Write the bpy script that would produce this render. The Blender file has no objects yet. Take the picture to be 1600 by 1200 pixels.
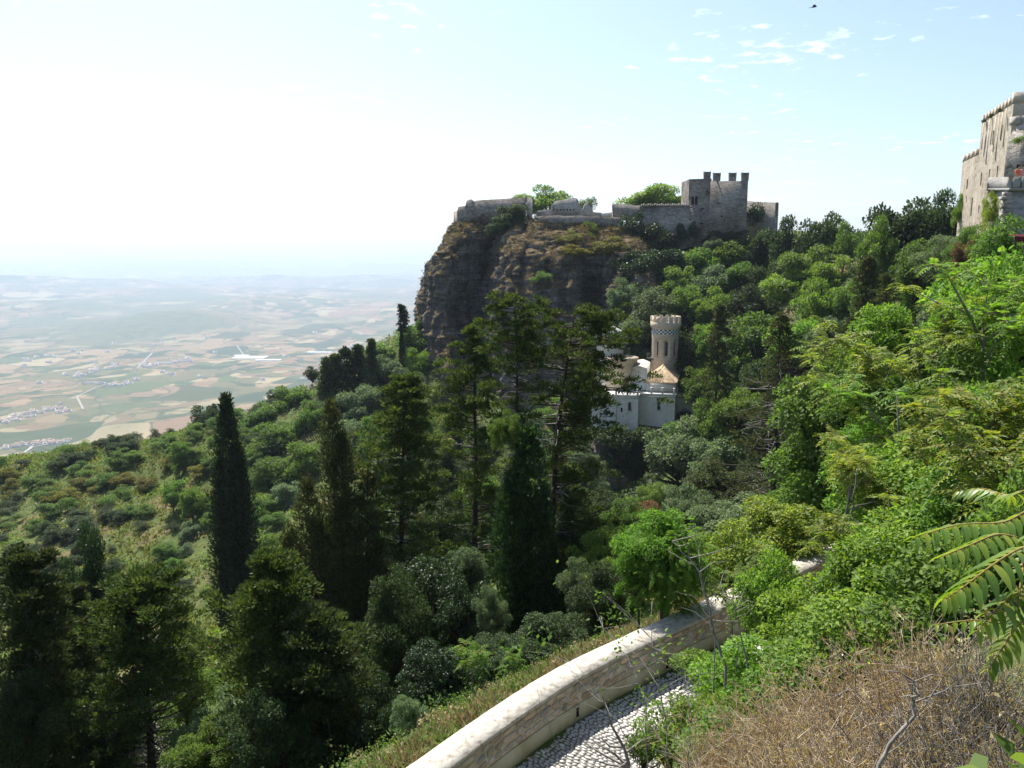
import bpy, bmesh, math, random
import numpy as np
from mathutils import Vector, Matrix, Euler

# ------------------------------------------------------------------ camera, sky, sun, exposure
scene = bpy.context.scene
COL = scene.collection
PITCH = math.radians(9.05)
FOC = 1256.0                      # focal length in pixels of the 1600 px wide photograph
cam_data = bpy.data.cameras.new('camera')
cam_data.sensor_width = 36.0
cam_data.lens = 36.0 * FOC / 1600.0
cam_data.clip_start = 0.1
cam_data.clip_end = 200000.0
cam = bpy.data.objects.new('camera', cam_data)
cam.rotation_euler = (math.pi / 2 - PITCH, 0, 0)
COL.objects.link(cam)
scene.camera = cam

SUN_AZ = math.radians(-27.0)      # left of the view direction (+Y)
SUN_EL = math.radians(57.0)
world = bpy.data.worlds.new('World')
scene.world = world
world.use_nodes = True
wt = world.node_tree
for n in list(wt.nodes):
    wt.nodes.remove(n)
w_out = wt.nodes.new('ShaderNodeOutputWorld')
w_bg = wt.nodes.new('ShaderNodeBackground')
w_bg.inputs['Strength'].default_value = 0.102
sky = wt.nodes.new('ShaderNodeTexSky')
sky.sky_type = 'NISHITA'
sky.sun_disc = False
sky.sun_elevation = SUN_EL
sky.sun_rotation = SUN_AZ
sky.altitude = 700
sky.air_density = 1.0
sky.dust_density = 2.6
sky.ozone_density = 1.6
# small fair weather puffs: noise on a flat cloud layer far above
w_geo = wt.nodes.new('ShaderNodeTexCoord')
w_sep = wt.nodes.new('ShaderNodeSeparateXYZ')
wt.links.new(w_geo.outputs['Generated'], w_sep.inputs[0])
def wmath(op, a, b=None):
    n = wt.nodes.new('ShaderNodeMath'); n.operation = op
    for i, v in enumerate((a, b)):
        if v is None: continue
        if isinstance(v, (int, float)): n.inputs[i].default_value = v
        else: wt.links.new(v, n.inputs[i])
    return n.outputs[0]
w_z = wmath('ADD', wmath('MAXIMUM', w_sep.outputs['Z'], 0.0), 0.04)
w_cmb = wt.nodes.new('ShaderNodeCombineXYZ')
wt.links.new(wmath('ADD', wmath('DIVIDE', w_sep.outputs['X'], w_z), 0.79), w_cmb.inputs[0])
wt.links.new(wmath('ADD', wmath('DIVIDE', w_sep.outputs['Y'], w_z), 0.61), w_cmb.inputs[1])
w_n1 = wt.nodes.new('ShaderNodeTexNoise'); w_n1.inputs['Scale'].default_value = 8.5; w_n1.inputs['Detail'].default_value = 5
w_n2 = wt.nodes.new('ShaderNodeTexNoise'); w_n2.inputs['Scale'].default_value = 0.75; w_n2.inputs['Detail'].default_value = 1
wt.links.new(w_cmb.outputs[0], w_n1.inputs['Vector'])
wt.links.new(w_cmb.outputs[0], w_n2.inputs['Vector'])
w_c = wmath('ADD', w_n1.outputs[0], wmath('MULTIPLY', w_n2.outputs[0], 0.9))
w_mr = wt.nodes.new('ShaderNodeMapRange')
w_mr.inputs['From Min'].default_value = 1.12; w_mr.inputs['From Max'].default_value = 1.42
w_mr.inputs['To Min'].default_value = 0.0; w_mr.inputs['To Max'].default_value = 0.75
w_mr.clamp = True
wt.links.new(w_c, w_mr.inputs['Value'])
w_mix = wt.nodes.new('ShaderNodeMixRGB')
w_mix.inputs['Color2'].default_value = (10.5, 10.5, 10.5, 1)
wt.links.new(w_mr.outputs[0], w_mix.inputs['Fac'])
wt.links.new(sky.outputs[0], w_mix.inputs['Color1'])
wt.links.new(w_mix.outputs[0], w_bg.inputs['Color'])
wt.links.new(w_bg.outputs[0], w_out.inputs['Surface'])

sun_data = bpy.data.lights.new('sun', 'SUN')
sun_data.energy = 5.0
sun_data.angle = math.radians(0.53)
sun_data.color = (1.0, 0.95, 0.87)
sun = bpy.data.objects.new('sun', sun_data)
SUN_DIR = Vector((math.sin(SUN_AZ) * math.cos(SUN_EL), math.cos(SUN_AZ) * math.cos(SUN_EL), math.sin(SUN_EL)))
sun.rotation_euler = (-SUN_DIR).to_track_quat('-Z', 'Y').to_euler()
sun.location = SUN_DIR * 60
COL.objects.link(sun)

scene.view_settings.view_transform = 'Standard'
scene.view_settings.look = 'None'
scene.view_settings.gamma = 1
scene.view_settings.use_curve_mapping = False
scene.view_settings.exposure = 1.0
scene.render.engine = 'CYCLES'
scene.cycles.max_bounces = 8
scene.cycles.volume_bounces = 0
scene.cycles.use_denoising = True

# ------------------------------------------------------------------ helpers
CT, ST = math.cos(PITCH), math.sin(PITCH)
def at(px, py, Y):
    """world point on the sight line of a photo pixel at ground distance Y"""
    dx = (px - 800) / FOC; dv = (py - 600) / FOC
    y = CT - dv * ST; z = -ST - dv * CT
    k = Y / y
    return Vector((dx * k, Y, z * k))
def xat(px, Y, z):
    return (px - 800) / FOC * (Y * CT - z * ST)

def vnoise(P, seed=0):
    """smooth 3D value noise, vectorised; P (n,3) -> (n,) in 0..1"""
    P = np.asarray(P, float)
    i = np.floor(P).astype(np.int64); f = P - i
    f = f * f * (3 - 2 * f)
    def h(a, b, c):
        n = (a * 374761393 + b * 668265263 + c * 1274126177 + seed * 974711) & 0xFFFFFFFF
        n = ((n ^ (n >> 13)) * 1274126177) & 0xFFFFFFFF
        n = (n ^ (n >> 16)) & 0xFFFF
        return n / 65535.0
    x, y, z = i[:, 0], i[:, 1], i[:, 2]
    fx, fy, fz = f[:, 0], f[:, 1], f[:, 2]
    r = 0
    for dx in (0, 1):
        for dy in (0, 1):
            for dz in (0, 1):
                w = (fx if dx else 1 - fx) * (fy if dy else 1 - fy) * (fz if dz else 1 - fz)
                r = r + w * h(x + dx, y + dy, z + dz)
    return r
def fbm(P, seed=0, octs=4, gain=0.5):
    P = np.asarray(P, float); r = 0; a = 1; t = 0
    for o in range(octs):
        r = r + a * vnoise(P * (2.03 ** o) + 17.3 * o, seed + o); t += a; a *= gain
    return r / t

def unit(v):
    return v / np.maximum(np.linalg.norm(v, axis=-1, keepdims=True), 1e-9)

class Geo:
    """collects vertices and faces and links them as ONE mesh object"""
    def __init__(self):
        self.v = []; self.q = []; self.t = []; self.n = 0; self.qm = []; self.tm = []
    def add(self, V, quads=None, tris=None, m=0):
        V = np.asarray(V, float).reshape(-1, 3)
        if quads is not None and len(quads):
            q = np.asarray(quads, np.int64) + self.n; self.q.append(q); self.qm.append(np.full(len(q), m))
        if tris is not None and len(tris):
            t = np.asarray(tris, np.int64) + self.n; self.t.append(t); self.tm.append(np.full(len(t), m))
        self.v.append(V); self.n += len(V)
        return self
    def box(self, lo, hi, m=0, M=None):
        x0, y0, z0 = lo; x1, y1, z1 = hi
        V = np.array([[x0,y0,z0],[x1,y0,z0],[x1,y1,z0],[x0,y1,z0],[x0,y0,z1],[x1,y0,z1],[x1,y1,z1],[x0,y1,z1]], float)
        if M is not None:
            V = np.array([list(M @ Vector(p)) for p in V])
        return self.add(V, [[0,3,2,1],[4,5,6,7],[0,1,5,4],[1,2,6,5],[2,3,7,6],[3,0,4,7]], m=m)
    def tube(self, pts, rad, sides=6, m=0, cap=True):
        pts = np.asarray(pts, float); k = len(pts)
        rad = np.broadcast_to(np.asarray(rad, float), (k,))
        T = unit(np.gradient(pts, axis=0))
        ref = np.array([0.31, 0.17, 0.93]) if abs(T[0][2]) < 0.8 else np.array([0.93, 0.1, 0.2])
        A = unit(np.cross(T, ref)); B = np.cross(T, A)
        a = np.linspace(0, 2 * math.pi, sides, endpoint=False)
        V = pts[:, None] + rad[:, None, None] * (np.cos(a)[None, :, None] * A[:, None] + np.sin(a)[None, :, None] * B[:, None])
        j = np.arange(sides); jn = (j + 1) % sides
        Q = []
        for i in range(k - 1):
            Q.append(np.stack([i * sides + j, i * sides + jn, (i + 1) * sides + jn, (i + 1) * sides + j], 1))
        V = V.reshape(-1, 3); tris = None
        if cap:
            V = np.vstack([V, pts[-1:]]); c = len(V) - 1
            tris = np.stack([(k - 1) * sides + j, (k - 1) * sides + jn, np.full(sides, c)], 1)
        return self.add(V, np.vstack(Q), tris, m=m)
    def lathe(self, prof, seg=32, c=(0, 0), m=0, a0=0.0, a1=2 * math.pi):
        """revolve (radius, z) pairs round a vertical axis"""
        prof = np.asarray(prof, float); full = abs(a1 - a0 - 2 * math.pi) < 1e-6
        a = np.linspace(a0, a1, seg + (0 if full else 1), endpoint=not full); ns = len(a)
        V = np.stack([c[0] + prof[:, 0:1] * np.cos(a), c[1] + prof[:, 0:1] * np.sin(a), np.repeat(prof[:, 1:2], ns, 1)], -1).reshape(-1, 3)
        j = np.arange(ns if full else ns - 1); jn = (j + 1) % ns
        Q = [np.stack([i * ns + j, i * ns + jn, (i + 1) * ns + jn, (i + 1) * ns + j], 1) for i in range(len(prof) - 1)]
        return self.add(V, np.vstack(Q), m=m)
    def leaves(self, P, D, N, L, W, fold=0.12, m=0, two=False):
        """one leaf per row: base P, direction D, face normal N, length L, width W"""
        n = len(P); T = unit(D); S = unit(np.cross(T, N)); U = np.cross(S, T)
        L = np.broadcast_to(L, (n,))[:, None]; W = np.broadcast_to(W, (n,))[:, None]
        if not two:
            mid = P + T * L * 0.45 + U * W * fold * 2
            V = np.stack([P, mid + S * W * .5, P + T * L, mid - S * W * .5], 1).reshape(-1, 3)
            b = np.arange(n)[:, None] * 4
            return self.add(V, b + np.array([[0, 1, 2, 3]]), m=m)
        lo = P + T * L * .25 + U * W * fold; hi = P + T * L * .68 + U * W * fold - U * L * .06
        tip = P + T * L - U * L * .16
        V = np.stack([P, lo + S * W * .48, hi + S * W * .36, tip, hi - S * W * .36, lo - S * W * .48], 1).reshape(-1, 3)
        b = np.arange(n)[:, None] * 6
        return self.add(V, np.vstack([b + np.array([[0, 1, 2, 3]]), b + np.array([[0, 3, 4, 5]])]), m=m)
    def mesh(self, name, mats=(), smooth=False):
        me = bpy.data.meshes.new(name)
        V = np.vstack(self.v).astype(np.float32)
        Q = np.vstack(self.q) if self.q else np.zeros((0, 4), np.int64)
        T = np.vstack(self.t) if self.t else np.zeros((0, 3), np.int64)
        loops = np.concatenate([Q.ravel(), T.ravel()]).astype(np.int32)
        tot = np.concatenate([np.full(len(Q), 4), np.full(len(T), 3)]).astype(np.int32)
        start = np.concatenate([[0], np.cumsum(tot)[:-1]]).astype(np.int32)
        me.vertices.add(len(V)); me.vertices.foreach_set('co', V.ravel())
        me.loops.add(len(loops)); me.loops.foreach_set('vertex_index', loops)
        me.polygons.add(len(tot)); me.polygons.foreach_set('loop_start', start); me.polygons.foreach_set('loop_total', tot)
        mi = np.concatenate(self.qm + self.tm).astype(np.int32)
        for x in mats: me.materials.append(x)
        me.polygons.foreach_set('material_index', mi)
        if smooth: me.polygons.foreach_set('use_smooth', np.ones(len(tot), bool))
        me.update(calc_edges=True)
        return me
    def build(self, name, mats, parent=None, loc=None, smooth=False):
        if not isinstance(mats, (list, tuple)): mats = [mats]
        return link(name, self.mesh(name, mats, smooth), parent, loc)

def link(name, me, parent=None, loc=None, rot=None, scale=None, mat=None):
    o = bpy.data.objects.new(name, me); COL.objects.link(o)
    if parent is not None: o.parent = parent
    if loc is not None: o.location = loc
    if rot is not None: o.rotation_euler = rot
    if scale is not None: o.scale = scale
    if mat is not None:
        o.material_slots[0].link = 'OBJECT'; o.material_slots[0].material = mat
    return o
def tag(o, label=None, cat=None, group=None, kind=None):
    if label: o['label'] = label
    if cat: o['category'] = cat
    if group: o['group'] = group
    if kind: o['kind'] = kind
    return o
def empty(name, loc, rz=0.0, label=None, cat=None, group=None):
    o = bpy.data.objects.new(name, None); COL.objects.link(o)
    o.location = loc; o.rotation_euler = (0, 0, rz); o.empty_display_size = 0.3
    return tag(o, label, cat, group)

# ------------------------------------------------------------------ materials
def new_mat(name):
    m = bpy.data.materials.new(name); m.use_nodes = True
    nt = m.node_tree
    for n in list(nt.nodes): nt.nodes.remove(n)
    out = nt.nodes.new('ShaderNodeOutputMaterial')
    return m, nt, out
def nd(nt, t, **kw):
    n = nt.nodes.new(t)
    for k, v in kw.items():
        if hasattr(n, k) and k not in n.inputs: setattr(n, k, v)
        else: n.inputs[k].default_value = v
    return n
def ramp(nt, fac, stops, interp='LINEAR'):
    r = nt.nodes.new('ShaderNodeValToRGB'); r.color_ramp.interpolation = interp
    e = r.color_ramp.elements
    while len(e) < len(stops): e.new(0.5)
    for el, (p, c) in zip(e, stops):
        el.position = p; el.color = (*c, 1)
    nt.links.new(fac, r.inputs['Fac'])
    return r.outputs['Color']
def mixc(nt, fac, a, b, mode='MIX'):
    n = nt.nodes.new('ShaderNodeMixRGB'); n.blend_type = mode
    for s, v in zip(('Fac', 'Color1', 'Color2'), (fac, a, b)):
        if isinstance(v, (int, float)): n.inputs[s].default_value = v
        elif isinstance(v, tuple): n.inputs[s].default_value = (*v, 1)
        else: nt.links.new(v, n.inputs[s])
    return n.outputs[0]
def mth(nt, op, a, b=0.0):
    n = nt.nodes.new('ShaderNodeMath'); n.operation = op
    for i, v in enumerate((a, b)):
        if isinstance(v, (int, float)): n.inputs[i].default_value = v
        else: nt.links.new(v, n.inputs[i])
    return n.outputs[0]
def coords(nt, kind='Object', scale=(1, 1, 1)):
    if kind == 'World':
        src = nt.nodes.new('ShaderNodeNewGeometry').outputs['Position']
    else:
        src = nt.nodes.new('ShaderNodeTexCoord').outputs[kind]
    mp = nt.nodes.new('ShaderNodeMapping'); mp.inputs['Scale'].default_value = scale
    nt.links.new(src, mp.inputs['Vector'])
    return mp.outputs[0]
def noise(nt, vec, scale, detail=4, rough=0.55):
    n = nd(nt, 'ShaderNodeTexNoise', Scale=scale, Detail=detail, Roughness=rough)
    nt.links.new(vec, n.inputs['Vector'])
    return n.outputs[0]
def bsdf(nt, out, col, rough=0.9, spec=0.2, bump=None, bstr=0.3, bdist=0.05):
    p = nd(nt, 'ShaderNodeBsdfPrincipled')
    p.inputs['Roughness'].default_value = rough
    p.inputs['Specular IOR Level'].default_value = spec
    if isinstance(col, tuple): p.inputs['Base Color'].default_value = (*col, 1)
    else: nt.links.new(col, p.inputs['Base Color'])
    if bump is not None:
        b = nd(nt, 'ShaderNodeBump', Strength=bstr, Distance=bdist)
        nt.links.new(bump, b.inputs['Height']); nt.links.new(b.outputs[0], p.inputs['Normal'])
    nt.links.new(p.outputs[0], out.inputs['Surface'])
    return p

def leaf_mat(name, c1, c2, c3, trans=0.38, rough=0.5, spec=0.35, tcol=None):
    m, nt, out = new_mat(name)
    g = nt.nodes.new('ShaderNodeNewGeometry'); oi = nt.nodes.new('ShaderNodeObjectInfo')
    col = ramp(nt, g.outputs['Random Per Island'], [(0.0, c1), (0.55, c2), (1.0, c3)])
    hsv = nd(nt, 'ShaderNodeHueSaturation')
    nt.links.new(col, hsv.inputs['Color'])
    nt.links.new(mth(nt, 'ADD', mth(nt, 'MULTIPLY', oi.outputs['Random'], 0.026), 0.488), hsv.inputs['Hue'])
    nt.links.new(mth(nt, 'ADD', mth(nt, 'MULTIPLY', mth(nt, 'FRACT', mth(nt, 'MULTIPLY', oi.outputs['Random'], 7.77)), 0.42), 0.79), hsv.inputs['Value'])
    p = nd(nt, 'ShaderNodeBsdfPrincipled'); p.inputs['Roughness'].default_value = rough
    p.inputs['Specular IOR Level'].default_value = spec
    nt.links.new(hsv.outputs[0], p.inputs['Base Color'])
    t = nd(nt, 'ShaderNodeBsdfTranslucent')
    nt.links.new(mixc(nt, 1.0, hsv.outputs[0], tcol or (1.5, 1.5, 0.75), 'MULTIPLY'), t.inputs['Color'])
    mx = nt.nodes.new('ShaderNodeMixShader'); mx.inputs[0].default_value = trans
    nt.links.new(p.outputs[0], mx.inputs[1]); nt.links.new(t.outputs[0], mx.inputs[2])
    nt.links.new(mx.outputs[0], out.inputs['Surface'])
    return m
def noise_mat(name, stops, scale=4.0, detail=5, rough=0.9, spec=0.2, bstr=0.3, bdist=0.05, kind='Object', stretch=(1, 1, 1), per_obj=0.0):
    m, nt, out = new_mat(name)
    v = coords(nt, kind, stretch)
    f = noise(nt, v, scale, detail)
    c = ramp(nt, f, stops)
    if per_obj:
        oi = nt.nodes.new('ShaderNodeObjectInfo')
        h = nd(nt, 'ShaderNodeHueSaturation'); nt.links.new(c, h.inputs['Color'])
        nt.links.new(mth(nt, 'ADD', mth(nt, 'MULTIPLY', oi.outputs['Random'], per_obj), 1 - per_obj / 2), h.inputs['Value'])
        c = h.outputs[0]
    bsdf(nt, out, c, rough, spec, f, bstr, bdist)
    return m

MAT = {}
MAT['leaf_mid'] = leaf_mat('leaf_mid_green', (.056, .104, .022), (.088, .158, .030), (.14, .215, .045), .44, .6, .2)
MAT['leaf_bright'] = leaf_mat('leaf_bright_green', (.080, .155, .022), (.125, .225, .030), (.20, .29, .045), .46, .55, .25)
MAT['leaf_yellow'] = leaf_mat('leaf_yellow_green', (.10, .17, .024), (.16, .235, .034), (.27, .29, .05), .5, .5, .3)
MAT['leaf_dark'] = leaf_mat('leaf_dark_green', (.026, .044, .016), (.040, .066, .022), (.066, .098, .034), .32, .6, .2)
MAT['leaf_grey'] = leaf_mat('leaf_grey_green', (.075, .112, .052), (.115, .165, .072), (.175, .225, .11), .36, .6, .25, (1.3, 1.4, .9))
MAT['leaf_ivy'] = leaf_mat('leaf_ivy', (.016, .034, .012), (.026, .054, .017), (.044, .084, .026), .26, .45, .25)
MAT['leaf_conifer'] = leaf_mat('conifer_sprays', (.033, .056, .018), (.054, .084, .023), (.11, .136, .040), .33, .65, .15, (1.3, 1.35, .6))
MAT['leaf_cypress'] = leaf_mat('cypress_sprays', (.014, .027, .013), (.021, .038, .016), (.036, .058, .022), .2, .7, .1)
MAT['leaf_olive'] = leaf_mat('conifer_dull_sprays', (.036, .050, .021), (.056, .072, .026), (.098, .115, .042), .30, .65, .15, (1.3, 1.3, .65))
MAT['leaf_gorse'] = leaf_mat('gorse_flowers_and_leaves', (.06, .085, .024), (.12, .125, .026), (.26, .21, .035), .35, .65, .15)
MAT['leaf_feather'] = leaf_mat('feathery_green', (.080, .165, .022), (.11, .22, .028), (.16, .27, .04), .48, .6, .2)
MAT['leaf_brown'] = leaf_mat('dead_brown_leaves', (.10, .06, .034), (.15, .095, .052), (.22, .145, .08), .3, .7, .1)
MAT['leaf_dry'] = leaf_mat('dry_grass', (.17, .14, .075), (.27, .225, .125), (.39, .33, .19), .35, .75, .1, (1.25, 1.2, .8))
MAT['leaf_scrub'] = leaf_mat('brown_cliff_scrub', (.075, .055, .032), (.12, .092, .05), (.16, .135, .062), .3, .8, .05)
MAT['leaf_pod'] = leaf_mat('dry_pods', (.20, .125, .06), (.34, .23, .10), (.52, .39, .16), .35, .6, .25)
MAT['leaf_grass'] = leaf_mat('hill_grass', (.085, .105, .03), (.125, .145, .042), (.19, .185, .068), .4, .7, .1)
MAT['bark'] = noise_mat('dark_bark', [(.3, (.022, .017, .013)), (.7, (.07, .055, .042))], 14, stretch=(1, 1, .25), bstr=.6)
MAT['bark_pale'] = noise_mat('pale_bark', [(.3, (.11, .10, .085)), (.7, (.25, .235, .20))], 9, stretch=(1, 1, .3), bstr=.4)
MAT['twig'] = noise_mat('dry_twig', [(.3, (.26, .20, .135)), (.7, (.56, .46, .32))], 20)
MAT['twig_grey'] = noise_mat('grey_twig', [(.3, (.13, .12, .105)), (.7, (.30, .28, .25))], 16)
# ------------------------------------------------------------------ the near hillside
ROAD_Z = -10.25
WALL = np.array([(-16, -8), (-10, 0.5), (-5.2, 7.6), (-1.9, 12.4), (0, 14.9), (1.43, 16.6), (4.16, 18.9), (6.9, 21.2), (8.9, 22.9), (11.3, 24.9), (15, 27.6), (21, 31.5), (30, 36)], float)
def densify(P, step=0.05):
    t = np.concatenate([[0], np.cumsum(np.linalg.norm(np.diff(P, axis=0), axis=1))])
    n = int(t[-1] / step) + 1; s = np.linspace(0, t[-1], n)
    Q = np.stack([np.interp(s, t, P[:, k]) for k in range(P.shape[1])], 1)
    for _ in range(40):                      # soften the corners of the polyline
        k = 12
        R = np.vstack([np.repeat(Q[:1], k, 0), Q, np.repeat(Q[-1:], k, 0)])
        Q = (R[:-2 * k] + R[2 * k:] + Q * 2) / 4 if len(R) == len(Q) + 2 * k else Q
        if _ == 5: break
    t = np.concatenate([[0], np.cumsum(np.linalg.norm(np.diff(Q, axis=0), axis=1))])
    return Q, t
WQ, WS = densify(WALL)
def wall_at(s):
    """point, tangent and roadward normal of the wall line at arc length s"""
    s = np.asarray(s, float)
    p = np.stack([np.interp(s, WS, WQ[:, 0]), np.interp(s, WS, WQ[:, 1])], -1)
    a = np.stack([np.interp(s - .3, WS, WQ[:, 0]), np.interp(s - .3, WS, WQ[:, 1])], -1)
    b = np.stack([np.interp(s + .3, WS, WQ[:, 0]), np.interp(s + .3, WS, WQ[:, 1])], -1)
    t = unit(b - a)
    return p, t, np.stack([t[..., 1], -t[..., 0]], -1)
def wall_off(X, Y):
    """signed distance to the wall line, positive on the road side"""
    P = np.stack([np.ravel(X), np.ravel(Y)], 1); W = WQ[::6]
    out = np.empty(len(P))
    for c in range(0, len(P), 4000):
        d = np.linalg.norm(P[c:c + 4000, None] - W[None], axis=2); i = d.argmin(1)
        tt = W[np.clip(i + 1, 0, len(W) - 1)] - W[np.clip(i - 1, 0, len(W) - 1)]
        dv = P[c:c + 4000] - W[i]
        out[c:c + 4000] = np.sign(dv[:, 0] * tt[:, 1] - dv[:, 1] * tt[:, 0]) * d[np.arange(len(i)), i]
    return out.reshape(np.shape(X))

CP = [(-7, 25, -18.2), (-14.8, 30, -23), (1.3, 30, -17), (-11.5, 48, -28), (-6.5, 50, -26), (-29, 80, -40), (-46, 110, -51),
      (0, 60, -29), (5, 45, -22.5), (12, 37, -16.5), (20, 45, -16), (22, 65, -22), (20, 100, -34), (0, 100, -41), (-10, 130, -41),
      (10, 128, -41), (28, 132, -31), (45, 100, -16), (60, 112, -3), (52, 88, 1.5), (35, 56, 0.0), (42, 66, 1.8), (30, 40, -5.5),
      (51, 140, -5), (40, 160, -9), (36, 180, 0), (27, 189, 3), (52, 190, 4), (62, 170, 0), (80, 150, 4), (80, 110, 6), (70, 70, 5),
      (60, 40, 3), (-22, 32, -27), (-32, 50, -35), (-50, 80, -45), (-90, 120, -53), (36, 120, -24), (30, 82, -24), (45, 80, -8),
      (-16, 14, -19), (-30, 20, -29), (-60, 40, -46), (-120, 60, -66), (-150, 120, -70), (-20, -20, -13), (-60, -20, -40), (-160, -20, -80),
      (60, 0, 2), (120, 60, 10), (140, 140, 10), (110, 200, 4), (40, -30, 1), (120, -30, 6), (25, 5, 0.3), (33, 20, 0), (14, 6, -.3),
      (10, 240, 3), (60, 240, 0), (120, 260, -20), (0, 300, -60), (80, 330, -90), (160, 330, -90), (-60, 330, -150), (0, 420, -190), (160, 420, -190),
      (-260, 100, -120), (-260, 300, -200), (-260, 420, -290), (-120, 420, -240), (200, 100, 12), (200, -40, 10), (-260, -40, -120), (200, 260, -40)]
for px, py, Y in [(650, 505, 190), (600, 530, 188), (560, 560, 187), (520, 590, 186), (480, 608, 185), (440, 625, 185), (400, 638, 185), (360, 650, 186), (320, 660, 187), (260, 678, 190),
                  (200, 692, 192), (150, 700, 194), (100, 708, 196), (50, 716, 198), (0, 724, 200), (-120, 742, 206),
                  (0, 800, 165), (0, 880, 130), (150, 800, 150), (250, 760, 160), (300, 860, 130), (300, 960, 110), (420, 720, 150), (520, 690, 152),
                  (560, 640, 165), (610, 585, 175), (650, 690, 150), (450, 840, 120), (0, 960, 112), (150, 890, 125), (640, 560, 182)]:
    p = at(px, py, Y); CP.append(tuple(p))
    if Y >= 185:
        CP.append((p.x - 4, p.y + 30, p.z - 22)); CP.append((p.x - 10, p.y + 110, p.z - 100))
for s in np.arange(1.0, WS[-1], 2.2):
    p, t, n = wall_at(s)
    for o, z in [(-2.6, -10.75), (-1.0, -10.1), (0, ROAD_Z), (2.1, ROAD_Z), (4.2, ROAD_Z), (5.2, -9.3), (6.6, -6.9), (8.2, -4.1), (9.6, -2.0), (12.5, -1.6), (16, -0.9)]:
        if o > 12 and s > 30: continue
        q = p + n * o; CP.append((q[0], q[1], z))
CP = np.array(CP)
_keep = []
for i, c in enumerate(CP):
    if all(np.hypot(*(c[:2] - CP[j][:2])) > 0.7 for j in _keep): _keep.append(i)
CP = CP[_keep]
_d = np.linalg.norm(CP[:, None, :2] - CP[None, :, :2], axis=2)
_A = np.block([[_d, np.ones((len(CP), 1)), CP[:, :2]], [np.ones((1, len(CP))), np.zeros((1, 3))], [CP[:, :2].T, np.zeros((2, 3))]])
_w = np.linalg.solve(_A, np.concatenate([CP[:, 2], np.zeros(3)]))
def ground(X, Y, rough=True):
    X = np.asarray(X, float); Y = np.asarray(Y, float); sh = X.shape
    P = np.stack([X.ravel(), Y.ravel()], 1); r = np.empty(len(P))
    for c in range(0, len(P), 8000):
        q = P[c:c + 8000]
        d = np.linalg.norm(q[:, None] - CP[None, :, :2], axis=2)
        r[c:c + 8000] = d @ _w[:-3] + _w[-3] + q @ _w[-2:]
    if rough:
        dist = np.hypot(P[:, 0], P[:, 1])
        k = np.clip((dist - 25) / 60, 0, 1)
        h = fbm(np.c_[P * .07, np.zeros(len(P))], 3, 4) - .5
        g = fbm(np.c_[P * .45, np.zeros(len(P))], 9, 3) - .5
        r = r + k * (h * 3.2 + g * .9) + (1 - k) * g * .12
    return r.reshape(sh)
def g1(x, y):
    return float(ground(np.array([x]), np.array([y]))[0])
def spot(px, Y):
    """where the sight column of photo pixel px meets the ground at distance Y"""
    z = -20.0
    for _ in range(5):
        x = xat(px, Y, z); z = g1(x, Y)
    return x, z

def grid_geo(xs, ys, zf):
    X, Y = np.meshgrid(xs, ys); Z = zf(X, Y)
    n, m = X.shape
    j, i = np.meshgrid(np.arange(m - 1), np.arange(n - 1)); a = (i * m + j).ravel()
    g = Geo(); g.add(np.stack([X, Y, Z], -1).reshape(-1, 3), np.stack([a, a + 1, a + m + 1, a + m], 1))
    return g
def spaced(lo, hi, fine_lo, fine_hi, fine, coarse):
    out = [lo]
    while out[-1] < hi:
        x = out[-1]
        d = max(fine_lo - x, x - fine_hi, 0)
        out.append(x + min(coarse, fine + d * .045))
    return np.array(out)

m, nt, out = new_mat('hillside_soil_and_turf')
v = coords(nt, 'World')
f1 = noise(nt, v, .09, 5, .6); f2 = noise(nt, v, .9, 4, .6); f3 = noise(nt, v, 6.0, 3)
green = ramp(nt, f2, [(.3, (.040, .058, .018)), (.55, (.075, .098, .028)), (.75, (.12, .13, .045))])
dry = ramp(nt, f3, [(.3, (.12, .095, .045)), (.7, (.20, .165, .075))])
earth = ramp(nt, f3, [(.3, (.085, .055, .032)), (.7, (.15, .10, .06))])
mk = ramp(nt, f1, [(.52, (0, 0, 0)), (.64, (1, 1, 1))])
col = mixc(nt, mk, green, mixc(nt, ramp(nt, f2, [(.4, (0, 0, 0)), (.6, (1, 1, 1))]), earth, dry))
bsdf(nt, out, col, .95, .1, f2, .6, .4)
MAT['turf'] = m
hill = grid_geo(spaced(-260, 200, -12, 14, .42, 7), spaced(-40, 420, 3, 32, .42, 7), ground)
tag(hill.build('hillside', MAT['turf'], smooth=True), kind='structure')

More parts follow.
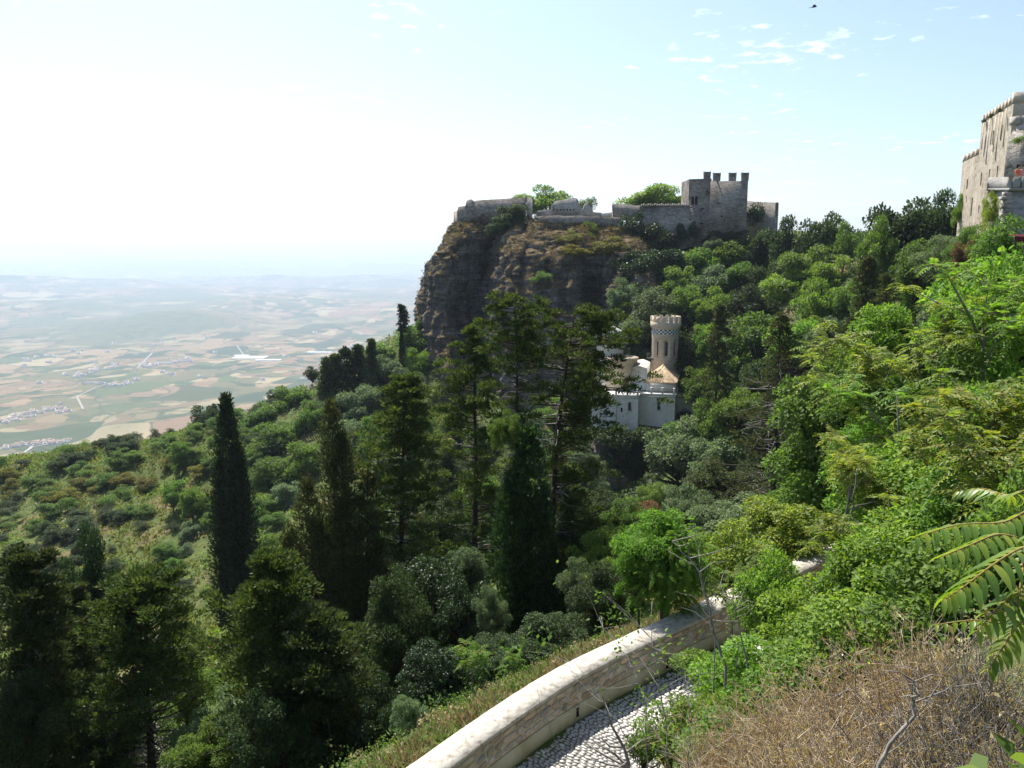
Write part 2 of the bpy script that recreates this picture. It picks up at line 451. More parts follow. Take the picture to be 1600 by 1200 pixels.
# ------------------------------------------------------------------ the far plain with its hills
PLAIN_Z = -600.0
def plain_z(X, Y):
    sh = X.shape; P = np.stack([X.ravel(), Y.ravel()], 1)
    d = np.hypot(P[:, 0], P[:, 1]); z3 = np.zeros(len(P))
    a = np.arctan2(P[:, 0], P[:, 1])
    n1 = fbm(np.c_[P / 2600., z3], 21, 5); n2 = fbm(np.c_[P / 900., z3 + 4], 31, 4)
    n3 = fbm(np.c_[a * 5, d / 9000., z3], 41, 4)
    g = lambda c, w: np.exp(-((d - c) / w) ** 2)
    z = PLAIN_Z + (n2 - .5) * 26 * np.clip((d - 2500) / 4000, 0, 1)
    z += np.clip(n1 - .47, 0, 1) * 420 * g(8200, 1700)
    z += (n1 * 1.5 + n2 * .3 - .22) * 400 * g(13800, 2900)
    z += (.30 + n3 * 1.0) * 500 * g(23000, 4200)
    z += (.35 + n3 * 1.1) * 745 * g(34000, 4800)
    # two broad dark hills in the middle distance
    for px, Yk, h, rx, ry in [(280, 6900, 120, 620, 700), (60, 8200, 120, 900, 900), (420, 9300, 90, 1100, 800)]:
        x0 = (px - 800) / FOC * Yk
        z += h * np.exp(-((P[:, 0] - x0) / rx) ** 2 - ((P[:, 1] - Yk) / ry) ** 2) * (.7 + .6 * n2)
    z += 360 * np.exp(-(d / 760.) ** 2) * (.8 + .4 * n2)
    return z.reshape(sh)
m, nt, out = new_mat('valley_fields')
v = coords(nt, 'World', (1 / 230., 1 / 330., 0))
warp = nd(nt, 'ShaderNodeTexNoise', Scale=.7, Detail=2)
nt.links.new(v, warp.inputs['Vector'])
wv = nt.nodes.new('ShaderNodeVectorMath'); wv.operation = 'ADD'
nt.links.new(v, wv.inputs[0]); nt.links.new(warp.outputs['Color'], wv.inputs[1])
vor = nd(nt, 'ShaderNodeTexVoronoi', Scale=1.0, Randomness=.95); vor.distance = 'CHEBYCHEV'
nt.links.new(wv.outputs[0], vor.inputs['Vector'])
vor2 = nd(nt, 'ShaderNodeTexVoronoi', Scale=2.7, Randomness=.9); vor2.distance = 'CHEBYCHEV'
nt.links.new(wv.outputs[0], vor2.inputs['Vector'])
sp1 = nd(nt, 'ShaderNodeSeparateColor'); nt.links.new(vor.outputs['Color'], sp1.inputs[0])
sp2 = nd(nt, 'ShaderNodeSeparateColor'); nt.links.new(vor2.outputs['Color'], sp2.inputs[0])
pal = [(0, (0.190, 0.124, 0.070)), (.16, (0.233, 0.165, 0.093)), (.3, (0.067, 0.076, 0.032)), (.42, (0.120, 0.110, 0.048)), (.55, (0.282, 0.228, 0.128)), (.68, (0.049, 0.066, 0.029)), (.8, (0.183, 0.131, 0.080)), (.92, (0.084, 0.103, 0.038))]
c1 = ramp(nt, sp1.outputs[0], pal, 'CONSTANT'); c2 = ramp(nt, sp2.outputs[1], pal, 'CONSTANT')
sel = ramp(nt, sp1.outputs[2], [(.42, (0, 0, 0)), (.44, (1, 1, 1))])
fields = mixc(nt, sel, c1, c2)
big = noise(nt, coords(nt, 'World', (1 / 2600., 1 / 2600., 0)), 1.0, 4)
scrub = noise(nt, coords(nt, 'World', (1 / 90., 1 / 90., 0)), 1.0, 6, .7)
fields = mixc(nt, ramp(nt, big, [(.50, (0, 0, 0)), (.60, (1, 1, 1))]), fields, ramp(nt, scrub, [(.35, (.055, .075, .035)), (.65, (.14, .14, .07))]))
fields = mixc(nt, ramp(nt, scrub, [(.57, (0, 0, 0)), (.64, (.8, .8, .8))]), fields, (.05, .07, .032))
edge = nd(nt, 'ShaderNodeTexVoronoi', Scale=1.0, Randomness=.95); edge.feature = 'DISTANCE_TO_EDGE'
nt.links.new(wv.outputs[0], edge.inputs['Vector'])
fields = mixc(nt, ramp(nt, edge.outputs['Distance'], [(.012, (.8, .8, .8)), (.022, (0, 0, 0))]), fields, (.06, .075, .038))
bsdf(nt, out, fields, 1.0, 0.0)
MAT['fields'] = m
R = np.concatenate([np.linspace(300, 2000, 30, endpoint=False), np.geomspace(2000, 44000, 190)])
A = np.radians(np.linspace(-64, 58, 260))
rr, aa = np.meshgrid(R, A, indexing='ij')
X, Y = rr * np.sin(aa), rr * np.cos(aa); Z = plain_z(X, Y)
nA = len(A); ii, jj = np.meshgrid(np.arange(len(R) - 1), np.arange(nA - 1), indexing='ij'); a0 = (ii * nA + jj).ravel()
g = Geo(); g.add(np.stack([X, Y, Z], -1).reshape(-1, 3), np.stack([a0, a0 + 1, a0 + nA + 1, a0 + nA], 1))
tag(g.build('valley_plain', MAT['fields'], smooth=True), kind='structure')
def on_plain(px, py):
    """point of the plain seen at a photo pixel"""
    d = at(px, py, 1.0); Yk = PLAIN_Z / d.z
    for _ in range(4):
        z = float(plain_z(np.array([d.x * Yk]), np.array([Yk]))[0]); Yk = z / d.z
    return Vector((d.x * Yk, Yk, z))

# white road, farm tracks
MAT['chalk'] = noise_mat('pale_road_dust', [(.3, (.24, .215, .18)), (.7, (.30, .275, .24))], .02, kind='World')
def valley_track(name, pix, w):
    P = np.array([list(on_plain(*p)) for p in pix]); t = np.linspace(0, 1, len(P)); s = np.linspace(0, 1, 40)
    Q = np.stack([np.interp(s, t, P[:, k]) for k in range(2)], 1); Q[1:-1] = (Q[:-2] + 2 * Q[1:-1] + Q[2:]) / 4
    T = unit(np.gradient(Q, axis=0)); N = np.stack([-T[:, 1], T[:, 0]], 1)
    V = []
    for o in (-w, w):
        q = Q + N * o; V.append(np.c_[q, plain_z(q[:, 0], q[:, 1]) + 2.5])
    V = np.stack(V, 1).reshape(-1, 3); b = np.arange(39)[:, None] * 2
    g = Geo(); g.add(V, b + np.array([[0, 1, 3, 2]]))
    tag(g.build(name, MAT['chalk']), kind='structure')
valley_track('valley_road', [(0, 722), (20, 716), (38, 708), (48, 701), (50, 697), (46, 693)], 5)
valley_track('valley_road', [(52, 699), (75, 695), (110, 690)], 3)
valley_track('farm_track', [(130, 640), (120, 620), (150, 606), (180, 597)], 4)
valley_track('farm_track', [(370, 540), (385, 560), (440, 572), (520, 580)], 4)
valley_track('farm_track', [(215, 575), (230, 560), (238, 552)], 5)

# ------------------------------------------------------------------ haze
hz = Geo(); hz.box((-46000, -3000, -690), (46000, 46000, 290))
m, nt, out = new_mat('air_haze')
pv = nd(nt, 'ShaderNodeVolumePrincipled')
pv.inputs['Color'].default_value = (.67, .815, .98, 1)
pv.inputs['Density'].default_value = 0.9e-4
pv.inputs['Anisotropy'].default_value = 0.35
nt.links.new(pv.outputs[0], out.inputs['Volume'])
tag(hz.build('haze', m), kind='stuff')

# ------------------------------------------------------------------ the castle rock
m, nt, out = new_mat('layered_limestone')
pos = coords(nt, 'World')
lay = noise(nt, coords(nt, 'World', (.05, .05, 1.5)), 1.0, 7, .68)
blot = noise(nt, coords(nt, 'World', (.09, .09, .07)), 1.0, 5, .6)
fine = noise(nt, coords(nt, 'World', (.5, .5, 1.6)), 1.0, 6, .7)
dark = ramp(nt, lay, [(.30, (.042, .038, .034)), (.42, (.135, .122, .108)), (.47, (.072, .065, .058)), (.55, (.195, .177, .156)), (.60, (.11, .099, .088)), (.66, (.245, .226, .20)), (.70, (.38, .36, .33)), (.74, (.14, .127, .115))])
pale = ramp(nt, lay, [(.30, (.10, .097, .093)), (.42, (.25, .245, .235)), (.47, (.13, .125, .12)), (.55, (.33, .325, .31)), (.62, (.20, .195, .185)), (.7, (.40, .39, .37))])
scar = nt.nodes.new('ShaderNodeVectorMath'); scar.operation = 'DISTANCE'
nt.links.new(coords(nt, 'World', (.085, .05, .13)), scar.inputs[0]); _sc = at(832, 512, 162); scar.inputs[1].default_value = (_sc.x * .085, _sc.y * .05, _sc.z * .13)
bsum = mth(nt, 'ADD', blot, mth(nt, 'MULTIPLY', ramp(nt, scar.outputs['Value'], [(.25, (1, 1, 1)), (1.0, (0, 0, 0))]), .22))
rock = mixc(nt, ramp(nt, bsum, [(.56, (0, 0, 0)), (.64, (1, 1, 1))]), dark, pale)
fis = noise(nt, coords(nt, 'World', (.42, .42, .07)), 1.0, 6, .7)
rock = mixc(nt, ramp(nt, fis, [(.46, (0, 0, 0)), (.495, (.8, .8, .8)), (.53, (0, 0, 0))]), rock, (.03, .027, .024))  # crack shade painted into the rock colour as thin upright dark lines
rock = mixc(nt, mth(nt, 'MULTIPLY', ramp(nt, noise(nt, coords(nt, 'World', (1.2, 1.2, 2.6)), 1.0, 5, .75), [(.35, (1, 1, 1)), (.62, (0, 0, 0))]), .55), rock, (.045, .04, .036))
geo = nt.nodes.new('ShaderNodeNewGeometry'); sx = nd(nt, 'ShaderNodeSeparateXYZ')
nt.links.new(geo.outputs['Normal'], sx.inputs[0])
grassc = ramp(nt, fine, [(.3, (.05, .036, .021)), (.48, (.10, .072, .04)), (.6, (.14, .108, .058)), (.72, (.075, .08, .03))])
slope = mth(nt, 'ADD', sx.outputs['Z'], mth(nt, 'MULTIPLY', mth(nt, 'SUBTRACT', fine, .5), .5))
col = mixc(nt, ramp(nt, slope, [(.46, (0, 0, 0)), (.60, (1, 1, 1))]), rock, grassc)
bsdf(nt, out, col, .95, .1, fine, .8, .35)
MAT['rock'] = m

def loft(rows, nu, nv, amp, seed, name, lay_amp=1.0):
    """a rock face through rows of (px, py, Y); displaced into ledges, clefts and lumps"""
    rows = [np.array([list(at(*p)) if len(p) == 3 else list(p[1:]) for p in r]) for r in rows]
    A = np.stack(rows)                                   # row, column, xyz
    def cr(P, n):                                        # Catmull-Rom along axis 0
        k = len(P); t = np.linspace(0, k - 1, n); i = np.clip(t.astype(int), 0, k - 2); f = (t - i)[:, None, None]
        p0, p1, p2, p3 = P[np.clip(i - 1, 0, k - 1)], P[i], P[i + 1], P[np.clip(i + 2, 0, k - 1)]
        return .5 * (2 * p1 + (p2 - p0) * f + (2 * p0 - 5 * p1 + 4 * p2 - p3) * f ** 2 + (3 * p1 - p0 - 3 * p2 + p3) * f ** 3)
    A = cr(A, nv); A = cr(A.transpose(1, 0, 2), nu).transpose(1, 0, 2)
    du = np.gradient(A, axis=1); dv = np.gradient(A, axis=0)
    N = unit(np.cross(du, dv)); 
    if N[:, :, 1].mean() > 0: N = -N
    H = N * np.array([1, 1, .15]); P = A.reshape(-1, 3)
    warp = (fbm(P * .08, seed + 5, 3) - .5) * 3
    z = P[:, 2] + warp
    lay = vnoise(np.c_[z * .9, P[:, 0] * .035, P[:, 1] * .035], seed) * .55 + vnoise(np.c_[z * 2.3, P[:, 0] * .06, P[:, 1] * .06], seed + 1) * .3
    lay = np.round(lay * 7) / 7 * .75 + lay * .25
    cl = fbm(np.c_[P[:, 0] * .22, P[:, 1] * .22, P[:, 2] * .035], seed + 2, 4)
    cl = 1 - np.abs(cl - .5) * 4                          # vertical clefts
    lump = fbm(P * np.array([.13, .13, .10]), seed + 3, 4) - .5
    tiny = fbm(P * np.array([.8, .8, 1.6]), seed + 4, 3) - .5
    zi = np.floor(z * .62 + vnoise(np.c_[P[:, :2] * .11, P[:, 2] * 0], seed + 8) * 1.5).astype(int)
    sarc = P[:, 0] * .8 + P[:, 1] * .55
    bi = np.floor(sarc * .24 + (zi * 37 % 11) * .31 + vnoise(P * .3, seed + 9) * .5).astype(int)
    blk = vnoise(np.c_[zi * 1.0, bi * 1.0, zi * 0.0], seed + 7) - .5      # broken blocks of each bed
    d = amp * (blk * 1.2 + lay_amp * (lay - .4) * 1.7 - np.clip(cl, 0, 1) ** 3 * 3.6 + lump * 6.4 + tiny * 1.9)
    V = P + (H.reshape(-1, 3)) * d[:, None]
    j, i = np.meshgrid(np.arange(nu - 1), np.arange(nv - 1)); a = (i * nu + j).ravel()
    g = Geo(); g.add(V, np.stack([a, a + 1, a + nu + 1, a + nu], 1))
    o = tag(g.build(name, MAT['rock']), kind='structure')
    return V.reshape(nv, nu, 3)
ROCK_ROWS = [
    [(650, 640, 232), (672, 620, 205), (688, 720, 168), (712, 760, 158), (756, 760, 160), (780, 760, 148), (850, 760, 147), (905, 760, 147), (922, 760, 151), (960, 760, 146), (1010, 760, 147), (1120, 760, 158)],
    [(650, 560, 230), (664, 560, 200), (676, 600, 170), (700, 590, 160), (745, 600, 166), (775, 620, 153), (850, 640, 153), (905, 640, 153), (922, 640, 160), (960, 640, 150), (1020, 640, 150), (1120, 600, 162)],
    [(655, 500, 230), (655, 500, 198), (670, 525, 174), (704, 520, 167), (742, 520, 178), (768, 520, 160), (850, 530, 161), (905, 530, 161), (923, 530, 170), (962, 530, 157), (1030, 530, 157), (1120, 540, 166)],
    [(660, 460, 230), (659, 455, 198), (676, 450, 176), (708, 450, 171), (752, 450, 183), (774, 450, 164), (855, 450, 165), (905, 450, 165), (925, 450, 173), (966, 460, 162), (1036, 470, 163), (1112, 480, 172)],
    [(672, 425, 230), (668, 420, 197), (686, 402, 178), (716, 400, 175), (764, 405, 185), (786, 396, 169), (860, 396, 170), (906, 396, 169), (930, 396, 172), (968, 400, 168), (1042, 420, 169), (1108, 430, 177)],
    [(690, 385, 228), (694, 375, 197), (704, 366, 182), (730, 364, 180), (776, 366, 184), (802, 362, 176), (870, 366, 177), (910, 364, 176), (935, 366, 178), (972, 372, 174), (1046, 395, 174), (1104, 402, 182)],
    [(706, 354, 228), (706, 356, 198), (712, 350, 186.5), (740, 348, 185.5), (786, 348, 187.5), (824, 343, 182.5), (878, 346, 183), (914, 346, 182.5), (940, 350, 183), (976, 356, 180), (1050, 380, 180), (1102, 382, 187)],
    [('w', -11, 228, 7.4), ('w', -11, 206, 7.4), ('w', -12, 195, 7.3), ('w', -8, 193, 7.3), ('w', -2, 193, 7.3), ('w', 4, 192, 7.5), ('w', 11, 192, 7.3), ('w', 17, 192, 7.2), ('w', 21, 192, 7), ('w', 26, 192, 6.5), ('w', 37, 191, 4.5), ('w', 45, 196, 4.5)],
    [('w', -9, 236, 7), ('w', -8.5, 236, 7.5), ('w', -8, 236, 7.5), ('w', -4, 236, 7.5), ('w', 0, 236, 7.5), ('w', 5, 236, 7.5), ('w', 11, 236, 7.5), ('w', 17, 236, 7.5), ('w', 21, 236, 7), ('w', 26, 236, 7), ('w', 37, 236, 6), ('w', 47, 236, 6)],
]
CLIFF = loft(ROCK_ROWS, 360, 290, .8, 50, 'cliff')
# the outcrop that carries the little castle
loft([[(880, 830, 142), (905, 830, 131), (940, 830, 123), (985, 830, 121), (1030, 830, 122), (1075, 800, 126), (1110, 760, 140)],
      [(880, 740, 144), (912, 740, 135), (945, 745, 127.5), (985, 750, 126), (1030, 740, 127.5), (1072, 715, 130), (1105, 690, 142)],
      [(885, 690, 146), (918, 680, 139), (948, 676, 131), (985, 690, 130), (1012, 694, 130), (1056, 684, 131), (1092, 650, 142)],
      [(890, 655, 147), (920, 654, 142), (946, 653, 134.5), (985, 656, 133.5), (1008, 664, 132.5), (1052, 664, 132.5), (1082, 628, 143)],
      [('w', 12, 150, -26.5), ('w', 14, 147, -26.5), ('w', 17, 142, -27), ('w', 20, 141, -27), ('w', 23, 141, -27), ('w', 27, 141, -27), ('w', 31, 147, -24)]],
     150, 110, .42, 77, 'rock_outcrop')
# ------------------------------------------------------------------ masonry materials
def masonry(name, stops, block=(1.0, 1.0, 2.2), streak=0.0, per_obj=0.0, bstr=.5):
    m, nt, out = new_mat(name)
    vb = nd(nt, 'ShaderNodeTexVoronoi', Scale=1.6, Randomness=1.0)
    nt.links.new(coords(nt, 'World', block), vb.inputs['Vector'])
    s = nd(nt, 'ShaderNodeSeparateColor'); nt.links.new(vb.outputs['Color'], s.inputs[0])
    big = noise(nt, coords(nt, 'World', (.22, .22, .22)), 1.0, 6, .65)
    fin = noise(nt, coords(nt, 'World', (2.2, 2.2, 4.0)), 1.0, 4, .7)
    f = mth(nt, 'ADD', mth(nt, 'MULTIPLY', big, .7), mth(nt, 'MULTIPLY', s.outputs[0], .18))
    f = mth(nt, 'ADD', f, mth(nt, 'MULTIPLY', fin, .22))
    if streak:
        st = noise(nt, coords(nt, 'World', (1.1, 1.1, .05)), 1.0, 4, .6)
        f = mth(nt, 'ADD', f, mth(nt, 'MULTIPLY', mth(nt, 'SUBTRACT', st, .5), streak))
    c = ramp(nt, f, stops)
    if per_obj:
        oi = nt.nodes.new('ShaderNodeObjectInfo'); h = nd(nt, 'ShaderNodeHueSaturation'); nt.links.new(c, h.inputs['Color'])
        nt.links.new(mth(nt, 'ADD', mth(nt, 'MULTIPLY', oi.outputs['Random'], per_obj), 1 - per_obj / 2), h.inputs['Value']); c = h.outputs[0]
    bsdf(nt, out, c, .95, .15, fin, bstr, .12)
    return m
MAT['grey_masonry'] = masonry('grey_castle_masonry', [(.36, (.085, .073, .060)), (.5, (.18, .158, .132)), (.62, (.27, .24, .202)), (.75, (.38, .345, .295))])
MAT['warm_masonry'] = masonry('warm_castle_masonry', [(.36, (.25, .21, .155)), (.5, (.37, .32, .245)), (.65, (.46, .405, .32)), (.78, (.54, .49, .40))], streak=.5)
MAT['rubble'] = masonry('rubble_masonry', [(.36, (.13, .12, .105)), (.5, (.27, .245, .21)), (.62, (.38, .35, .305)), (.75, (.5, .47, .42))], block=(1.7, 1.7, 3.6), bstr=1.0)
MAT['bastion'] = masonry('weathered_bastion_masonry', [(.36, (.13, .125, .115)), (.5, (.23, .222, .205)), (.65, (.31, .30, .275)), (.78, (.40, .385, .35))], block=(.8, .8, 2.2), streak=.25)
MAT['plaster'] = masonry('white_plaster', [(.3, (.40, .37, .315)), (.5, (.56, .53, .465)), (.75, (.66, .635, .575))], streak=.6, bstr=.15)
MAT['sandstone'] = masonry('sandstone', [(.36, (.33, .265, .185)), (.52, (.44, .365, .265)), (.75, (.54, .465, .36))], streak=.2, bstr=.3)
MAT['pale_plaster'] = masonry('pale_cap_plaster', [(.3, (.55, .52, .47)), (.75, (.72, .70, .66))], bstr=.2)
MAT['dark_hole'] = noise_mat('dark_opening', [(.3, (.012, .011, .010)), (.7, (.03, .027, .024))], 3)
m, nt, out = new_mat('window_glass')
bsdf(nt, out, (.03, .035, .045), .12, .5)
MAT['glass'] = m
MAT['metal'] = noise_mat('weathered_iron', [(.3, (.05, .05, .05)), (.7, (.11, .105, .10))], 8)
MAT['roof_tile'] = noise_mat('clay_roof_tiles', [(.3, (.24, .165, .10)), (.5, (.42, .31, .19)), (.7, (.58, .47, .31))], 2.6, 6, kind='Object', bstr=.4)
MAT['wood'] = noise_mat('brown_shutter_wood', [(.3, (.10, .05, .03)), (.7, (.20, .10, .06))], 6)

def cols_wall(name, cols, thick, mat, parent, step=.6, ragged=0.0, seed=0, back=Vector((0, 1, 0))):
    """a standing wall through columns (px, py_top, py_bottom, Y) with real thickness"""
    K = np.array([list(at(c[0], c[1], c[3])) + list(at(c[0], c[2], c[3])) for c in cols])
    t = np.concatenate([[0], np.cumsum(np.maximum(np.linalg.norm(np.diff(K[:, :2], axis=0), axis=1), .02))])
    s = np.unique(np.concatenate([t, np.arange(0, t[-1], step)]))
    Q = np.stack([np.interp(s, t, K[:, k]) for k in range(6)], 1)
    if ragged:
        Q[:, 2] += (fbm(np.c_[s * .9, s * 0, s * 0], seed, 3) - .5) * ragged * 2
    Q[:, 3:5] = Q[:, 0:2]
    b = np.array(list(back.normalized() * thick))
    V = np.stack([Q[:, 3:6], Q[:, 0:3], Q[:, 0:3] + b, Q[:, 3:6] + b], 1)
    n = len(s); g = Geo(); a = np.arange(n - 1)[:, None] * 4
    F = [a + np.array([[k, (k + 1) % 4, (k + 1) % 4 + 4, k + 4]]) for k in range(4)]
    F.append(np.array([[0, 1, 2, 3]])); F.append(np.array([[0, 1, 2, 3]]) + (n - 1) * 4)
    g.add(V.reshape(-1, 3), np.vstack(F))
    return g.build(name, mat, parent)

def facade(g, O, ux, nin, w, h, holes, depth=.35, m=0):
    """a wall plane with recessed openings; holes are (x0, z0, x1, z1, arched)"""
    O = np.array(list(O)); ux = np.array(list(ux)); nin = np.array(list(nin)); uz = np.array([0, 0, 1.])
    P = lambda x, y, z: O + ux * x + nin * y + uz * z
    xs = sorted({0, w, *[v for q in holes for v in (q[0], q[2])]}); zs = sorted({0, h, *[v for q in holes for v in (q[1], q[3])]})
    for i in range(len(xs) - 1):
        for j in range(len(zs) - 1):
            cx, cz = (xs[i] + xs[i + 1]) / 2, (zs[j] + zs[j + 1]) / 2
            if any(q[0] < cx < q[2] and q[1] < cz < q[3] for q in holes): continue
            g.add([P(xs[i], 0, zs[j]), P(xs[i + 1], 0, zs[j]), P(xs[i + 1], 0, zs[j + 1]), P(xs[i], 0, zs[j + 1])], [[0, 1, 2, 3]], m=m)
    for q in holes:
        x0, z0, x1, z1 = q[:4]
        for a, b in (((x0, z0), (x1, z0)), ((x1, z0), (x1, z1)), ((x1, z1), (x0, z1)), ((x0, z1), (x0, z0))):
            g.add([P(a[0], 0, a[1]), P(b[0], 0, b[1]), P(b[0], depth, b[1]), P(a[0], depth, a[1])], [[0, 1, 2, 3]], m=m)
        if len(q) > 4 and q[4]:
            r = (x1 - x0) / 2; cx = (x0 + x1) / 2; cz = z1 - r; k = 6
            for sgn in (-1, 1):
                pts = [(cx + sgn * r * math.cos(a), cz + r * math.sin(a)) for a in np.linspace(0, math.pi / 2, k)]
                for (xa, za), (xb, zb) in zip(pts[:-1], pts[1:]):
                    g.add([P(xa, 0, za), P(xb, 0, zb), P(xb, 0, z1), P(xa, 0, z1)], [[0, 1, 2, 3]], m=m)
                    g.add([P(xa, 0, za), P(xb, 0, zb), P(xb, depth, zb), P(xa, depth, za)], [[0, 1, 2, 3]], m=m)
def pane(name, O, ux, nin, x0, z0, x1, z1, depth, mat, parent, th=.05):
    O = np.array(list(O)); ux = np.array(list(ux)); nin = np.array(list(nin)); uz = np.array([0, 0, 1.])
    V = [O + ux * x + nin * y + uz * z for z in (z0, z1) for x, y in ((x0, depth), (x1, depth), (x1, depth + th), (x0, depth + th))]
    g = Geo(); g.add(V, [[0, 3, 2, 1], [4, 5, 6, 7], [0, 1, 5, 4], [1, 2, 6, 5], [2, 3, 7, 6], [3, 0, 4, 7]])
    return g.build(name, mat, parent)

def swallowtail(w, h, d):
    """a forked battlement standing on z = 0"""
    prof = [(-w / 2, 0), (w / 2, 0), (w / 2 * 1.12, h), (w * .38, h * .95), (0, h * .46), (-w * .38, h * .95), (-w / 2 * 1.12, h)]
    n = len(prof); bm = bmesh.new()
    f = [bm.verts.new((x, 0, z)) for x, z in prof]; b = [bm.verts.new((x, d, z)) for x, z in prof]
    bm.faces.new(f); bm.faces.new(b[::-1])
    for i in range(n): bm.faces.new((f[i], b[i], b[(i + 1) % n], f[(i + 1) % n]))
    bmesh.ops.triangulate(bm, faces=[x for x in bm.faces if len(x.verts) > 4])
    bmesh.ops.recalc_face_normals(bm, faces=bm.faces)
    me = bpy.data.meshes.new('merlon'); bm.to_mesh(me); bm.free(); me.materials.append(MAT['grey_masonry'])
    return me

# ------------------------------------------------------------------ the ruined castle on the rock
castle = empty('ruined_castle', at(1000, 352, 188), 0, 'ruined grey stone castle with forked battlements on top of the cliff', 'castle')
bpy.context.view_layer.update()
INV = castle.matrix_world.inverted()
def under(o, root):
    o.matrix_parent_inverse = Matrix.Translation(-root.location) if root.rotation_euler.z == 0 else root.matrix_world.inverted()
    return o
def cw(name, cols, thick=1.6, mat='grey_masonry', ragged=.12, seed=0, step=.6, back=Vector((0, 1, 0)), root=None):
    return under(cols_wall(name, cols, thick, MAT[mat], root or castle, step, ragged, seed, back), root or castle)
cw('curtain_wall', [(708.5, 331, 358, 191), (714.5, 329, 358, 186.2), (716, 323, 356, 186), (727, 322, 354, 186), (729, 314, 354, 186), (733, 312, 353, 186), (737, 311.5, 352, 186),
                    (741, 315, 352, 186), (744, 313.5, 352, 186), (770, 311.5, 352, 185.4), (800, 309.5, 350, 184.6), (822, 308.5, 349, 184)], 1.8, seed=3)
cw('curtain_wall_end', [(822.6, 308, 348, 183.9), (829.5, 309, 346, 186.5), (832, 312, 344, 190)], 1.2, 'rubble', .1, 4)
cw('rubble_foot', [(824, 346, 370, 182.2), (829, 344, 372, 181.6), (835, 345, 360, 182)], .9, 'rubble', .3, 5)
cw('retaining_wall', [(836, 338, 353, 182.5), (860, 336.5, 356, 181.6), (912, 337, 354, 181), (940, 338.5, 357, 181), (974, 340, 358, 181)], 1.5, 'grey_masonry', .14, 6)
cw('ruined_wall', [(838, 330, 340, 184.5), (841, 328.5, 340, 184.5), (861, 328, 340, 184.5), (862.5, 319, 340, 184.5), (866, 315, 340, 184.5), (876, 312, 340, 184.5), (884, 311.5, 340, 184.5), (893, 310, 340, 184.5), (900, 309.5, 340, 184.5), (903, 312, 340, 184.5), (904.5, 317, 340, 184.5),
                   (908, 325, 340, 184.5), (911, 327, 340, 184.5), (914, 318, 340, 184.5), (918, 315, 340, 184.5), (921, 321, 340, 184.5), (925, 326, 340, 184.5), (927, 331, 340, 184.5), (940, 332, 340, 184.5)], 1.3, 'rubble', .16, 7, .35)
for k in range(7):
    p = at(865.5 + k * 5.2, 327.6 + (k % 2) * .4, 184.4)
    g = Geo(); g.box((-.16, 0, -.15), (.16, .12, .15)); under(g.build('beam_hole', MAT['dark_hole'], castle, p), castle)
cw('flat_roof_shed', [(934, 334, 340, 186), (957, 331.5, 340, 187)], 3.0, 'pale_plaster', 0)
cw('outer_wall', [(957.5, 319, 342, 184), (968, 319, 342, 183.5), (988, 320, 345, 182.5), (1001.5, 321, 345, 181.8)], 1.4, seed=8)
cw('front_wall', [(1001.5, 322.5, 372, 179.6), (1030, 322.2, 386, 179.0), (1060, 322, 392, 178.4), (1106, 321.5, 378, 178.0)], 1.8, seed=9)
for k in range(22):                                     # stub course along the front wall
    p = at(1004 + k * 3.45, 321.6, 179.3 - k * .06)
    g = Geo(); g.box((-.17, -.12, -.2), (.17, .8, .42 + .12 * math.sin(k * 2.3))); under(g.build('stub_merlon', MAT['grey_masonry'], castle, p), castle)
# the two blocks of the tower
def prism(name, corners, z0, z1, mat, root):
    n = len(corners); g = Geo()
    V = [(x, y, z0) for x, y in corners] + [(x, y, z1) for x, y in corners]
    g.add(V, [[i, (i + 1) % n, (i + 1) % n + n, i + n] for i in range(n)] + [[n + i for i in range(4)], [3, 2, 1, 0]])
    return under(g.build(name, mat, root), root)
def pz(px, py, Y): return at(px, py, Y).z
zt = pz(1090, 279.5, 178.5); zb = pz(1100, 385, 178.5)
L0 = at(1077, 279, 179.2); L1 = at(1112, 279, 177.6); L2 = at(1065, 287.5, 187)
front = [(L0.x, L0.y), (L1.x, L1.y), (L1.x + 1.5, L1.y + 8), (L2.x, L2.y)]
ux = Vector((L1.x - L0.x, L1.y - L0.y, 0)); W_ = ux.length; ux.normalize(); nin = Vector((-ux.y, ux.x, 0))
tw = Geo(); O = Vector((L0.x, L0.y, zb)); mpp = 178.5 / FOC
h0 = pz(1086, 319.5, 178.8) - zb; h1 = pz(1086, 306.5, 178.8) - zb
HL = [((4.1) * mpp, h0, (8.2) * mpp, h1, True), ((9.6) * mpp, h0, (13.7) * mpp, h1, True)]
facade(tw, O, ux, nin, W_, zt - zb, HL, .5)
tw.add([(front[0][0], front[0][1], zb), (front[3][0], front[3][1], zb), (front[3][0], front[3][1], zt), (front[0][0], front[0][1], zt)], [[0, 1, 2, 3]])
tw.add([(front[1][0], front[1][1], zb), (front[2][0], front[2][1], zb), (front[2][0], front[2][1], zt), (front[1][0], front[1][1], zt)], [[0, 1, 2, 3]])
tw.add([(front[3][0], front[3][1], zb), (front[2][0], front[2][1], zb), (front[2][0], front[2][1], zt), (front[3][0], front[3][1], zt)], [[0, 1, 2, 3]])
tw.add([(x, y, zt) for x, y in front], [[0, 1, 2, 3]])
t_lo = under(tw.build('low_tower', MAT['grey_masonry'], castle), castle)
for q in HL:
    pn = under(pane('lancet_window', O, ux, nin, q[0], q[1], q[2], q[3], .45, MAT['dark_hole'], castle), castle)
R0 = at(1110.5, 283, 176.6); R1 = at(1169, 283, 176.0)
zh = R0.z; zb2 = pz(1140, 372, 176.2)
tall = [(R0.x, R0.y), (R1.x, R1.y), (R1.x + 1.2, R1.y + 8.5), (R0.x + 1.0, R0.y + 8.5)]
t_hi = prism('tall_tower', tall, zb2, zh, MAT['grey_masonry'], castle)
me = swallowtail(1.45, 1.8, .7)
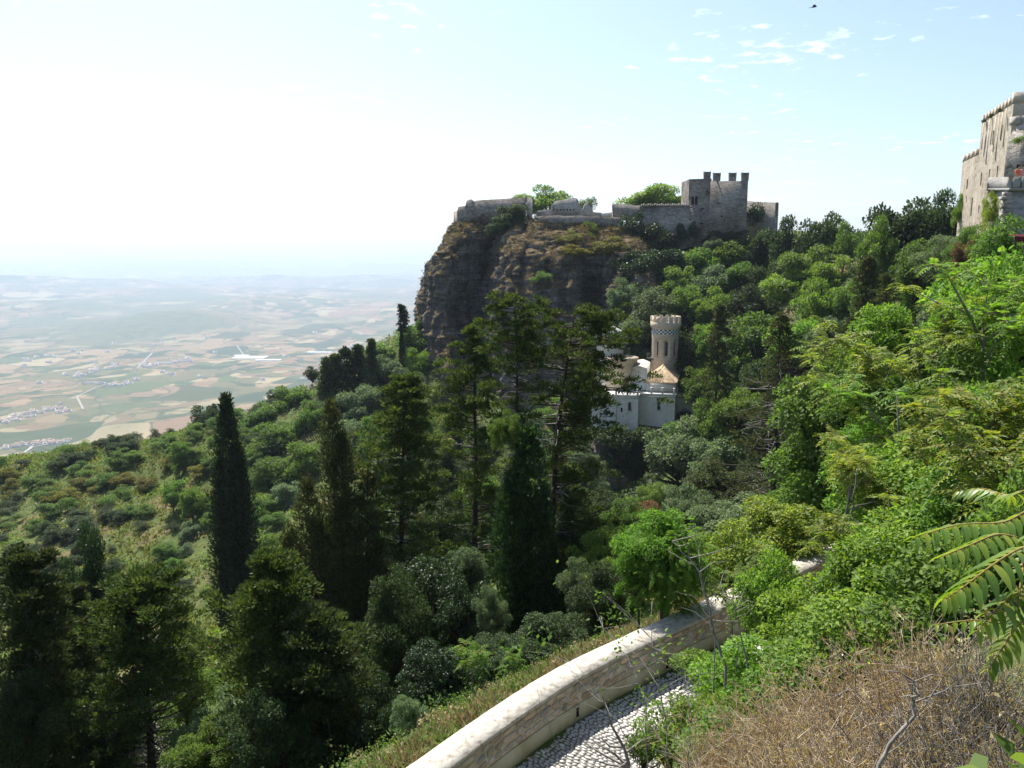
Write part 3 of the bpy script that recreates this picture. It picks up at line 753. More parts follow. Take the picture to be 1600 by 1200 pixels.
for px, Y in ((1120.2, 176.62), (1144.8, 176.32), (1164.3, 176.1)):
    p = at(px, 283, Y); p.z = zh; o = under(link('merlon', me, castle, p), castle)
p = at(1105.2, 279, 177.95); p.z = zt; under(link('merlon', me, castle, p, scale=(.95, 1, .85)), castle)
for px, Y, k in ((1112, 184.9, .5), (1155, 184.6, .3)):
    p = at(px, 279, Y); p.z = zh; under(link('merlon', me, castle, p, scale=(.8, 1, k)), castle)
# ragged wing behind the tower
wing = cw('ruined_wing', [(1166, 314, 372, 186), (1180, 315, 374, 184.5), (1200, 316, 376, 182.5), (1216, 316.5, 378, 181)], 1.5, 'rubble', .06, 12)
p0 = at(1188.5, 329.6, 183.1); g = Geo(); g.box((-.45, -.16, -.5), (.45, .25, .5)); under(g.build('window_opening', MAT['pale_plaster'], castle, p0), castle)
g = Geo()
for (x, y, s) in ((1105, 299, .12), (1098, 326, .16), (1080, 324, .14), (1123, 318, .14), (1096, 349, .18), (1128, 338, .12), (1151, 296, .12), (1079, 343, .14)):
    p = at(x, y, 177.45 if x < 1111 else 176.2)
    k = Geo(); k.box((-s * 1.3, -.02, -s), (s * 1.3, .3, s)); under(k.build('wall_gap', MAT['dark_hole'], castle, p), castle)
cw('tower_end_wall', [(1216, 316.5, 378, 181), (1217, 317, 378, 186)], .6, 'grey_masonry', 0, 13, back=Vector((-1, 0, 0)))

# ------------------------------------------------------------------ the sunlit castle at the right
A = at(1585, 147.5, 75); B = at(1535, 181, 86)
topz = A.z - .8; uxv = Vector((A.x - B.x, A.y - B.y, 0)); LT = uxv.length; uxv.normalize()
nin = Vector((-uxv.y, uxv.x, 0))
if nin.x < 0: nin = -nin
fort = empty('walled_castle', (50, 80, 2), 0, 'sunlit beige castle with slit windows and battlements above the bushes', 'castle')
bpy.context.view_layer.update()
LW = 7.6
OW = Vector((B.x, B.y, 0)) - uxv * LW; wz = pz(1520, 238, 89.5) - .65; base = -9.0
def hit(px, py):
    d = at(px, py, 1.0); n = Vector((-uxv.y, uxv.x, 0)); k = n.dot(Vector((B.x, B.y, 0))) / n.dot(d)
    p = d * k; return (p - OW).dot(uxv), p.z
SL = []
for cx, a, b, wv_ in [(903, 415, 495, .5), (947, 390, 470, .5), (997, 358, 445, .5), (795, 675, 730, .6), (877, 635, 710, .5), (925, 615, 665, .45), (972, 595, 662, .45),
                 (823, 785, 890, .55), (862, 825, 868, .42), (790, 772, 812, .3)]:
    x, z1 = hit(1300 + cx / 3.75, 100 + a / 3.75); _, z0 = hit(1300 + cx / 3.75, 100 + b / 3.75)
    SL.append((x - wv_ * .5, z0 - base, x + wv_ * .5, z1 - base))
g = Geo(); O = Vector((OW.x, OW.y, base))
sw = [q for q in SL if q[2] < LW]; st = [q for q in SL if q[0] > LW]
mid = [q for q in SL if not (q[2] < LW or q[0] > LW)]
facade(g, O, uxv, nin, LW - .001, wz - base, sw, .5)
g.add([OW + Vector((0, 0, base)), OW + nin * 7 + Vector((0, 0, base)), OW + nin * 7 + Vector((0, 0, wz)), OW + Vector((0, 0, wz))], [[0, 1, 2, 3]])
g.add([OW + Vector((0, 0, wz)), OW + uxv * LW + Vector((0, 0, wz)), OW + uxv * LW + nin * 7 + Vector((0, 0, wz)), OW + nin * 7 + Vector((0, 0, wz))], [[0, 1, 2, 3]])
under(g.build('wing', MAT['warm_masonry'], fort), fort)
g = Geo(); OT = OW + uxv * LW
stl = [(q[0] - LW, q[1], q[2] - LW, q[3]) for q in st]
facade(g, (OT.x, OT.y, base), uxv, nin, LT, topz - base, stl, .5)
for a, b in ((OT, OT + nin * 9), (OT + nin * 9, OT + nin * 9 + uxv * LT), (OT + uxv * LT, OT + uxv * LT + nin * 9)):
    g.add([a + Vector((0, 0, base)), b + Vector((0, 0, base)), b + Vector((0, 0, topz)), a + Vector((0, 0, topz))], [[0, 1, 2, 3]])
g.add([p + Vector((0, 0, topz)) for p in (OT, OT + uxv * LT, OT + uxv * LT + nin * 9, OT + nin * 9)], [[0, 1, 2, 3]])
under(g.build('keep', MAT['warm_masonry'], fort), fort)
for q in SL:
    under(pane('slit_window', O, uxv, nin, q[0], q[1], q[2], q[3], .4, MAT['dark_hole'], fort), fort)
ang = math.atan2(uxv.y, uxv.x)
def block(name, x, z, w, h, d, mat, y=0.0, root=fort, over=0.0):
    k = Geo(); k.box((-w / 2, -over, 0), (w / 2, d, h))
    p = OW + uxv * x + nin * y
    o = k.build(name, mat, root, (p.x, p.y, z)); o.rotation_euler = (0, 0, ang)
    if (Matrix.Rotation(ang, 3, 'Z') @ Vector((0, 1, 0))).dot(nin) < 0: o.rotation_euler = (0, 0, ang + math.pi)
    return under(o, fort)
for k in range(9):
    block('merlon', LW + .35 + k * 1.2, topz, .62, .78, .45, MAT['warm_masonry'])
block('corner_merlon', LW + LT - .35, topz, .7, 1.0, 1.4, MAT['warm_masonry'])
for k in range(4):
    block('merlon', .35 + k * 1.9, wz, .8, .72, .45, MAT['warm_masonry'])
for k in range(8):
    block('pilaster', LW + .95 + k * 1.2, topz - 2.6 - .9 * (k % 3), .3, 2.6 + .9 * (k % 3), .1, MAT['warm_masonry'], over=.028)
for k in range(5):                                       # front battlements of the keep
    p = OT + uxv * LT + nin * (2.4 + k * 1.6); c = Geo(); c.box((-.4, -.4, 0), (.4, .4, .8))
    o = c.build('merlon', MAT['warm_masonry'], fort, (p.x, p.y, topz)); o.rotation_euler = (0, 0, ang); under(o, fort)
cw('rubble_wall', [(1572.5, 232, 300, 69), (1574, 222, 300, 68.8), (1577, 214, 300, 68.6), (1581, 206, 300, 68.4), (1585, 199, 300, 68.2), (1588.5, 194, 300, 68), (1600, 191, 300, 67.5), (1680, 190, 300, 66)], 1.4, 'rubble', .22, 20, .25, back=Vector((.5, .85, 0)), root=fort)
for px in (1590.2, 1600, 1610):
    p = at(px, 194, 67.9); c = Geo(); c.box((-.2, -.1, 0), (.22, .8, .65)); under(c.build('merlon', MAT['rubble'], fort, p), fort)
cw('bastion_parapet', [(1543.5, 277.5, 297, 57), (1562, 277, 297, 55.2), (1577, 276, 297.5, 53.5), (1577.6, 283.5, 297.5, 53.45), (1583, 284, 297.5, 53.4), (1583.6, 276, 297.5, 53.4), (1592, 275.5, 297.5, 53.6), (1592.6, 283, 297.5, 53.6), (1597, 283, 297.5, 53.7), (1597.6, 275, 297.5, 53.7), (1660, 274, 297.5, 55)], .6, 'bastion', .02, 21, .4, back=Vector((.5, .85, 0)), root=fort)
cw('string_course', [(1543.2, 294.5, 297.6, 56.8), (1577, 294, 297.6, 53.25), (1660, 294, 297.6, 54.75)], .5, 'bastion', 0, 22, back=Vector((.5, .85, 0)), root=fort)
cw('bastion_wall', [(1544.5, 297.2, 470, 57.1), (1577, 297.2, 472, 53.6), (1660, 297.2, 480, 55.1)], 2.5, 'bastion', .0, 23, back=Vector((.5, .85, 0)), root=fort)
cw('terrace', [(1548, 291, 300, 58.5), (1660, 290, 300, 57)], 9, 'bastion', 0, 24, back=Vector((.5, .85, 0)), root=fort)
for k in range(9):
    p = at(1576.6, 303 + k * 6.6, 53.5); c = Geo(); w_ = .42 if k % 2 else .28; c.box((-w_, -.03, -.13), (.18, .3, .13))
    under(c.build('quoin', MAT['rubble'], fort, p), fort)

# ------------------------------------------------------------------ the little white castle with its round tower
HO = at(1055, 618, 131.0)
villa = empty('little_castle', HO, math.radians(-15), 'little white castle with round battlemented tower and tiled roof among the trees', 'castle')
bpy.context.view_layer.update()
X1, Y1 = Vector((1, 0, 0)), Vector((0, 1, 0))
def vbox(name, lo, hi, mat, parent=villa):
    g = Geo(); g.box(lo, hi); return g.build(name, MAT[mat], parent)
g = Geo()
facade(g, (-5.2, 0, -7.2), X1, Y1, 5.2, 7.2, [(2.28, 4.65, 2.86, 6.2, True)], .3)
facade(g, (0, 0, -7.2), Y1, -X1, 9.0, 7.2, [(1.2, 4.5, 1.6, 6.0, True), (3.6, 4.7, 4.1, 6.0, True), (6.2, 4.7, 6.7, 6.0, True)], .3)
g.add([(-5.2, 9, -7.2), (0, 9, -7.2), (0, 9, 0), (-5.2, 9, 0)], [[0, 1, 2, 3]]); g.add([(-5.2, 0, 0), (0, 0, 0), (0, 9, 0), (-5.2, 9, 0)], [[0, 1, 2, 3]])
g.build('main_block', MAT['plaster'], villa)
pane('window', (-5.2, 0, -7.2), X1, Y1, 2.28, 4.65, 2.86, 6.2, .22, MAT['glass'], villa)
for a in (1.2, 3.6, 6.2):
    pane('window', (0, 0, -7.2), Y1, -X1, a, 4.6, a + .45, 6.0, .22, MAT['glass'], villa)
g = Geo(); F0 = -2.6
facade(g, (-13.6, F0, -7.0), X1, Y1, 7.8, 7.0, [(6.15, 4.55, 6.72, 6.1, True), (4.95, 4.25, 5.3, 5.0)], .3)
facade(g, (-5.8, F0, -7.0), Y1, -X1, 2.6, 7.0, [(1.2, 4.6, 1.55, 6.0, True)], .3)
g.add([(-13.6, F0, -7), (-13.6, 9, -7), (-13.6, 9, 0), (-13.6, F0, 0)], [[0, 1, 2, 3]])
g.add([(-13.6, F0, 0), (-5.8, F0, 0), (-5.8, 9, 0), (-13.6, 9, 0)], [[0, 1, 2, 3]])
g.add([(-5.8, 0, -7.0), (-5.2, 0, -7.0), (-5.2, 0, 0), (-5.8, 0, 0)], [[0, 1, 2, 3]])
g.build('side_block', MAT['plaster'], villa)
w1 = pane('window', (-13.6, F0, -7.0), X1, Y1, 6.15, 4.55, 6.72, 6.1, .22, MAT['wood'], villa); w1['label'] = 'window with brown shutter'
pane('window', (-13.6, F0, -7.0), X1, Y1, 4.95, 4.25, 5.3, 5.0, .22, MAT['glass'], villa)
pane('window', (-5.8, F0, -7.0), Y1, -X1, 1.2, 4.6, 1.55, 6.0, .22, MAT['glass'], villa)
for x, z in ((-8.95, -1.1), (-8.2, -3.4)):
    vbox('wall_vent', (x - .09, F0 - .02, z - .09), (x + .09, F0 + .1, z + .09), 'dark_hole')
g = Geo(); g.tube([(-9.35, F0 - .09, 0), (-9.35, F0 - .09, -6.8)], .08, 6); g.build('downpipe', MAT['plaster'], villa)
MAT['surround'] = masonry('pale_stone_trim', [(.3, (.42, .39, .33)), (.75, (.58, .55, .49))], bstr=.1)
def surround(x0, x1, z0, z1, y, nx=(1, 0)):
    g = Geo(); cx, r = (x0 + x1) / 2, (x1 - x0) / 2; ring = [(x0, z0)] + [(cx - r * math.cos(a), z1 - r + r * math.sin(a)) for a in np.linspace(0, math.pi, 9)] + [(x1, z0)]
    g.tube([(x, y, z) for x, z in ring], .075, 5); g.box((x0 - .14, y - .11, z0 - .12), (x1 + .14, y + .02, z0)); return g.build('window_surround', MAT['surround'], villa)
surround(-5.2 + 2.28, -5.2 + 2.86, -7.2 + 4.65, -7.2 + 6.2, -.015); surround(-13.6 + 6.15, -13.6 + 6.72, -7.0 + 4.55, -7.0 + 6.1, F0 - .015)
vbox('string_course', (-13.66, F0 - .07, -.42), (-5.74, F0 - .003, -.28), 'surround'); vbox('string_course', (-5.14, -.07, -.42), (.06, -.003, -.28), 'surround')
vbox('cornice', (-5.0, 1.58, 1.62), (-.05, 1.697, 1.78), 'surround')
vbox('terrace_slab', (-13.75, F0 - .14, .003), (-5.68, F0 + 2.6, .17), 'pale_plaster')
vbox('terrace_slab', (-5.66, -.14, .003), (.14, 1.7, .17), 'pale_plaster')
for x, y in ((-12.6, F0 + .1), (-11.0, F0 + .1), (-9.45, F0 + .1), (-7.6, F0 + .1), (-5.92, F0 + .1), (-3.9, .1), (-2.1, .1), (-.2, .1)):
    g = Geo(); g.box((-.15, -.15, 0), (.15, .15, .92)); g.box((-.2, -.2, .92), (.2, .2, 1.02)); g.build('balustrade_post', MAT['plaster'], villa, (x, y, .17))
g = Geo()
for z in (.45, .75, 1.0): g.tube([(-12.6, F0 + .1, z), (-9.5, F0 + .1, z)], .03, 4)
g.build('railing', MAT['metal'], villa)
g = Geo()
for z in (.6, .95): g.tube([(-3.9, .1, z), (-.2, .1, z)], .025, 4)
g.build('railing', MAT['metal'], villa)
# upper storey and tiled roof
g = Geo(); g.box((-4.9, 1.7, .17), (-.12, 9.0, 1.9)); g.build('upper_storey', MAT['plaster'], villa)
ap = np.array([[-2.7, 4.6, 3.75], [-2.7, 8.0, 3.95]]); ev = np.array([[-5.15, 1.45, 1.82], [.12, 1.45, 1.82], [.12, 9.2, 1.95], [-5.15, 9.2, 1.95]])
roof = Geo()
roof.add([ev[0], ev[1], ap[0]], tris=[[0, 1, 2]]); roof.add([ev[1], ev[2], ap[1], ap[0]], [[0, 1, 2, 3]])
roof.add([ev[2], ev[3], ap[1]], tris=[[0, 1, 2]]); roof.add([ev[3], ev[0], ap[0], ap[1]], [[0, 1, 2, 3]])
roof.add([e - [0, 0, .12] for e in ev], [[3, 2, 1, 0]])
rf = roof.build('roof', MAT['roof_tile'], villa)
rib = Geo()
def ribs(e0, e1, a0, a1, n):
    for k in range(n):
        f = (k + .5) / n; p = e0 + (e1 - e0) * f; q = a0 + (a1 - a0) * f
        L = q - p; js = np.linspace(0, 1, max(3, int(np.linalg.norm(L) / .45)))
        pts = p + L * js[:, None] + np.array([0, 0, .05]) + np.array([0, 0, .03]) * (np.arange(len(js))[:, None] % 2)
        rib.tube(pts, .085, 5)
ribs(ev[0], ev[1], ap[0], ap[0], 18); ribs(ev[1], ev[2], ap[0], ap[1], 26); ribs(ev[3], ev[0], ap[1], ap[0], 26)
tag(rib.build('tile_rows', MAT['roof_tile'], rf), kind='stuff')
g = Geo()
for e, a in ((ev[0], ap[0]), (ev[1], ap[0]), (ap[0], ap[1])):
    g.tube([e + [0, 0, .1], (e + a) / 2 + [0, 0, .12], a + [0, 0, .12]], .11, 6)
g.build('ridge_tiles', MAT['roof_tile'], rf)
# stair wall and the round bay
g = Geo(); V = [(-7.5, 3.0, .17), (-4.95, 3.0, .17), (-4.95, 3.0, 3.9), (-6.2, 3.0, 4.35), (-7.5, 3.0, 4.1)]
n = len(V); V2 = [(x, 8.2, z + .5 * (z > 1)) for x, y, z in V]
g.add(V + V2, [[i, (i + 1) % n, (i + 1) % n + n, i + n] for i in range(n)] + [[0, 1, 2, 4], [5, 6, 7, 9]], [[2, 3, 4], [7, 8, 9]])
g.build('stair_wing', MAT['plaster'], villa)
g = Geo(); g.lathe([(2.75, .17), (2.75, 5.2), (2.9, 5.25), (2.9, 5.5), (0.01, 5.6)], 40, (-9.6, 5.0)); g.build('round_bay', MAT['sandstone'], villa)
bx = Vector((-8.28, 2.55, 0)); 
g = Geo(); g.lathe([(2.42, 0), (2.42, 0)], 3) if False else None
dr = Geo()
for a in np.linspace(-1.06, -.80, 4): pass
prof = [(math.cos(a) * .36, 1.55 + math.sin(a) * .36) for a in np.linspace(0, math.pi, 8)]
pts = [(-.36, 0)] + prof[::-1] + [(.36, 0)]
bm = bmesh.new(); f = [bm.verts.new((x, -.03, z)) for x, z in pts]; b = [bm.verts.new((x, .3, z)) for x, z in pts]
bm.faces.new(f); [bm.faces.new((f[i], b[i], b[(i + 1) % len(f)], f[(i + 1) % len(f)])) for i in range(len(f))]
me = bpy.data.meshes.new('arched_door'); bm.to_mesh(me); bm.free(); me.materials.append(MAT['wood'])
link('door', me, villa, (-8.62, 2.42, .17), (0, 0, .35))
# pale turret at the far corner, with its chequered band
def check_mat(name, cx, cy, nu, z0, hv):
    m, nt, out = new_mat(name)
    tc = nt.nodes.new('ShaderNodeTexCoord'); s = nd(nt, 'ShaderNodeSeparateXYZ'); nt.links.new(tc.outputs['Object'], s.inputs[0])
    ang_ = mth(nt, 'ARCTAN2', s.outputs['Y'], s.outputs['X'])
    u = mth(nt, 'FLOOR', mth(nt, 'MULTIPLY', ang_, nu / (2 * math.pi))); v_ = mth(nt, 'FLOOR', mth(nt, 'DIVIDE', s.outputs['Z'], hv))
    par = mth(nt, 'PINGPONG', mth(nt, 'ADD', u, v_), 1.0)
    c = mixc(nt, par, (.035, .04, .065), (.60, .60, .58))
    bsdf(nt, out, c, .5, .4); return m
MAT['checks'] = check_mat('chequered_tiles', 0, 0, 40, 0, .27)
g = Geo(); g.lathe([(2.35, -6), (2.35, 8.2), (2.5, 8.25), (2.5, 9.2), (2.75, 9.25), (2.75, 9.4), (.01, 10.9)], 40, (-12.1, 8.0)); tt = g.build('corner_turret', MAT['pale_plaster'], villa)
g = Geo(); g.lathe([(2.53, 0), (2.53, .81)], 40); g.build('chequered_band', MAT['checks'], tt, (-12.1, 8.0, 8.35))
# the round tower
TC = (-2.75, 11.5)
nz, na = 100, 120; zz = np.linspace(-3, 10.3, nz); aa = np.linspace(0, 2 * math.pi, na, endpoint=False)
Zg, Ag = np.meshgrid(zz, aa, indexing='ij'); Rg = np.full_like(Zg, 2.36)
for ac in np.arange(8) * math.pi / 4 + math.radians(-94 + 15):
    da = ((Ag - ac + math.pi) % (2 * math.pi) - math.pi) * 2.36
    ins = (np.abs(da) < .42) & (Zg > 5.15) & ((Zg < 7.75) | (np.hypot(da, Zg - 7.75) < .42))
    Rg[ins] -= .34
g = Geo(); j, i = np.meshgrid(np.arange(na), np.arange(nz - 1)); a0 = (i * na + j).ravel(); a1 = (i * na + (j + 1) % na).ravel()
g.add(np.stack([Rg * np.cos(Ag), Rg * np.sin(Ag), Zg], -1).reshape(-1, 3), np.stack([a0, a1, a1 + na, a0 + na], 1))
tower = g.build('round_tower', MAT['sandstone'], villa, (TC[0], TC[1], 0))
ac = math.radians(-94 + 15)
for k in (-1, 0, 1):
    a_ = ac + k * math.pi / 4; c, s = math.cos(a_), math.sin(a_)
    g = Geo(); g.box((-.2 if k == 0 else -.12, -.02, 5.4), (.2 if k == 0 else .12, .08, 7.8))
    o = g.build('niche_window', MAT['glass'], tower, (c * 2.06, s * 2.06, 0)); o.rotation_euler = (0, 0, a_ + math.pi / 2)
g = Geo(); g.lathe([(2.40, 0), (2.40, .81)], 64); g.build('chequered_band', MAT['checks'], tower, (0, 0, 9.2))
g = Geo(); g.lathe([(2.36, 10.02), (2.66, 10.45), (2.66, 11.35), (2.28, 11.35), (2.28, 10.9), (.01, 10.95)], 64); g.build('parapet', MAT['sandstone'], tower)
mg = Geo(); mg.lathe([(2.66, 0), (2.66, .92), (2.28, .92), (2.28, 0)], 5, a0=-.13, a1=.13)
k4 = Geo(); k4.add(np.vstack(mg.v), np.vstack(mg.q))
n5 = 6
k4.add(np.vstack(mg.v), [[0, n5, 2 * n5, 3 * n5], [n5 - 1, 2 * n5 - 1, 3 * n5 - 1, 4 * n5 - 1]])
mm = k4.mesh('merlon', [MAT['sandstone']])
for k in range(14):
    link('merlon', mm, tower, (0, 0, 11.35), (0, 0, ac + math.pi / 14 + k * 2 * math.pi / 14))
ab = math.radians(-165)
g = Geo(); g.lathe([(.9, 4.55), (1.0, 4.7), (1.0, 4.82), (.01, 4.82)], 16, (2.2 * math.cos(ab), 2.2 * math.sin(ab)))
for k in range(12):
    q = ab + (k - 5.5) * .24; x, y = 2.2 * math.cos(ab) + .95 * math.cos(q), 2.2 * math.sin(ab) + .95 * math.sin(q)
    g.tube([(x, y, 4.8), (x, y, 5.7)], .025, 4)
g.build('balcony', MAT['metal'], tower)
# low annexe at the right of the house
g = Geo(); V = [(.02, 4.5, -5), (3.4, 4.5, -5), (3.4, 4.5, -1.5), (.02, 4.5, -.9)]
g.add(V + [(x, 8.5, z) for x, y, z in V], [[0, 1, 2, 3], [1, 5, 6, 2], [4, 5, 6, 7]]); g.build('annexe', MAT['plaster'], villa)
g = Geo(); g.add([(.02, 4.2, -.92), (3.9, 4.2, -1.62), (3.9, 9, -1.62), (.02, 9, -.92), (.02, 4.2, -.8), (3.9, 4.2, -1.5), (3.9, 9, -1.5), (.02, 9, -.8)],
                 [[0, 1, 2, 3], [4, 5, 6, 7], [0, 1, 5, 4], [1, 2, 6, 5], [2, 3, 7, 6]]); g.build('annexe_roof', MAT['roof_tile'], villa)

# ------------------------------------------------------------------ the roadside wall and the cobbled road
MAT['mortar'] = noise_mat('beige_mortar', [(.3, (.45, .375, .27)), (.5, (.55, .475, .36)), (.7, (.62, .55, .44))], 5, 6, kind='World', bstr=.4, bdist=.02)
MAT['plinth'] = noise_mat('stained_plinth_render', [(.3, (.37, .315, .20)), (.5, (.50, .44, .30)), (.7, (.58, .53, .40))], 2.2, 6, kind='World', stretch=(1, 1, .6), bstr=.3, bdist=.015)
MAT['coping'] = noise_mat('white_lime_coping', [(.3, (.22, .195, .155)), (.42, (.35, .32, .27)), (.55, (.44, .415, .36)), (.75, (.52, .50, .45))], 7, 8, kind='World', bstr=1.0, bdist=.02)
MAT['wall_stone'] = masonry('wall_rubble_stone', [(.34, (.34, .27, .19)), (.46, (.43, .355, .26)), (.56, (.46, .36, .26)), (.66, (.52, .455, .355))], block=(3, 3, 3), per_obj=.5)
# individual hue: greyish to reddish stones
_nt = MAT['wall_stone'].node_tree
_h = [n for n in _nt.nodes if n.type == 'HUE_SAT'][0]; _oi = [n for n in _nt.nodes if n.type == 'OBJECT_INFO'][0]
_nt.links.new(mth(_nt, 'ADD', mth(_nt, 'MULTIPLY', mth(_nt, 'FRACT', mth(_nt, 'MULTIPLY', _oi.outputs['Random'], 13.7)), .045), .472), _h.inputs['Hue'])
_nt.links.new(mth(_nt, 'ADD', mth(_nt, 'MULTIPLY', mth(_nt, 'FRACT', mth(_nt, 'MULTIPLY', _oi.outputs['Random'], 7.3)), .7), .5), _h.inputs['Saturation'])
S0, S1 = float(WS[np.argmin(np.abs(WQ[:, 0] + 4.2))]), float(WS[np.argmin(np.abs(WQ[:, 0] - 21))])
rwall = empty('roadside_wall', (1.43, 16.6, ROAD_Z), 0, 'curved low stone wall with white coping along the cobbled road', 'wall')
bpy.context.view_layer.update()
def sweep(name, prof, mat, parent, s0=S0, s1=S1, step=.18, jit=0.0, seed=0):
    s = np.arange(s0, s1, step); p, t, n = wall_at(s); k = len(prof)
    V = np.empty((len(s), k, 3))
    for i, (o, z) in enumerate(prof):
        jo = (fbm(np.c_[s * 2.2, s * 0 + i * 7, s * 0], seed, 3) - .5) * jit * 2; jz = (fbm(np.c_[s * 1.7, s * 0 + i * 5 + 50, s * 0], seed, 3) - .5) * jit
        V[:, i, :2] = p + n * (o + jo)[:, None]; V[:, i, 2] = z + jz
    a = (np.arange(len(s) - 1)[:, None] * k); F = [a + np.array([[i, (i + 1) % k, (i + 1) % k + k, i + k]]) for i in range(k)]
    F += [np.array([list(range(4))]), np.array([list(range(4))]) + (len(s) - 1) * k]
    g = Geo(); g.add(V.reshape(-1, 3), np.vstack(F)); o = g.build(name, mat, parent)
    return under(o, parent) if parent is not None else o
Z0 = ROAD_Z
sweep('core', [(-.56, Z0 - .8), (0, Z0 - .8), (0, Z0 + .99), (-.56, Z0 + .99)], MAT['mortar'], rwall)
sweep('plinth', [(.003, Z0 - .3), (.045, Z0 - .3), (.035, Z0 + .40), (.003, Z0 + .43)], MAT['plinth'], rwall, jit=.006, seed=3)
sweep('coping', [(-.62, Z0 + .97), (.035, Z0 + .97), (.025, Z0 + 1.05), (-.28, Z0 + 1.08), (-.60, Z0 + 1.05)], MAT['coping'], rwall, step=.07, jit=.012, seed=5)
rng = np.random.default_rng(11)
def stone_poly(w, h, d, rng, nverts=8, rough=.14, inset=.16):
    """irregular flat-faced stone, face towards -y, w along x and h along z; about 30 triangles"""
    a = np.sort((np.arange(nverts) + rng.uniform(-.3, .3, nverts)) / nverts * 2 * math.pi)
    c, s = np.cos(a), np.sin(a); q = np.maximum(np.abs(c), np.abs(s))
    rr = (1 / q) ** .95 * rng.uniform(1 - rough, 1, nverts)
    x, z = c * rr * w / 2, s * rr * h / 2
    x = np.clip(x, -w / 2, w / 2); z = np.clip(z, -h / 2, h / 2)
    n = nverts
    V = np.vstack([np.c_[x, np.zeros(n) + d * .6, z], np.c_[x, np.full(n, -d * .45), z], np.c_[x * (1 - inset), np.full(n, -d) + rng.uniform(-.15, .15, n) * d, z * (1 - inset)], [[0, -d * 1.08, 0]]])
    i = np.arange(n); j = (i + 1) % n
    Q = np.vstack([np.stack([i, j, j + n, i + n], 1), np.stack([i + n, j + n, j + 2 * n, i + 2 * n], 1)])
    T = np.stack([i + 2 * n, j + 2 * n, np.full(n, 3 * n)], 1)
    return V, Q, T
STONES = []
for k in range(16):
    g = Geo(); V, Q, T = stone_poly(1, 1, .022, rng, 7, .24, .08); g.add(V, Q, T); STONES.append(g.mesh('stone', [MAT['wall_stone']]))
nst = 0
sv0 = float(WS[np.argmin(np.abs(WQ[:, 1] - 11.6))]); sv1 = float(WS[np.argmin(np.abs(WQ[:, 0] - 10.2))])
z = Z0 + .445
for row in range(3):
    h = (.17, .19, .165)[row]; s = sv0 + rng.uniform(0, .2)
    while s < sv1 and nst < 290:
        w = rng.uniform(.2, .46); p, t, n = wall_at(s + w / 2)
        o = link('stone', STONES[rng.integers(16)], rwall, (p[0] + n[0] * .002, p[1] + n[1] * .002, z + h / 2 + rng.uniform(-.012, .012)),
                 (0, rng.uniform(-.12, .12), math.atan2(t[1], t[0])), (w - .012, 1, h * rng.uniform(.86, 1.02)))
        under(o, rwall); nst += 1; s += w
    z += h + .004
for px, py in ((900, 1108), (1040.5, 1028), (1172.5, 969), (783, 1188)):
    s_best = min(np.arange(S0, S1, .05), key=lambda s: abs((lambda p: 800 + FOC * p[0] / (p[1] * CT - (Z0 + .28) * ST) - px)(wall_at(s)[0])))
    p, t, n = wall_at(s_best); ra = math.atan2(t[1], t[0])
    if px > 800:
        g = Geo()
        for lo, hi in (((-.085, -.075, .13), (-.06, .0, .42)), ((.06, -.075, .13), (.085, .0, .42)), ((-.06, -.075, .395), (.06, .0, .42)), ((-.06, -.075, .13), (.06, .0, .15))): g.box(lo, hi)
        o = g.build('drain_frame', MAT['plinth'], rwall, (p[0], p[1], Z0)); o.rotation_euler = (0, 0, ra); under(o, rwall)
        g = Geo(); g.box((-.06, -.052, .15), (.06, -.047, .395)); o2 = g.build('drain_hole', MAT['dark_hole'], rwall, (p[0], p[1], Z0)); o2.rotation_euler = (0, 0, ra); under(o2, rwall)
# road: bedding, 300 setts as objects, the rest joined
MAT['bedding'] = noise_mat('dark_joint_sand', [(.3, (.09, .08, .07)), (.7, (.20, .185, .16))], 8, kind='World')
MAT['sett'] = noise_mat('pale_limestone_setts', [(.3, (.30, .285, .26)), (.5, (.46, .445, .41)), (.75, (.58, .565, .53))], 7, 5, kind='World', per_obj=.35, bstr=.4, bdist=.015)
def road_strip(s0, s1):
    s = np.arange(s0, s1, .25); p, t, n = wall_at(s); os_ = np.linspace(.02, 4.4, 8)
    V = np.stack([np.c_[p + n * o, np.full(len(s), Z0 + .03)] for o in os_], 1); k = len(os_)
    a = (np.arange(len(s) - 1)[:, None] * k + np.arange(k - 1)[None]).ravel()
    g = Geo(); g.add(V.reshape(-1, 3), np.stack([a, a + 1, a + k + 1, a + k], 1)); return g
road = tag(road_strip(S0, S1).build('cobbled_road', MAT['bedding']), kind='structure')
SETT = []
for k in range(8):
    g = Geo(); V, Q, T = stone_poly(1, 1, .014, rng, 6, .14, .05); g.add(V[:, [0, 2, 1]] * [1, 1, -1], Q, T); SETT.append(g)
SETT_ME = [g.mesh('sett', [MAT['sett']]) for g in SETT]
cells = []
s = sv0 - .6
while s < sv1 + 1.2:
    w = rng.uniform(.075, .105); o = .05 + rng.uniform(0, .1)
    while o < 4.35:
        L = rng.uniform(.10, .19); cells.append((s + w / 2 + rng.uniform(-.01, .01), o + L / 2, w, L)); o += L
    s += w
cells = np.array(cells)
p, t, n = wall_at(cells[:, 0]); q = p + n * cells[:, 1:2]; ra = np.arctan2(n[:, 1], n[:, 0])
zc = q[:, 1] * CT - Z0 * ST; px = 800 + FOC * q[:, 0] / zc; py = 600 - FOC * (q[:, 1] * ST + Z0 * CT) / zc
vis = (px > 780) & (px < 1110) & (py < 1200) & (py > 1010) & (cells[:, 1] < 3.6)
order = np.argsort(np.where(vis, zc, 1e6)); single = set(order[:min(300, int(vis.sum()))].tolist())
jn = Geo()
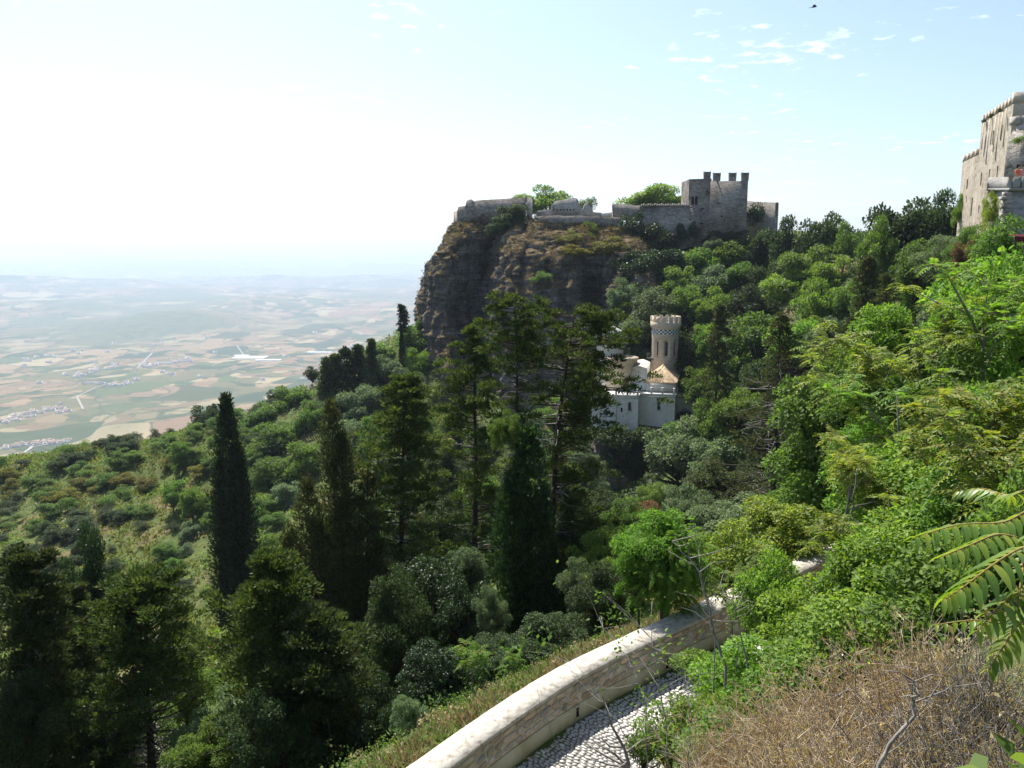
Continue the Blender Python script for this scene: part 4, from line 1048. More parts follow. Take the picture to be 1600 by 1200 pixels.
for i in range(len(cells)):
    if px[i] < 700 or px[i] > 1420 or py[i] > 1290 or cells[i, 1] > 4.0: continue
    k = int(rng.integers(8)); dz = rng.uniform(-.008, .008); w, L = cells[i, 2] - .011, cells[i, 3] - .011; a = ra[i] + rng.uniform(-.06, .06)
    if i in single:
        link('sett', SETT_ME[k], road, (q[i, 0], q[i, 1], Z0 + .035 + dz), (rng.uniform(-.03, .03), rng.uniform(-.03, .03), a), (L, w, 1))
    else:
        V = SETT[k].v[0] * [L, w, 1]; c, s_ = math.cos(a), math.sin(a)
        jn.add(np.c_[V[:, 0] * c - V[:, 1] * s_ + q[i, 0], V[:, 0] * s_ + V[:, 1] * c + q[i, 1], V[:, 2] + Z0 + .035 + dz], SETT[k].q[0], SETT[k].t[0])
tag(jn.build('setts', MAT['sett'], road), kind='stuff')

# ------------------------------------------------------------------ villages in the valley
MAT['far_wall'] = noise_mat('far_house_walls', [(.3, (.60, .56, .50)), (.7, (.78, .76, .72))], .08, kind='World', per_obj=.3)
MAT['far_roof'] = noise_mat('far_house_roofs', [(.3, (.36, .22, .15)), (.7, (.55, .42, .32))], .08, kind='World', per_obj=.4)
def house_mesh(w, d, h, rz):
    g = Geo(); g.box((-w / 2, -d / 2, -3), (w / 2, d / 2, h), m=0)
    e = .4; V = [(-w / 2 - e, -d / 2 - e, h + .02), (w / 2 + e, -d / 2 - e, h + .02), (w / 2 + e, d / 2 + e, h + .02), (-w / 2 - e, d / 2 + e, h + .02), (-w / 2 - e, 0, h + rz), (w / 2 + e, 0, h + rz)]
    g.add(V, [[0, 1, 5, 4], [2, 3, 4, 5], [0, 3, 2, 1]], [[0, 4, 3], [1, 2, 5]], m=1)
    return g.mesh('house', [MAT['far_wall'], MAT['far_roof']])
HM = [house_mesh(12, 9, 6, 2.2), house_mesh(18, 10, 6, 2.4), house_mesh(10, 10, 8, 1.8), house_mesh(26, 12, 5, 1.6)]
rng = np.random.default_rng(5)
VIL = [('white house in the village by the bend of the white valley road', 'village at the road bend', 22, (5, 88), (688, 702), 1.3),
       ('pale house in the strung out village above the green fields', 'strung out village', 30, (5, 100), (630, 662), 1.3),
       ('small white house in the hamlet in the middle of the valley', 'middle valley hamlet', 22, (118, 185), (568, 590), 1.4),
       ('small pale house by the far crossroads in the valley', 'crossroads hamlet', 18, (222, 290), (560, 577), 1.6),
       ('farm building beside the big pink field', 'farm at the pink field', 8, (170, 208), (596, 607), 1.5),
       ('white farm building south of the orchard', 'orchard farm', 5, (90, 116), (640, 646), 1.5),
       ('scattered far white farmhouse among the valley fields', 'far farmhouses', 60, (0, 600), (520, 600), 1.8),
       ('farm building below the green field on the near valley floor', 'farms near the hill foot', 12, (90, 112), (686, 694), 1.0)]
for label, grp, cnt, xr, yr, sc in VIL:
    for k in range(cnt):
        fx = rng.uniform(0, 1); px = xr[0] + fx * (xr[1] - xr[0]); py = yr[1] - fx * (yr[1] - yr[0]) * .7 - rng.uniform(0, .3) * (yr[1] - yr[0])
        if cnt == 60: py = rng.uniform(*yr)
        p = on_plain(px, py)
        o = link('house', HM[int(rng.integers(4))], None, p, (0, 0, rng.uniform(-.6, .6)), (sc, sc, sc * .9))
        tag(o, label, 'house', grp)
MAT['plastic'] = noise_mat('greenhouse_plastic', [(.3, (.5, .52, .52)), (.7, (.6, .61, .6))], .05, kind='World')
for px, py, w, d in ((392, 559, 190, 130), (420, 563, 150, 60), (500, 551, 150, 40), (378, 556, 90, 60)):
    p = on_plain(px, py); g = Geo(); n_ = max(2, int(d / 22))
    for k in range(n_):
        y0 = (k - n_ / 2) * 22
        a = np.linspace(0, math.pi, 7); V = np.vstack([np.c_[np.full(7, x), y0 + 10 - 10 * np.cos(a), 6 * np.sin(a)] for x in (-w / 2, w / 2)])
        i = np.arange(6)[:, None]; g.add(V, i + np.array([[0, 1, 8, 7]]))
    tag(g.build('greenhouse', MAT['plastic'], None, p), 'bright white plastic greenhouse on the far valley floor', 'greenhouse', 'valley greenhouses')
# ------------------------------------------------------------------ foliage generators
def rdir(rng, n):
    return unit(rng.normal(size=(n, 3)))
def crown_geo(seed, n_clump=26, n_leaf=7000, leaf=.08, cr=(.26, .42), two=False, low=-.55, aspect=.55, droop=0.15):
    """leaf clumps spread through a unit crown: returns leaf geometry and limb geometry"""
    rng = np.random.default_rng(seed)
    d = rdir(rng, n_clump * 3); d = d[d[:, 2] > low][:n_clump]
    c = d * rng.uniform(.34, .92, (len(d), 1)) * np.array([1, 1, .95]); r = rng.uniform(cr[0] * .75, cr[1] * 1.12, len(d))
    c = np.vstack([c, [[0, 0, .05]]]); r = np.append(r, .38)
    wgt = r ** 2; k = rng.choice(len(c), n_leaf, p=wgt / wgt.sum())
    u = rdir(rng, n_leaf); u[:, 2] = np.where(rng.random(n_leaf) < .6, np.abs(u[:, 2]), u[:, 2])
    rad = r[k][:, None] * (.45 + .62 * rng.random((n_leaf, 1)) ** .6)
    P = c[k] + u * rad * np.array([1, 1, .78])
    D = unit(u * .8 + rdir(rng, n_leaf) * .9 + np.array([0, 0, -droop]))
    N = unit(u * .6 + np.array([0, 0, .7]) + rdir(rng, n_leaf) * .55)
    L = leaf * rng.uniform(.65, 1.25, n_leaf)
    g = Geo(); g.leaves(P, D, N, L, L * aspect, .12, two=two)
    b = Geo()
    for i in range(len(c) - 1):
        s = np.array([0, 0, -.75 + .3 * rng.random()]); m_ = s * .45 + c[i] * .5 + rng.normal(size=3) * .06
        b.tube([s, m_, c[i]], [.045, .03, .012], 4, cap=False)
    return g, b
PROTO = {}
def proto(name, mat, **kw):
    g, b = crown_geo(**kw)
    PROTO[name] = (g.mesh('crown', [MAT[mat]]), b.mesh('branches', [MAT['bark']]))
for i in range(4): proto(f'far{i}', 'leaf_mid', seed=100 + i, n_clump=38 + 4 * i, n_leaf=9000, leaf=.085, cr=(.17, .30))
for i in range(3): proto(f'mid{i}', 'leaf_mid', seed=120 + i, n_clump=60, n_leaf=17000, leaf=.055, cr=(.14, .25))
for i in range(2): proto(f'near{i}', 'leaf_mid', seed=130 + i, n_clump=30, n_leaf=9000, leaf=.075, cr=(.2, .38), two=True, aspect=.62)
for i in range(3): proto(f'shrub{i}', 'leaf_mid', seed=140 + i, n_clump=14, n_leaf=2200, leaf=.13, cr=(.3, .5), low=-.1)
for i in range(2): proto(f'sparse{i}', 'leaf_mid', seed=150 + i, n_clump=16, n_leaf=2600, leaf=.085, cr=(.18, .32), two=True, aspect=.6)
TR = Geo(); TR.tube([(0, 0, 0), (.02, .01, .3), (-.015, .02, .65), (0, 0, 1)], [.028, .021, .017, .012], 7, cap=False)
TRUNK = TR.mesh('trunk', [MAT['bark']])
prng = np.random.default_rng(77)

def plant(proto_, mat, px, top, Y, w, h, label, name='broadleaf_tree', cat='tree', group=None, trunk=True, stems=True, z_floor=None, fill=True):
    """a plant whose crown fills w x h photo pixels at distance Y, standing on the ground below"""
    m = Y * 1.0 / FOC
    ztop = at(px, top, Y).z; x = xat(px, Y, ztop - h * m * .5)
    zc_ = (Y * CT - ztop * ST) / FOC; rw, rh = w * zc_ / 2, h * zc_ / 2
    zg = g1(x, Y) if z_floor is None else z_floor
    cz = ztop - rh * .98; skirt = False
    if trunk and ztop - zg > 2 * rh and fill:
        rh = max(rh, min((ztop - zg) * .47, rw * 1.05)); cz = ztop - rh * .98; skirt = True
    base = min(zg, cz - rh * .8)
    e = empty(name, (x, Y, base), 0, label, cat, group)
    cm, bm_ = PROTO[proto_]; rz = prng.uniform(0, 6.28)
    cz2 = cz - rh * 1.15
    while skirt and cz2 - rh * .2 > zg:                    # lower tiers of the same crown
        link('crown', cm, e, (prng.uniform(-.2, .2) * rw, prng.uniform(-.2, .2) * rw, cz2 - base), (0, 0, prng.uniform(0, 6.28)), (rw * prng.uniform(.85, 1.05), rw * prng.uniform(.85, 1.05), rh), MAT[mat]); cz2 -= rh * 1.15
    link('crown', cm, e, (0, 0, cz - base), (prng.uniform(-.12, .12), prng.uniform(-.12, .12), rz), (rw, rw * prng.uniform(.85, 1.1), rh * 1.06), MAT[mat])
    if stems:
        link('branches', bm_, e, (0, 0, cz - base), (0, 0, rz), (rw, rw, rh))
    if trunk and cz - base > .5:
        H = cz - base + rh * .2; tw = max(.5, min(1.4, rw / H * 2.2))
        link('trunk', TRUNK, e, (0, 0, -.2), (0, 0, rz), (H * tw, H * tw, H + .2))
    return e

def conifer(seed, H, R, prof, n_br, rise=.25, t0=.12, pads=3, n_pad=90, pr=.5, leaf=.2, lw=.38, lean=(0, 0), bend=.35, tr=.2, dead=20, flat=.55, dense_tip=True, az_bias=None, up=.5, dens=None, dead_t=(.1, .75)):
    rng = np.random.default_rng(seed); wood = Geo(); fol = Geo()
    tt = np.linspace(0, 1, 9)
    tp = np.c_[lean[0] * tt ** 1.3 + np.cumsum(rng.normal(0, bend * .25, 9)) * tt, lean[1] * tt + np.cumsum(rng.normal(0, bend * .25, 9)) * tt, tt * H]
    tp[0, :2] = 0
    wood.tube(np.vstack([[tp[0][0], tp[0][1], -.5], tp]), np.append(tr * 1.15, tr * (1 - tt * .88)), 8)
    PP, DD, NN = [], [], []
    for i in range(n_br):
        t = t0 + (1 - t0) * ((i + rng.random()) / n_br) ** .92
        az = i * 2.39996 + rng.normal(0, .5)
        if az_bias is not None and rng.random() < az_bias[1]: az = az_bias[0] + rng.normal(0, .5)
        L = R * np.interp(t, [p[0] for p in prof], [p[1] for p in prof]) * rng.uniform(.42, 1.25)
        s = np.array([np.interp(t, tt, tp[:, k]) for k in range(3)])
        d = np.array([math.cos(az), math.sin(az), 0]); r_ = rise * rng.uniform(.5, 1.5)
        pts = s + d * L * np.array([[0], [.35], [.7], [1]]) + np.array([[0, 0, 0], [0, 0, r_ * L * .22], [0, 0, r_ * L * .62], [0, 0, r_ * L]]) + np.vstack([np.zeros(3), rng.normal(0, .06 * L, (3, 3))])
        if L > .25: wood.tube(pts, np.array([.16, .11, .07, .025]) * tr * (1.2 - .5 * t) * min(1.6, .5 + L / R), 4, cap=False)
        np_ = pads if dens is None or rng.random() < np.interp(t, [q[0] for q in dens], [q[1] for q in dens]) else 0
        for q in range(np_):
            f = rng.uniform(.38, 1.02) if q else 1.0
            c = np.array([np.interp(f, [0, .35, .7, 1], pts[:, k]) for k in range(3)]) + rng.normal(0, .12 * L + .05, 3) * [1, 1, .5]
            rr = pr * rng.uniform(.6, 1.2) * (1 if t < .9 else .7)
            n = int(n_pad * .74 * rng.uniform(.6, 1.2)); u = rdir(rng, n); u[:, 2] = np.abs(u[:, 2]) * 1.1 - .25
            P = c + u * rr * np.array([1, 1, flat]) * rng.uniform(.4, 1.05, (n, 1))
            PP.append(P); DD.append(unit(u * .7 + d * .45 + np.array([0, 0, up]) + rng.normal(0, .35, (n, 3)))); NN.append(rdir(rng, n) + [0, 0, .6])
    for i in range(dead):
        t = rng.uniform(*dead_t); az = rng.uniform(0, 6.28); L = R * rng.uniform(.25, .75)
        s = np.array([np.interp(t, tt, tp[:, k]) for k in range(3)]); d = np.array([math.cos(az), math.sin(az), rng.uniform(-.25, .3)])
        p1 = s + d * L * .55 + rng.normal(0, .08, 3); p2 = s + d * L + rng.normal(0, .2, 3)
        wood.tube([s, p1, p2], [.035, .022, .008], 3, m=1, cap=False)
        for _ in range(2):
            e_ = p1 + rng.normal(0, .35, 3) * L * .5; wood.tube([p1, e_], [.014, .005], 3, m=1, cap=False)
    P, D, N = np.vstack(PP), np.vstack(DD), np.vstack(NN); Ls = leaf * 1.14 * rng.uniform(.6, 1.3, len(P))
    fol.leaves(P, D, N, Ls, Ls * lw, .1)
    return wood, fol
def put_conifer(px, top, Y, w, label, mat='leaf_conifer', name='conifer', cat='tree', group=None, base=None, **kw):
    z0 = at(px, top, Y).z; x = xat(px, Y, z0 - 5); zg = g1(x, Y) if base is None else base
    zc_ = (Y * CT - z0 * ST) / FOC
    lean = kw.get('lean', (0, 0)); x0 = x - lean[0]
    zg = g1(x0, Y) if base is None else base
    e = empty(name, (x0, Y, zg), 0, label, cat, group)
    wood, fol = conifer(H=z0 - zg, R=w * zc_ / 2, **kw)
    wood.build('trunk', [MAT['bark'], MAT['twig_grey']], e, smooth=False); fol.build('crown', MAT[mat], e)
    return e
def spindle(seed, cols, n, leaf=.22, lw=.34, rag=.2):
    """upright dense cypress foliage: cols are (x, y, z0, z1, radius)"""
    rng = np.random.default_rng(seed); g = Geo(); w = Geo()
    vol = np.array([(c[3] - c[2]) * c[4] for c in cols]); vol = vol / vol.sum()
    for c, v in zip(cols, vol):
        m = int(n * v); t = rng.random(m) ** .85; a = rng.uniform(0, 2 * math.pi, m)
        prof = np.interp(t, [0, .06, .3, .6, .85, 1], [.55, .85, 1, .86, .5, .06])
        lob = .72 + .5 * fbm(np.c_[np.cos(a) * 2.2 + c[0], np.sin(a) * 2.2, t * (c[3] - c[2]) * .45], seed, 4)
        r = c[4] * prof * lob * (1 - .55 * rng.random(m) ** 2.2) + rng.normal(0, rag * .1, m)
        P = np.c_[c[0] + r * np.cos(a), c[1] + r * np.sin(a), c[2] + t * (c[3] - c[2])]
        D = unit(np.c_[np.cos(a) * .35, np.sin(a) * .35, np.full(m, 1.0)] + rng.normal(0, .35, (m, 3)))
        N = unit(np.c_[np.cos(a), np.sin(a), np.full(m, .3)] + rng.normal(0, .5, (m, 3)))
        L = leaf * rng.uniform(.6, 1.4, m); g.leaves(P, D, N, L, L * lw, .1)
        w.tube([(c[0] * .3, c[1] * .3, -.5), (c[0] * .8, c[1] * .8, c[2]), (c[0], c[1], c[2] + (c[3] - c[2]) * .9)], [c[4] * .16, c[4] * .12, .02], 6)
    return g, w
def plumes(seed, cols, n_clump, per, leaf, lw=.4, size=(.32, .62), tall=1.7):
    """upright cypress foliage made of many plume-like clumps"""
    rng = np.random.default_rng(seed); g = Geo(); w = Geo(); per = int(per * .76); leaf *= 1.12
    vol = np.array([(c[3] - c[2]) * c[4] for c in cols]); vol = vol / vol.sum()
    for c, v in zip(cols, vol):
        m = max(6, int(n_clump * v)); t = (np.arange(m) + rng.random(m)) / m; t = t ** .9; a = np.arange(m) * 2.39996 + rng.normal(0, .5, m)
        prof = np.interp(t, [0, .08, .3, .6, .85, 1], [.6, .9, 1, .82, .48, .05])
        r = c[4] * prof * rng.uniform(.45, 1.12, m); s = rng.uniform(*size, m) * (.55 + .6 * prof)
        C = np.c_[c[0] + r * np.cos(a), c[1] + r * np.sin(a), c[2] + t * (c[3] - c[2])]
        k = np.repeat(np.arange(m), per); n = len(k); u = rdir(rng, n); u[:, 2] += .25
        P = C[k] + u * s[k][:, None] * [1, 1, tall] * rng.uniform(.5, 1.05, (n, 1))
        out = np.c_[np.cos(a), np.sin(a), np.zeros(m)][k]
        D = unit(u * .6 + out * .3 + [0, 0, .8] + rng.normal(0, .3, (n, 3))); N = unit(u + out * .5 + rng.normal(0, .5, (n, 3)))
        L = leaf * rng.uniform(.6, 1.35, n); g.leaves(P, D, N, L, L * lw, .1)
        w.tube([(c[0] * .3, c[1] * .3, -.5), (c[0] * .8, c[1] * .8, c[2]), (c[0], c[1], c[2] + (c[3] - c[2]) * .9)], [c[4] * .14, c[4] * .11, .02], 6)
        for i in range(0, m, 2): w.tube([(c[0], c[1], C[i, 2] - r[i] * .9), C[i]], [.04, .012], 3, cap=False)
    return g, w
def put_plumes(px, top, Y, label, cols, n_clump, per, mat, seed, leaf, name='cypress', cat='tree', group=None, **kw):
    z0 = at(px, top, Y).z; x = xat(px, Y, z0 - 5); zg = g1(x, Y); H = z0 - zg
    e = empty(name, (x, Y, zg), 0, label, cat, group)
    g, w = plumes(seed, [(c[0], c[1], c[2] * H, c[3] * H, c[4]) for c in cols], n_clump, per, leaf, **kw)
    w.build('trunk', MAT['bark'], e); g.build('crown', MAT[mat], e); return e
def put_spindle(px, top, Y, label, cols, n, mat, seed, name='cypress', leaf=.22, base=None, **kw):
    z0 = at(px, top, Y).z; x = xat(px, Y, z0 - 5); zg = g1(x, Y) if base is None else base; H = z0 - zg
    e = empty(name, (x, Y, zg), 0, label, 'tree')
    g, w = spindle(seed, [(c[0], c[1], c[2] * H, c[3] * H, c[4]) for c in cols], n, leaf, **kw)
    w.build('trunk', MAT['bark'], e); g.build('crown', MAT[mat], e)
    return e

# ------------------------------------------------------------------ trees on the wooded slope below the castles
F_ = lambda: f'far{prng.integers(4)}'
W = 'trees of the wooded slope'
SLOPE = [  # material, px, top, Y, w, h, label
 ('leaf_mid', 1092, 384, 172, 92, 66, 'broad green tree directly under the ivy of the square castle tower'),
 ('leaf_mid', 1148, 372, 172, 84, 62, 'rounded green tree touching the foot of the tall forked-battlement tower'),
 ('leaf_dark', 1188, 354, 168, 66, 80, 'dark tree standing right below the ruined wing of the castle'),
 ('leaf_dark', 1122, 362, 176, 44, 32, 'low dark bush at the foot of the tall square tower'),
 ('leaf_grey', 1117, 368, 173, 34, 28, 'small silvery bush at the tall square tower foot'),
 ('leaf_dark', 1236, 344, 160, 74, 96, 'dark skyline tree just right of the ruined castle wing'),
 ('leaf_dark', 1284, 338, 152, 80, 100, 'dense dark skyline tree between the ruined castle and the sky gap'),
 ('leaf_mid', 1318, 352, 146, 60, 90, 'green skyline tree at the left lip of the sky gap'),
 ('leaf_mid', 1262, 388, 146, 92, 74, 'sunny green tree below the dense dark skyline tree'),
 ('leaf_bright', 1304, 404, 138, 76, 66, 'light green rounded tree under the sky gap'),
 ('leaf_dark', 1412, 303, 112, 116, 150, 'tallest dark skyline tree left of the beige castle'),
 ('leaf_dark', 1468, 306, 108, 84, 120, 'dark skyline tree beside the ivy of the beige castle'),
 ('leaf_mid', 1372, 346, 110, 60, 110, 'slim green tree at the right lip of the sky gap'),
 ('leaf_mid', 1436, 378, 98, 90, 90, 'green tree below the tallest dark skyline tree'),
 ('leaf_grey', 1484, 366, 88, 92, 64, 'grey green leafy bush under the beige castle wall'),
 ('leaf_mid', 1516, 350, 80, 74, 52, 'leafy green bank between the beige castle wall and the bastion'),
 ('leaf_brown', 1512, 374, 74, 52, 56, 'brown dried bush on the bank below the bastion'),
 ('leaf_mid', 1066, 416, 164, 72, 60, 'green tree at the edge of the cliff shadow below the front castle wall'),
 ('leaf_grey', 1110, 420, 162, 84, 62, 'grey green tree below the broad tree under the square tower'),
 ('leaf_mid', 1160, 406, 158, 76, 60, 'mid green tree under the rounded tree at the forked-battlement tower'),
 ('leaf_dark', 1206, 402, 152, 66, 90, 'dark narrow tree between two lighter trees on the mid slope'),
 ('leaf_bright', 1238, 424, 144, 86, 66, 'bright green tree in the middle of the wooded slope'),
 ('leaf_grey', 972, 438, 158, 44, 52, 'bluish green tree against the dark shaded cliff base'),
 ('leaf_grey', 1022, 452, 152, 88, 54, 'wide grey green tree above the round tower'),
 ('leaf_mid', 1076, 446, 152, 70, 58, 'round green tree up the slope behind the round tower'),
 ('leaf_bright', 1118, 452, 148, 66, 62, 'light green tree above and right of the round tower'),
 ('leaf_dark', 1176, 448, 144, 80, 66, 'dark green tree above the bright mid slope grove'),
 ('leaf_bright', 1282, 440, 128, 90, 80, 'bright green spreading tree under the light rounded tree'),
 ('leaf_mid', 1334, 430, 124, 60, 90, 'mid green tree left of the grey half dead conifers'),
 ('leaf_grey', 1006, 488, 150, 60, 60, 'grey green tree just left of the round tower top'),
 ('leaf_dark', 1078, 520, 142, 54, 66, 'dark tree touching the right side of the round tower'),
 ('leaf_bright', 1104, 506, 140, 60, 54, 'yellowish tree a little right of the round tower battlements'),
 ('leaf_mid', 1190, 484, 126, 128, 100, 'largest broad green tree in the middle of the slope'),
 ('leaf_bright', 1250, 498, 116, 100, 90, 'large light green tree above the bare-trunked conifer'),
 ('leaf_grey', 1300, 496, 104, 80, 80, 'pale grey green tree left of the brown dead conifers'),
 ('leaf_mid', 1092, 574, 132, 64, 66, 'green tree right beside the tiled roof of the little castle'),
 ('leaf_mid', 1138, 548, 122, 76, 90, 'green tree behind the narrow dark conifer'),
 ('leaf_dark', 1184, 566, 112, 74, 84, 'dark shaded tree below the largest broad tree'),
 ('leaf_mid', 1160, 604, 100, 92, 74, 'round green tree right of the little castle annexe'),
 ('leaf_mid', 1112, 628, 112, 80, 66, 'green tree just below the little castle annexe'),
 ('leaf_grey', 1064, 660, 112, 116, 96, 'silvery green tree in front of the rock under the little castle'),
 ('leaf_grey', 1122, 678, 98, 84, 84, 'silvery tree to the right of the rock outcrop'),
 ('leaf_dark', 1196, 640, 88, 70, 80, 'dark tree behind the bare-trunked conifer'),
 ('leaf_olive', 1128, 716, 74, 130, 96, 'feathery dull green tree left of the bare-trunked conifer'),
 ('leaf_grey', 1080, 756, 64, 100, 90, 'feathery dull green bush left below the bare-trunked conifer'),
 ('leaf_grey', 1150, 772, 54, 130, 90, 'grey green bush under the feathery tree'),
 ('leaf_mid', 1022, 752, 92, 56, 40, 'low bright bush at the foot of the rock outcrop'),
 ('leaf_brown', 1014, 780, 66, 70, 44, 'brown dead bush near the foot of the rock outcrop'),
 ('leaf_dark', 1264, 600, 70, 70, 120, 'dark shaded tree right of the bare-trunked conifer'),
 ('leaf_dark', 1310, 640, 60, 90, 120, 'dark tree under the round glossy shrub'),
 ('leaf_dark', 1350, 760, 38, 110, 100, 'dark shaded bush behind the pale sapling trunk'),
 ('leaf_dark', 1240, 800, 36, 110, 90, 'dark shaded bush below the bare-trunked conifer'),
 ('leaf_grey', 1190, 830, 31, 120, 80, 'grey green bush just beyond the roadside wall'),
]
for i, (mt, px, top, Y, w, h, lab) in enumerate(SLOPE):
    pr_ = F_() if Y > 95 else f'mid{prng.integers(3)}'
    plant(pr_, mt, px, top, Y, w * 1.12, h * 1.25, lab, group=W, name='bush' if ' bush' in lab else 'broadleaf_tree', cat='bush' if ' bush' in lab else 'tree')
# dark fill among the trees
def rnd_patch(n, xr, yr, sz, seed, mats, test=None):
    rng = np.random.default_rng(seed); x = rng.uniform(*xr, n); y = rng.uniform(*yr, n)
    if test is not None:
        k = test(x, y); x, y = x[k], y[k]
    return x, y, ground(x, y), rng
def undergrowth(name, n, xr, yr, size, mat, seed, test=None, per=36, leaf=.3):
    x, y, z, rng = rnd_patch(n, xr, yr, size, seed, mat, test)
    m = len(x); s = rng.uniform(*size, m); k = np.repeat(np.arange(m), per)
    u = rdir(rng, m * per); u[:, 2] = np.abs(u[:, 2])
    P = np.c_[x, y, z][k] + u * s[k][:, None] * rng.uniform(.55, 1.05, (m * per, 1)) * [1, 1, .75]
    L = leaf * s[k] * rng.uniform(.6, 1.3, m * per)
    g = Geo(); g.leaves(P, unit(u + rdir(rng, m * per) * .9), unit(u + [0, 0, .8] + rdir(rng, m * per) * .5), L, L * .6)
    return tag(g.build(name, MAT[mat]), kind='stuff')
def wood_zone(x, y):
    zc_ = y * CT; px = 800 + FOC * x / zc_
    return (px > 930) & (wall_off(x, y) < -2.5)
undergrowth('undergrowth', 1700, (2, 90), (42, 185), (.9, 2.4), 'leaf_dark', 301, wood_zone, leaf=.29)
undergrowth('undergrowth', 900, (-34, 24), (21, 80), (.6, 1.4), 'leaf_mid', 302, lambda x, y: wall_off(x, y) < -3.5, per=90, leaf=.135)
undergrowth('undergrowth', 500, (-32, 24), (80, 150), (.9, 2.2), 'leaf_mid', 303, lambda x, y: (x > -26) & (x < 22), leaf=.24)

# narrow dark conifers and the half dead ones on the slope
CONE = [(0, .9), (.25, 1), (.6, .72), (.85, .4), (1, .08)]
OPEN = [(0, .5), (.3, .85), (.6, 1), (.85, .8), (1, .3)]
put_conifer(1122, 478, 112, 52, 'narrow dark conifer rising right of the round tower', 'leaf_olive', seed=1, prof=CONE, n_br=70, n_pad=60, pr=.7, leaf=.42, tr=.25, dead=10)
put_conifer(1352, 404, 96, 60, 'dull brownish conifer below the sky gap', 'leaf_olive', seed=2, prof=CONE, n_br=70, n_pad=60, pr=.7, leaf=.36, tr=.25, dead=40)
put_conifer(1386, 430, 86, 56, 'half dead grey conifer behind the bright young trees', 'leaf_olive', seed=3, prof=CONE, n_br=55, n_pad=40, pr=.6, leaf=.3, tr=.25, dead=80)
put_conifer(1330, 500, 84, 70, 'brownish conifer above the round glossy shrub', 'leaf_olive', seed=4, prof=CONE, n_br=70, n_pad=60, pr=.6, leaf=.3, tr=.25, dead=40)
put_conifer(1218, 492, 62, 170, 'tall bare-trunked conifer with drooping dull sprays in the middle of the slope', 'leaf_olive', seed=5, prof=[(0, .9), (.2, 1), (.45, .75), (.7, .45), (1, .06)], n_br=110, n_pad=46, pads=3, pr=.55, leaf=.22, tr=.3, dead=120, rise=.05, t0=.08, up=.25)

# ------------------------------------------------------------------ greenery of the castle rock
CR = 'greenery on the castle rock'
for mt, px, top, Y, w, h, lab, zf in [
 ('leaf_bright', 853, 293, 203, 78, 50, 'pale green tree behind the ruined middle wall', 6),
 ('leaf_bright', 814, 301, 204, 22, 20, 'tiny tree top over the end of the curtain wall', 6),
 ('leaf_grey', 917, 307, 200, 30, 34, 'small grey green tree right of the ruined hump', 6),
 ('leaf_bright', 1018, 290, 206, 104, 50, 'wide round topped tree behind the outer castle wall', 6),
 ('leaf_bright', 1056, 302, 206, 40, 34, 'small light tree against the low tower side', 6),
 ('leaf_dark', 801, 316, 181.5, 50, 44, 'dark bush hiding the right part of the curtain wall', None),
 ('leaf_dark', 786, 338, 179, 46, 36, 'dark bush at the head of the rock gully', None),
 ('leaf_mid', 797, 372, 177, 18, 34, 'ivy strip hanging in the rock gully', None),
 ('leaf_mid', 922, 344, 179, 22, 36, 'ivy clump on the pier of the retaining wall', None),
 ('leaf_mid', 921, 372, 176, 18, 46, 'ivy trailing down the cliff under the pier', None),
 ('leaf_mid', 846, 424, 164, 26, 20, 'small tree clinging to the dark cliff face', None),
 ('leaf_gorse', 890, 362, 175, 46, 26, 'yellowish scrub under the retaining wall', None),
 ('leaf_gorse', 950, 372, 174, 60, 34, 'dry yellowish scrub on the right shoulder of the cliff', None),
 ('leaf_gorse', 900, 384, 170, 50, 22, 'dry scrub on the ledge below the retaining wall', None),
 ('leaf_ivy', 981, 334, 179, 26, 42, 'square dark ivy at the corner of the front wall', None),
 ('leaf_ivy', 997, 338, 177.6, 22, 50, 'dark ivy hanging beside the square ivy', None),
 ('leaf_ivy', 1022, 346, 176.6, 58, 66, 'large dark ivy covering the front wall', None),
 ('leaf_ivy', 1036, 386, 172, 76, 66, 'dark ivy mass below the front wall', None),
 ('leaf_ivy', 1000, 388, 169, 70, 80, 'dark creeper draping the right end of the cliff', None),
 ('leaf_ivy', 1066, 354, 177, 20, 32, 'small dark ivy column on the front wall', None),
 ('leaf_ivy', 1084, 346, 176.8, 15, 34, 'thin ivy column near the low tower', None),
 ('leaf_ivy', 1178, 315, 183, 30, 48, 'dark ivy on the ruined wing', None),
 ('leaf_ivy', 1145, 360, 174.5, 46, 22, 'dark ivy along the foot of the tall tower', None),
 ('leaf_ivy', 968, 396, 170, 40, 60, 'dark creeper on the cliff below the square ivy', None),
 ('leaf_ivy', 960, 470, 158, 60, 70, 'dark creeper at the shaded right foot of the cliff', None),
 ('leaf_dark', 1006, 520, 150, 50, 50, 'dark bush behind the little castle turret', None),
 ('leaf_ivy', 1000, 440, 162, 56, 60, 'dark creeper in the shade under the ivy mass', None),
 ('leaf_ivy', 1048, 420, 166, 50, 60, 'dark shaded bush left of the wooded slope top', None),
 ('leaf_dark', 900, 500, 152, 50, 40, 'dark bush at the foot of the pale rock scar', None)]:
    tall = h > w * 1.3
    plant('shrub%d' % prng.integers(3) if w < 40 else F_(), mt, px, top, Y, w * 1.15, h * 1.15, lab, name='ivy' if ('ivy' in lab or 'creeper' in lab) else ('tree' if 'tree' in lab else 'bush'),
          cat='ivy' if ('ivy' in lab or 'creeper' in lab) else ('tree' if 'tree' in lab else 'bush'), group=CR, trunk='tree' in lab and zf is not None, stems=False,
          z_floor=zf if zf is not None else at(px, top + h * .95, Y).z)
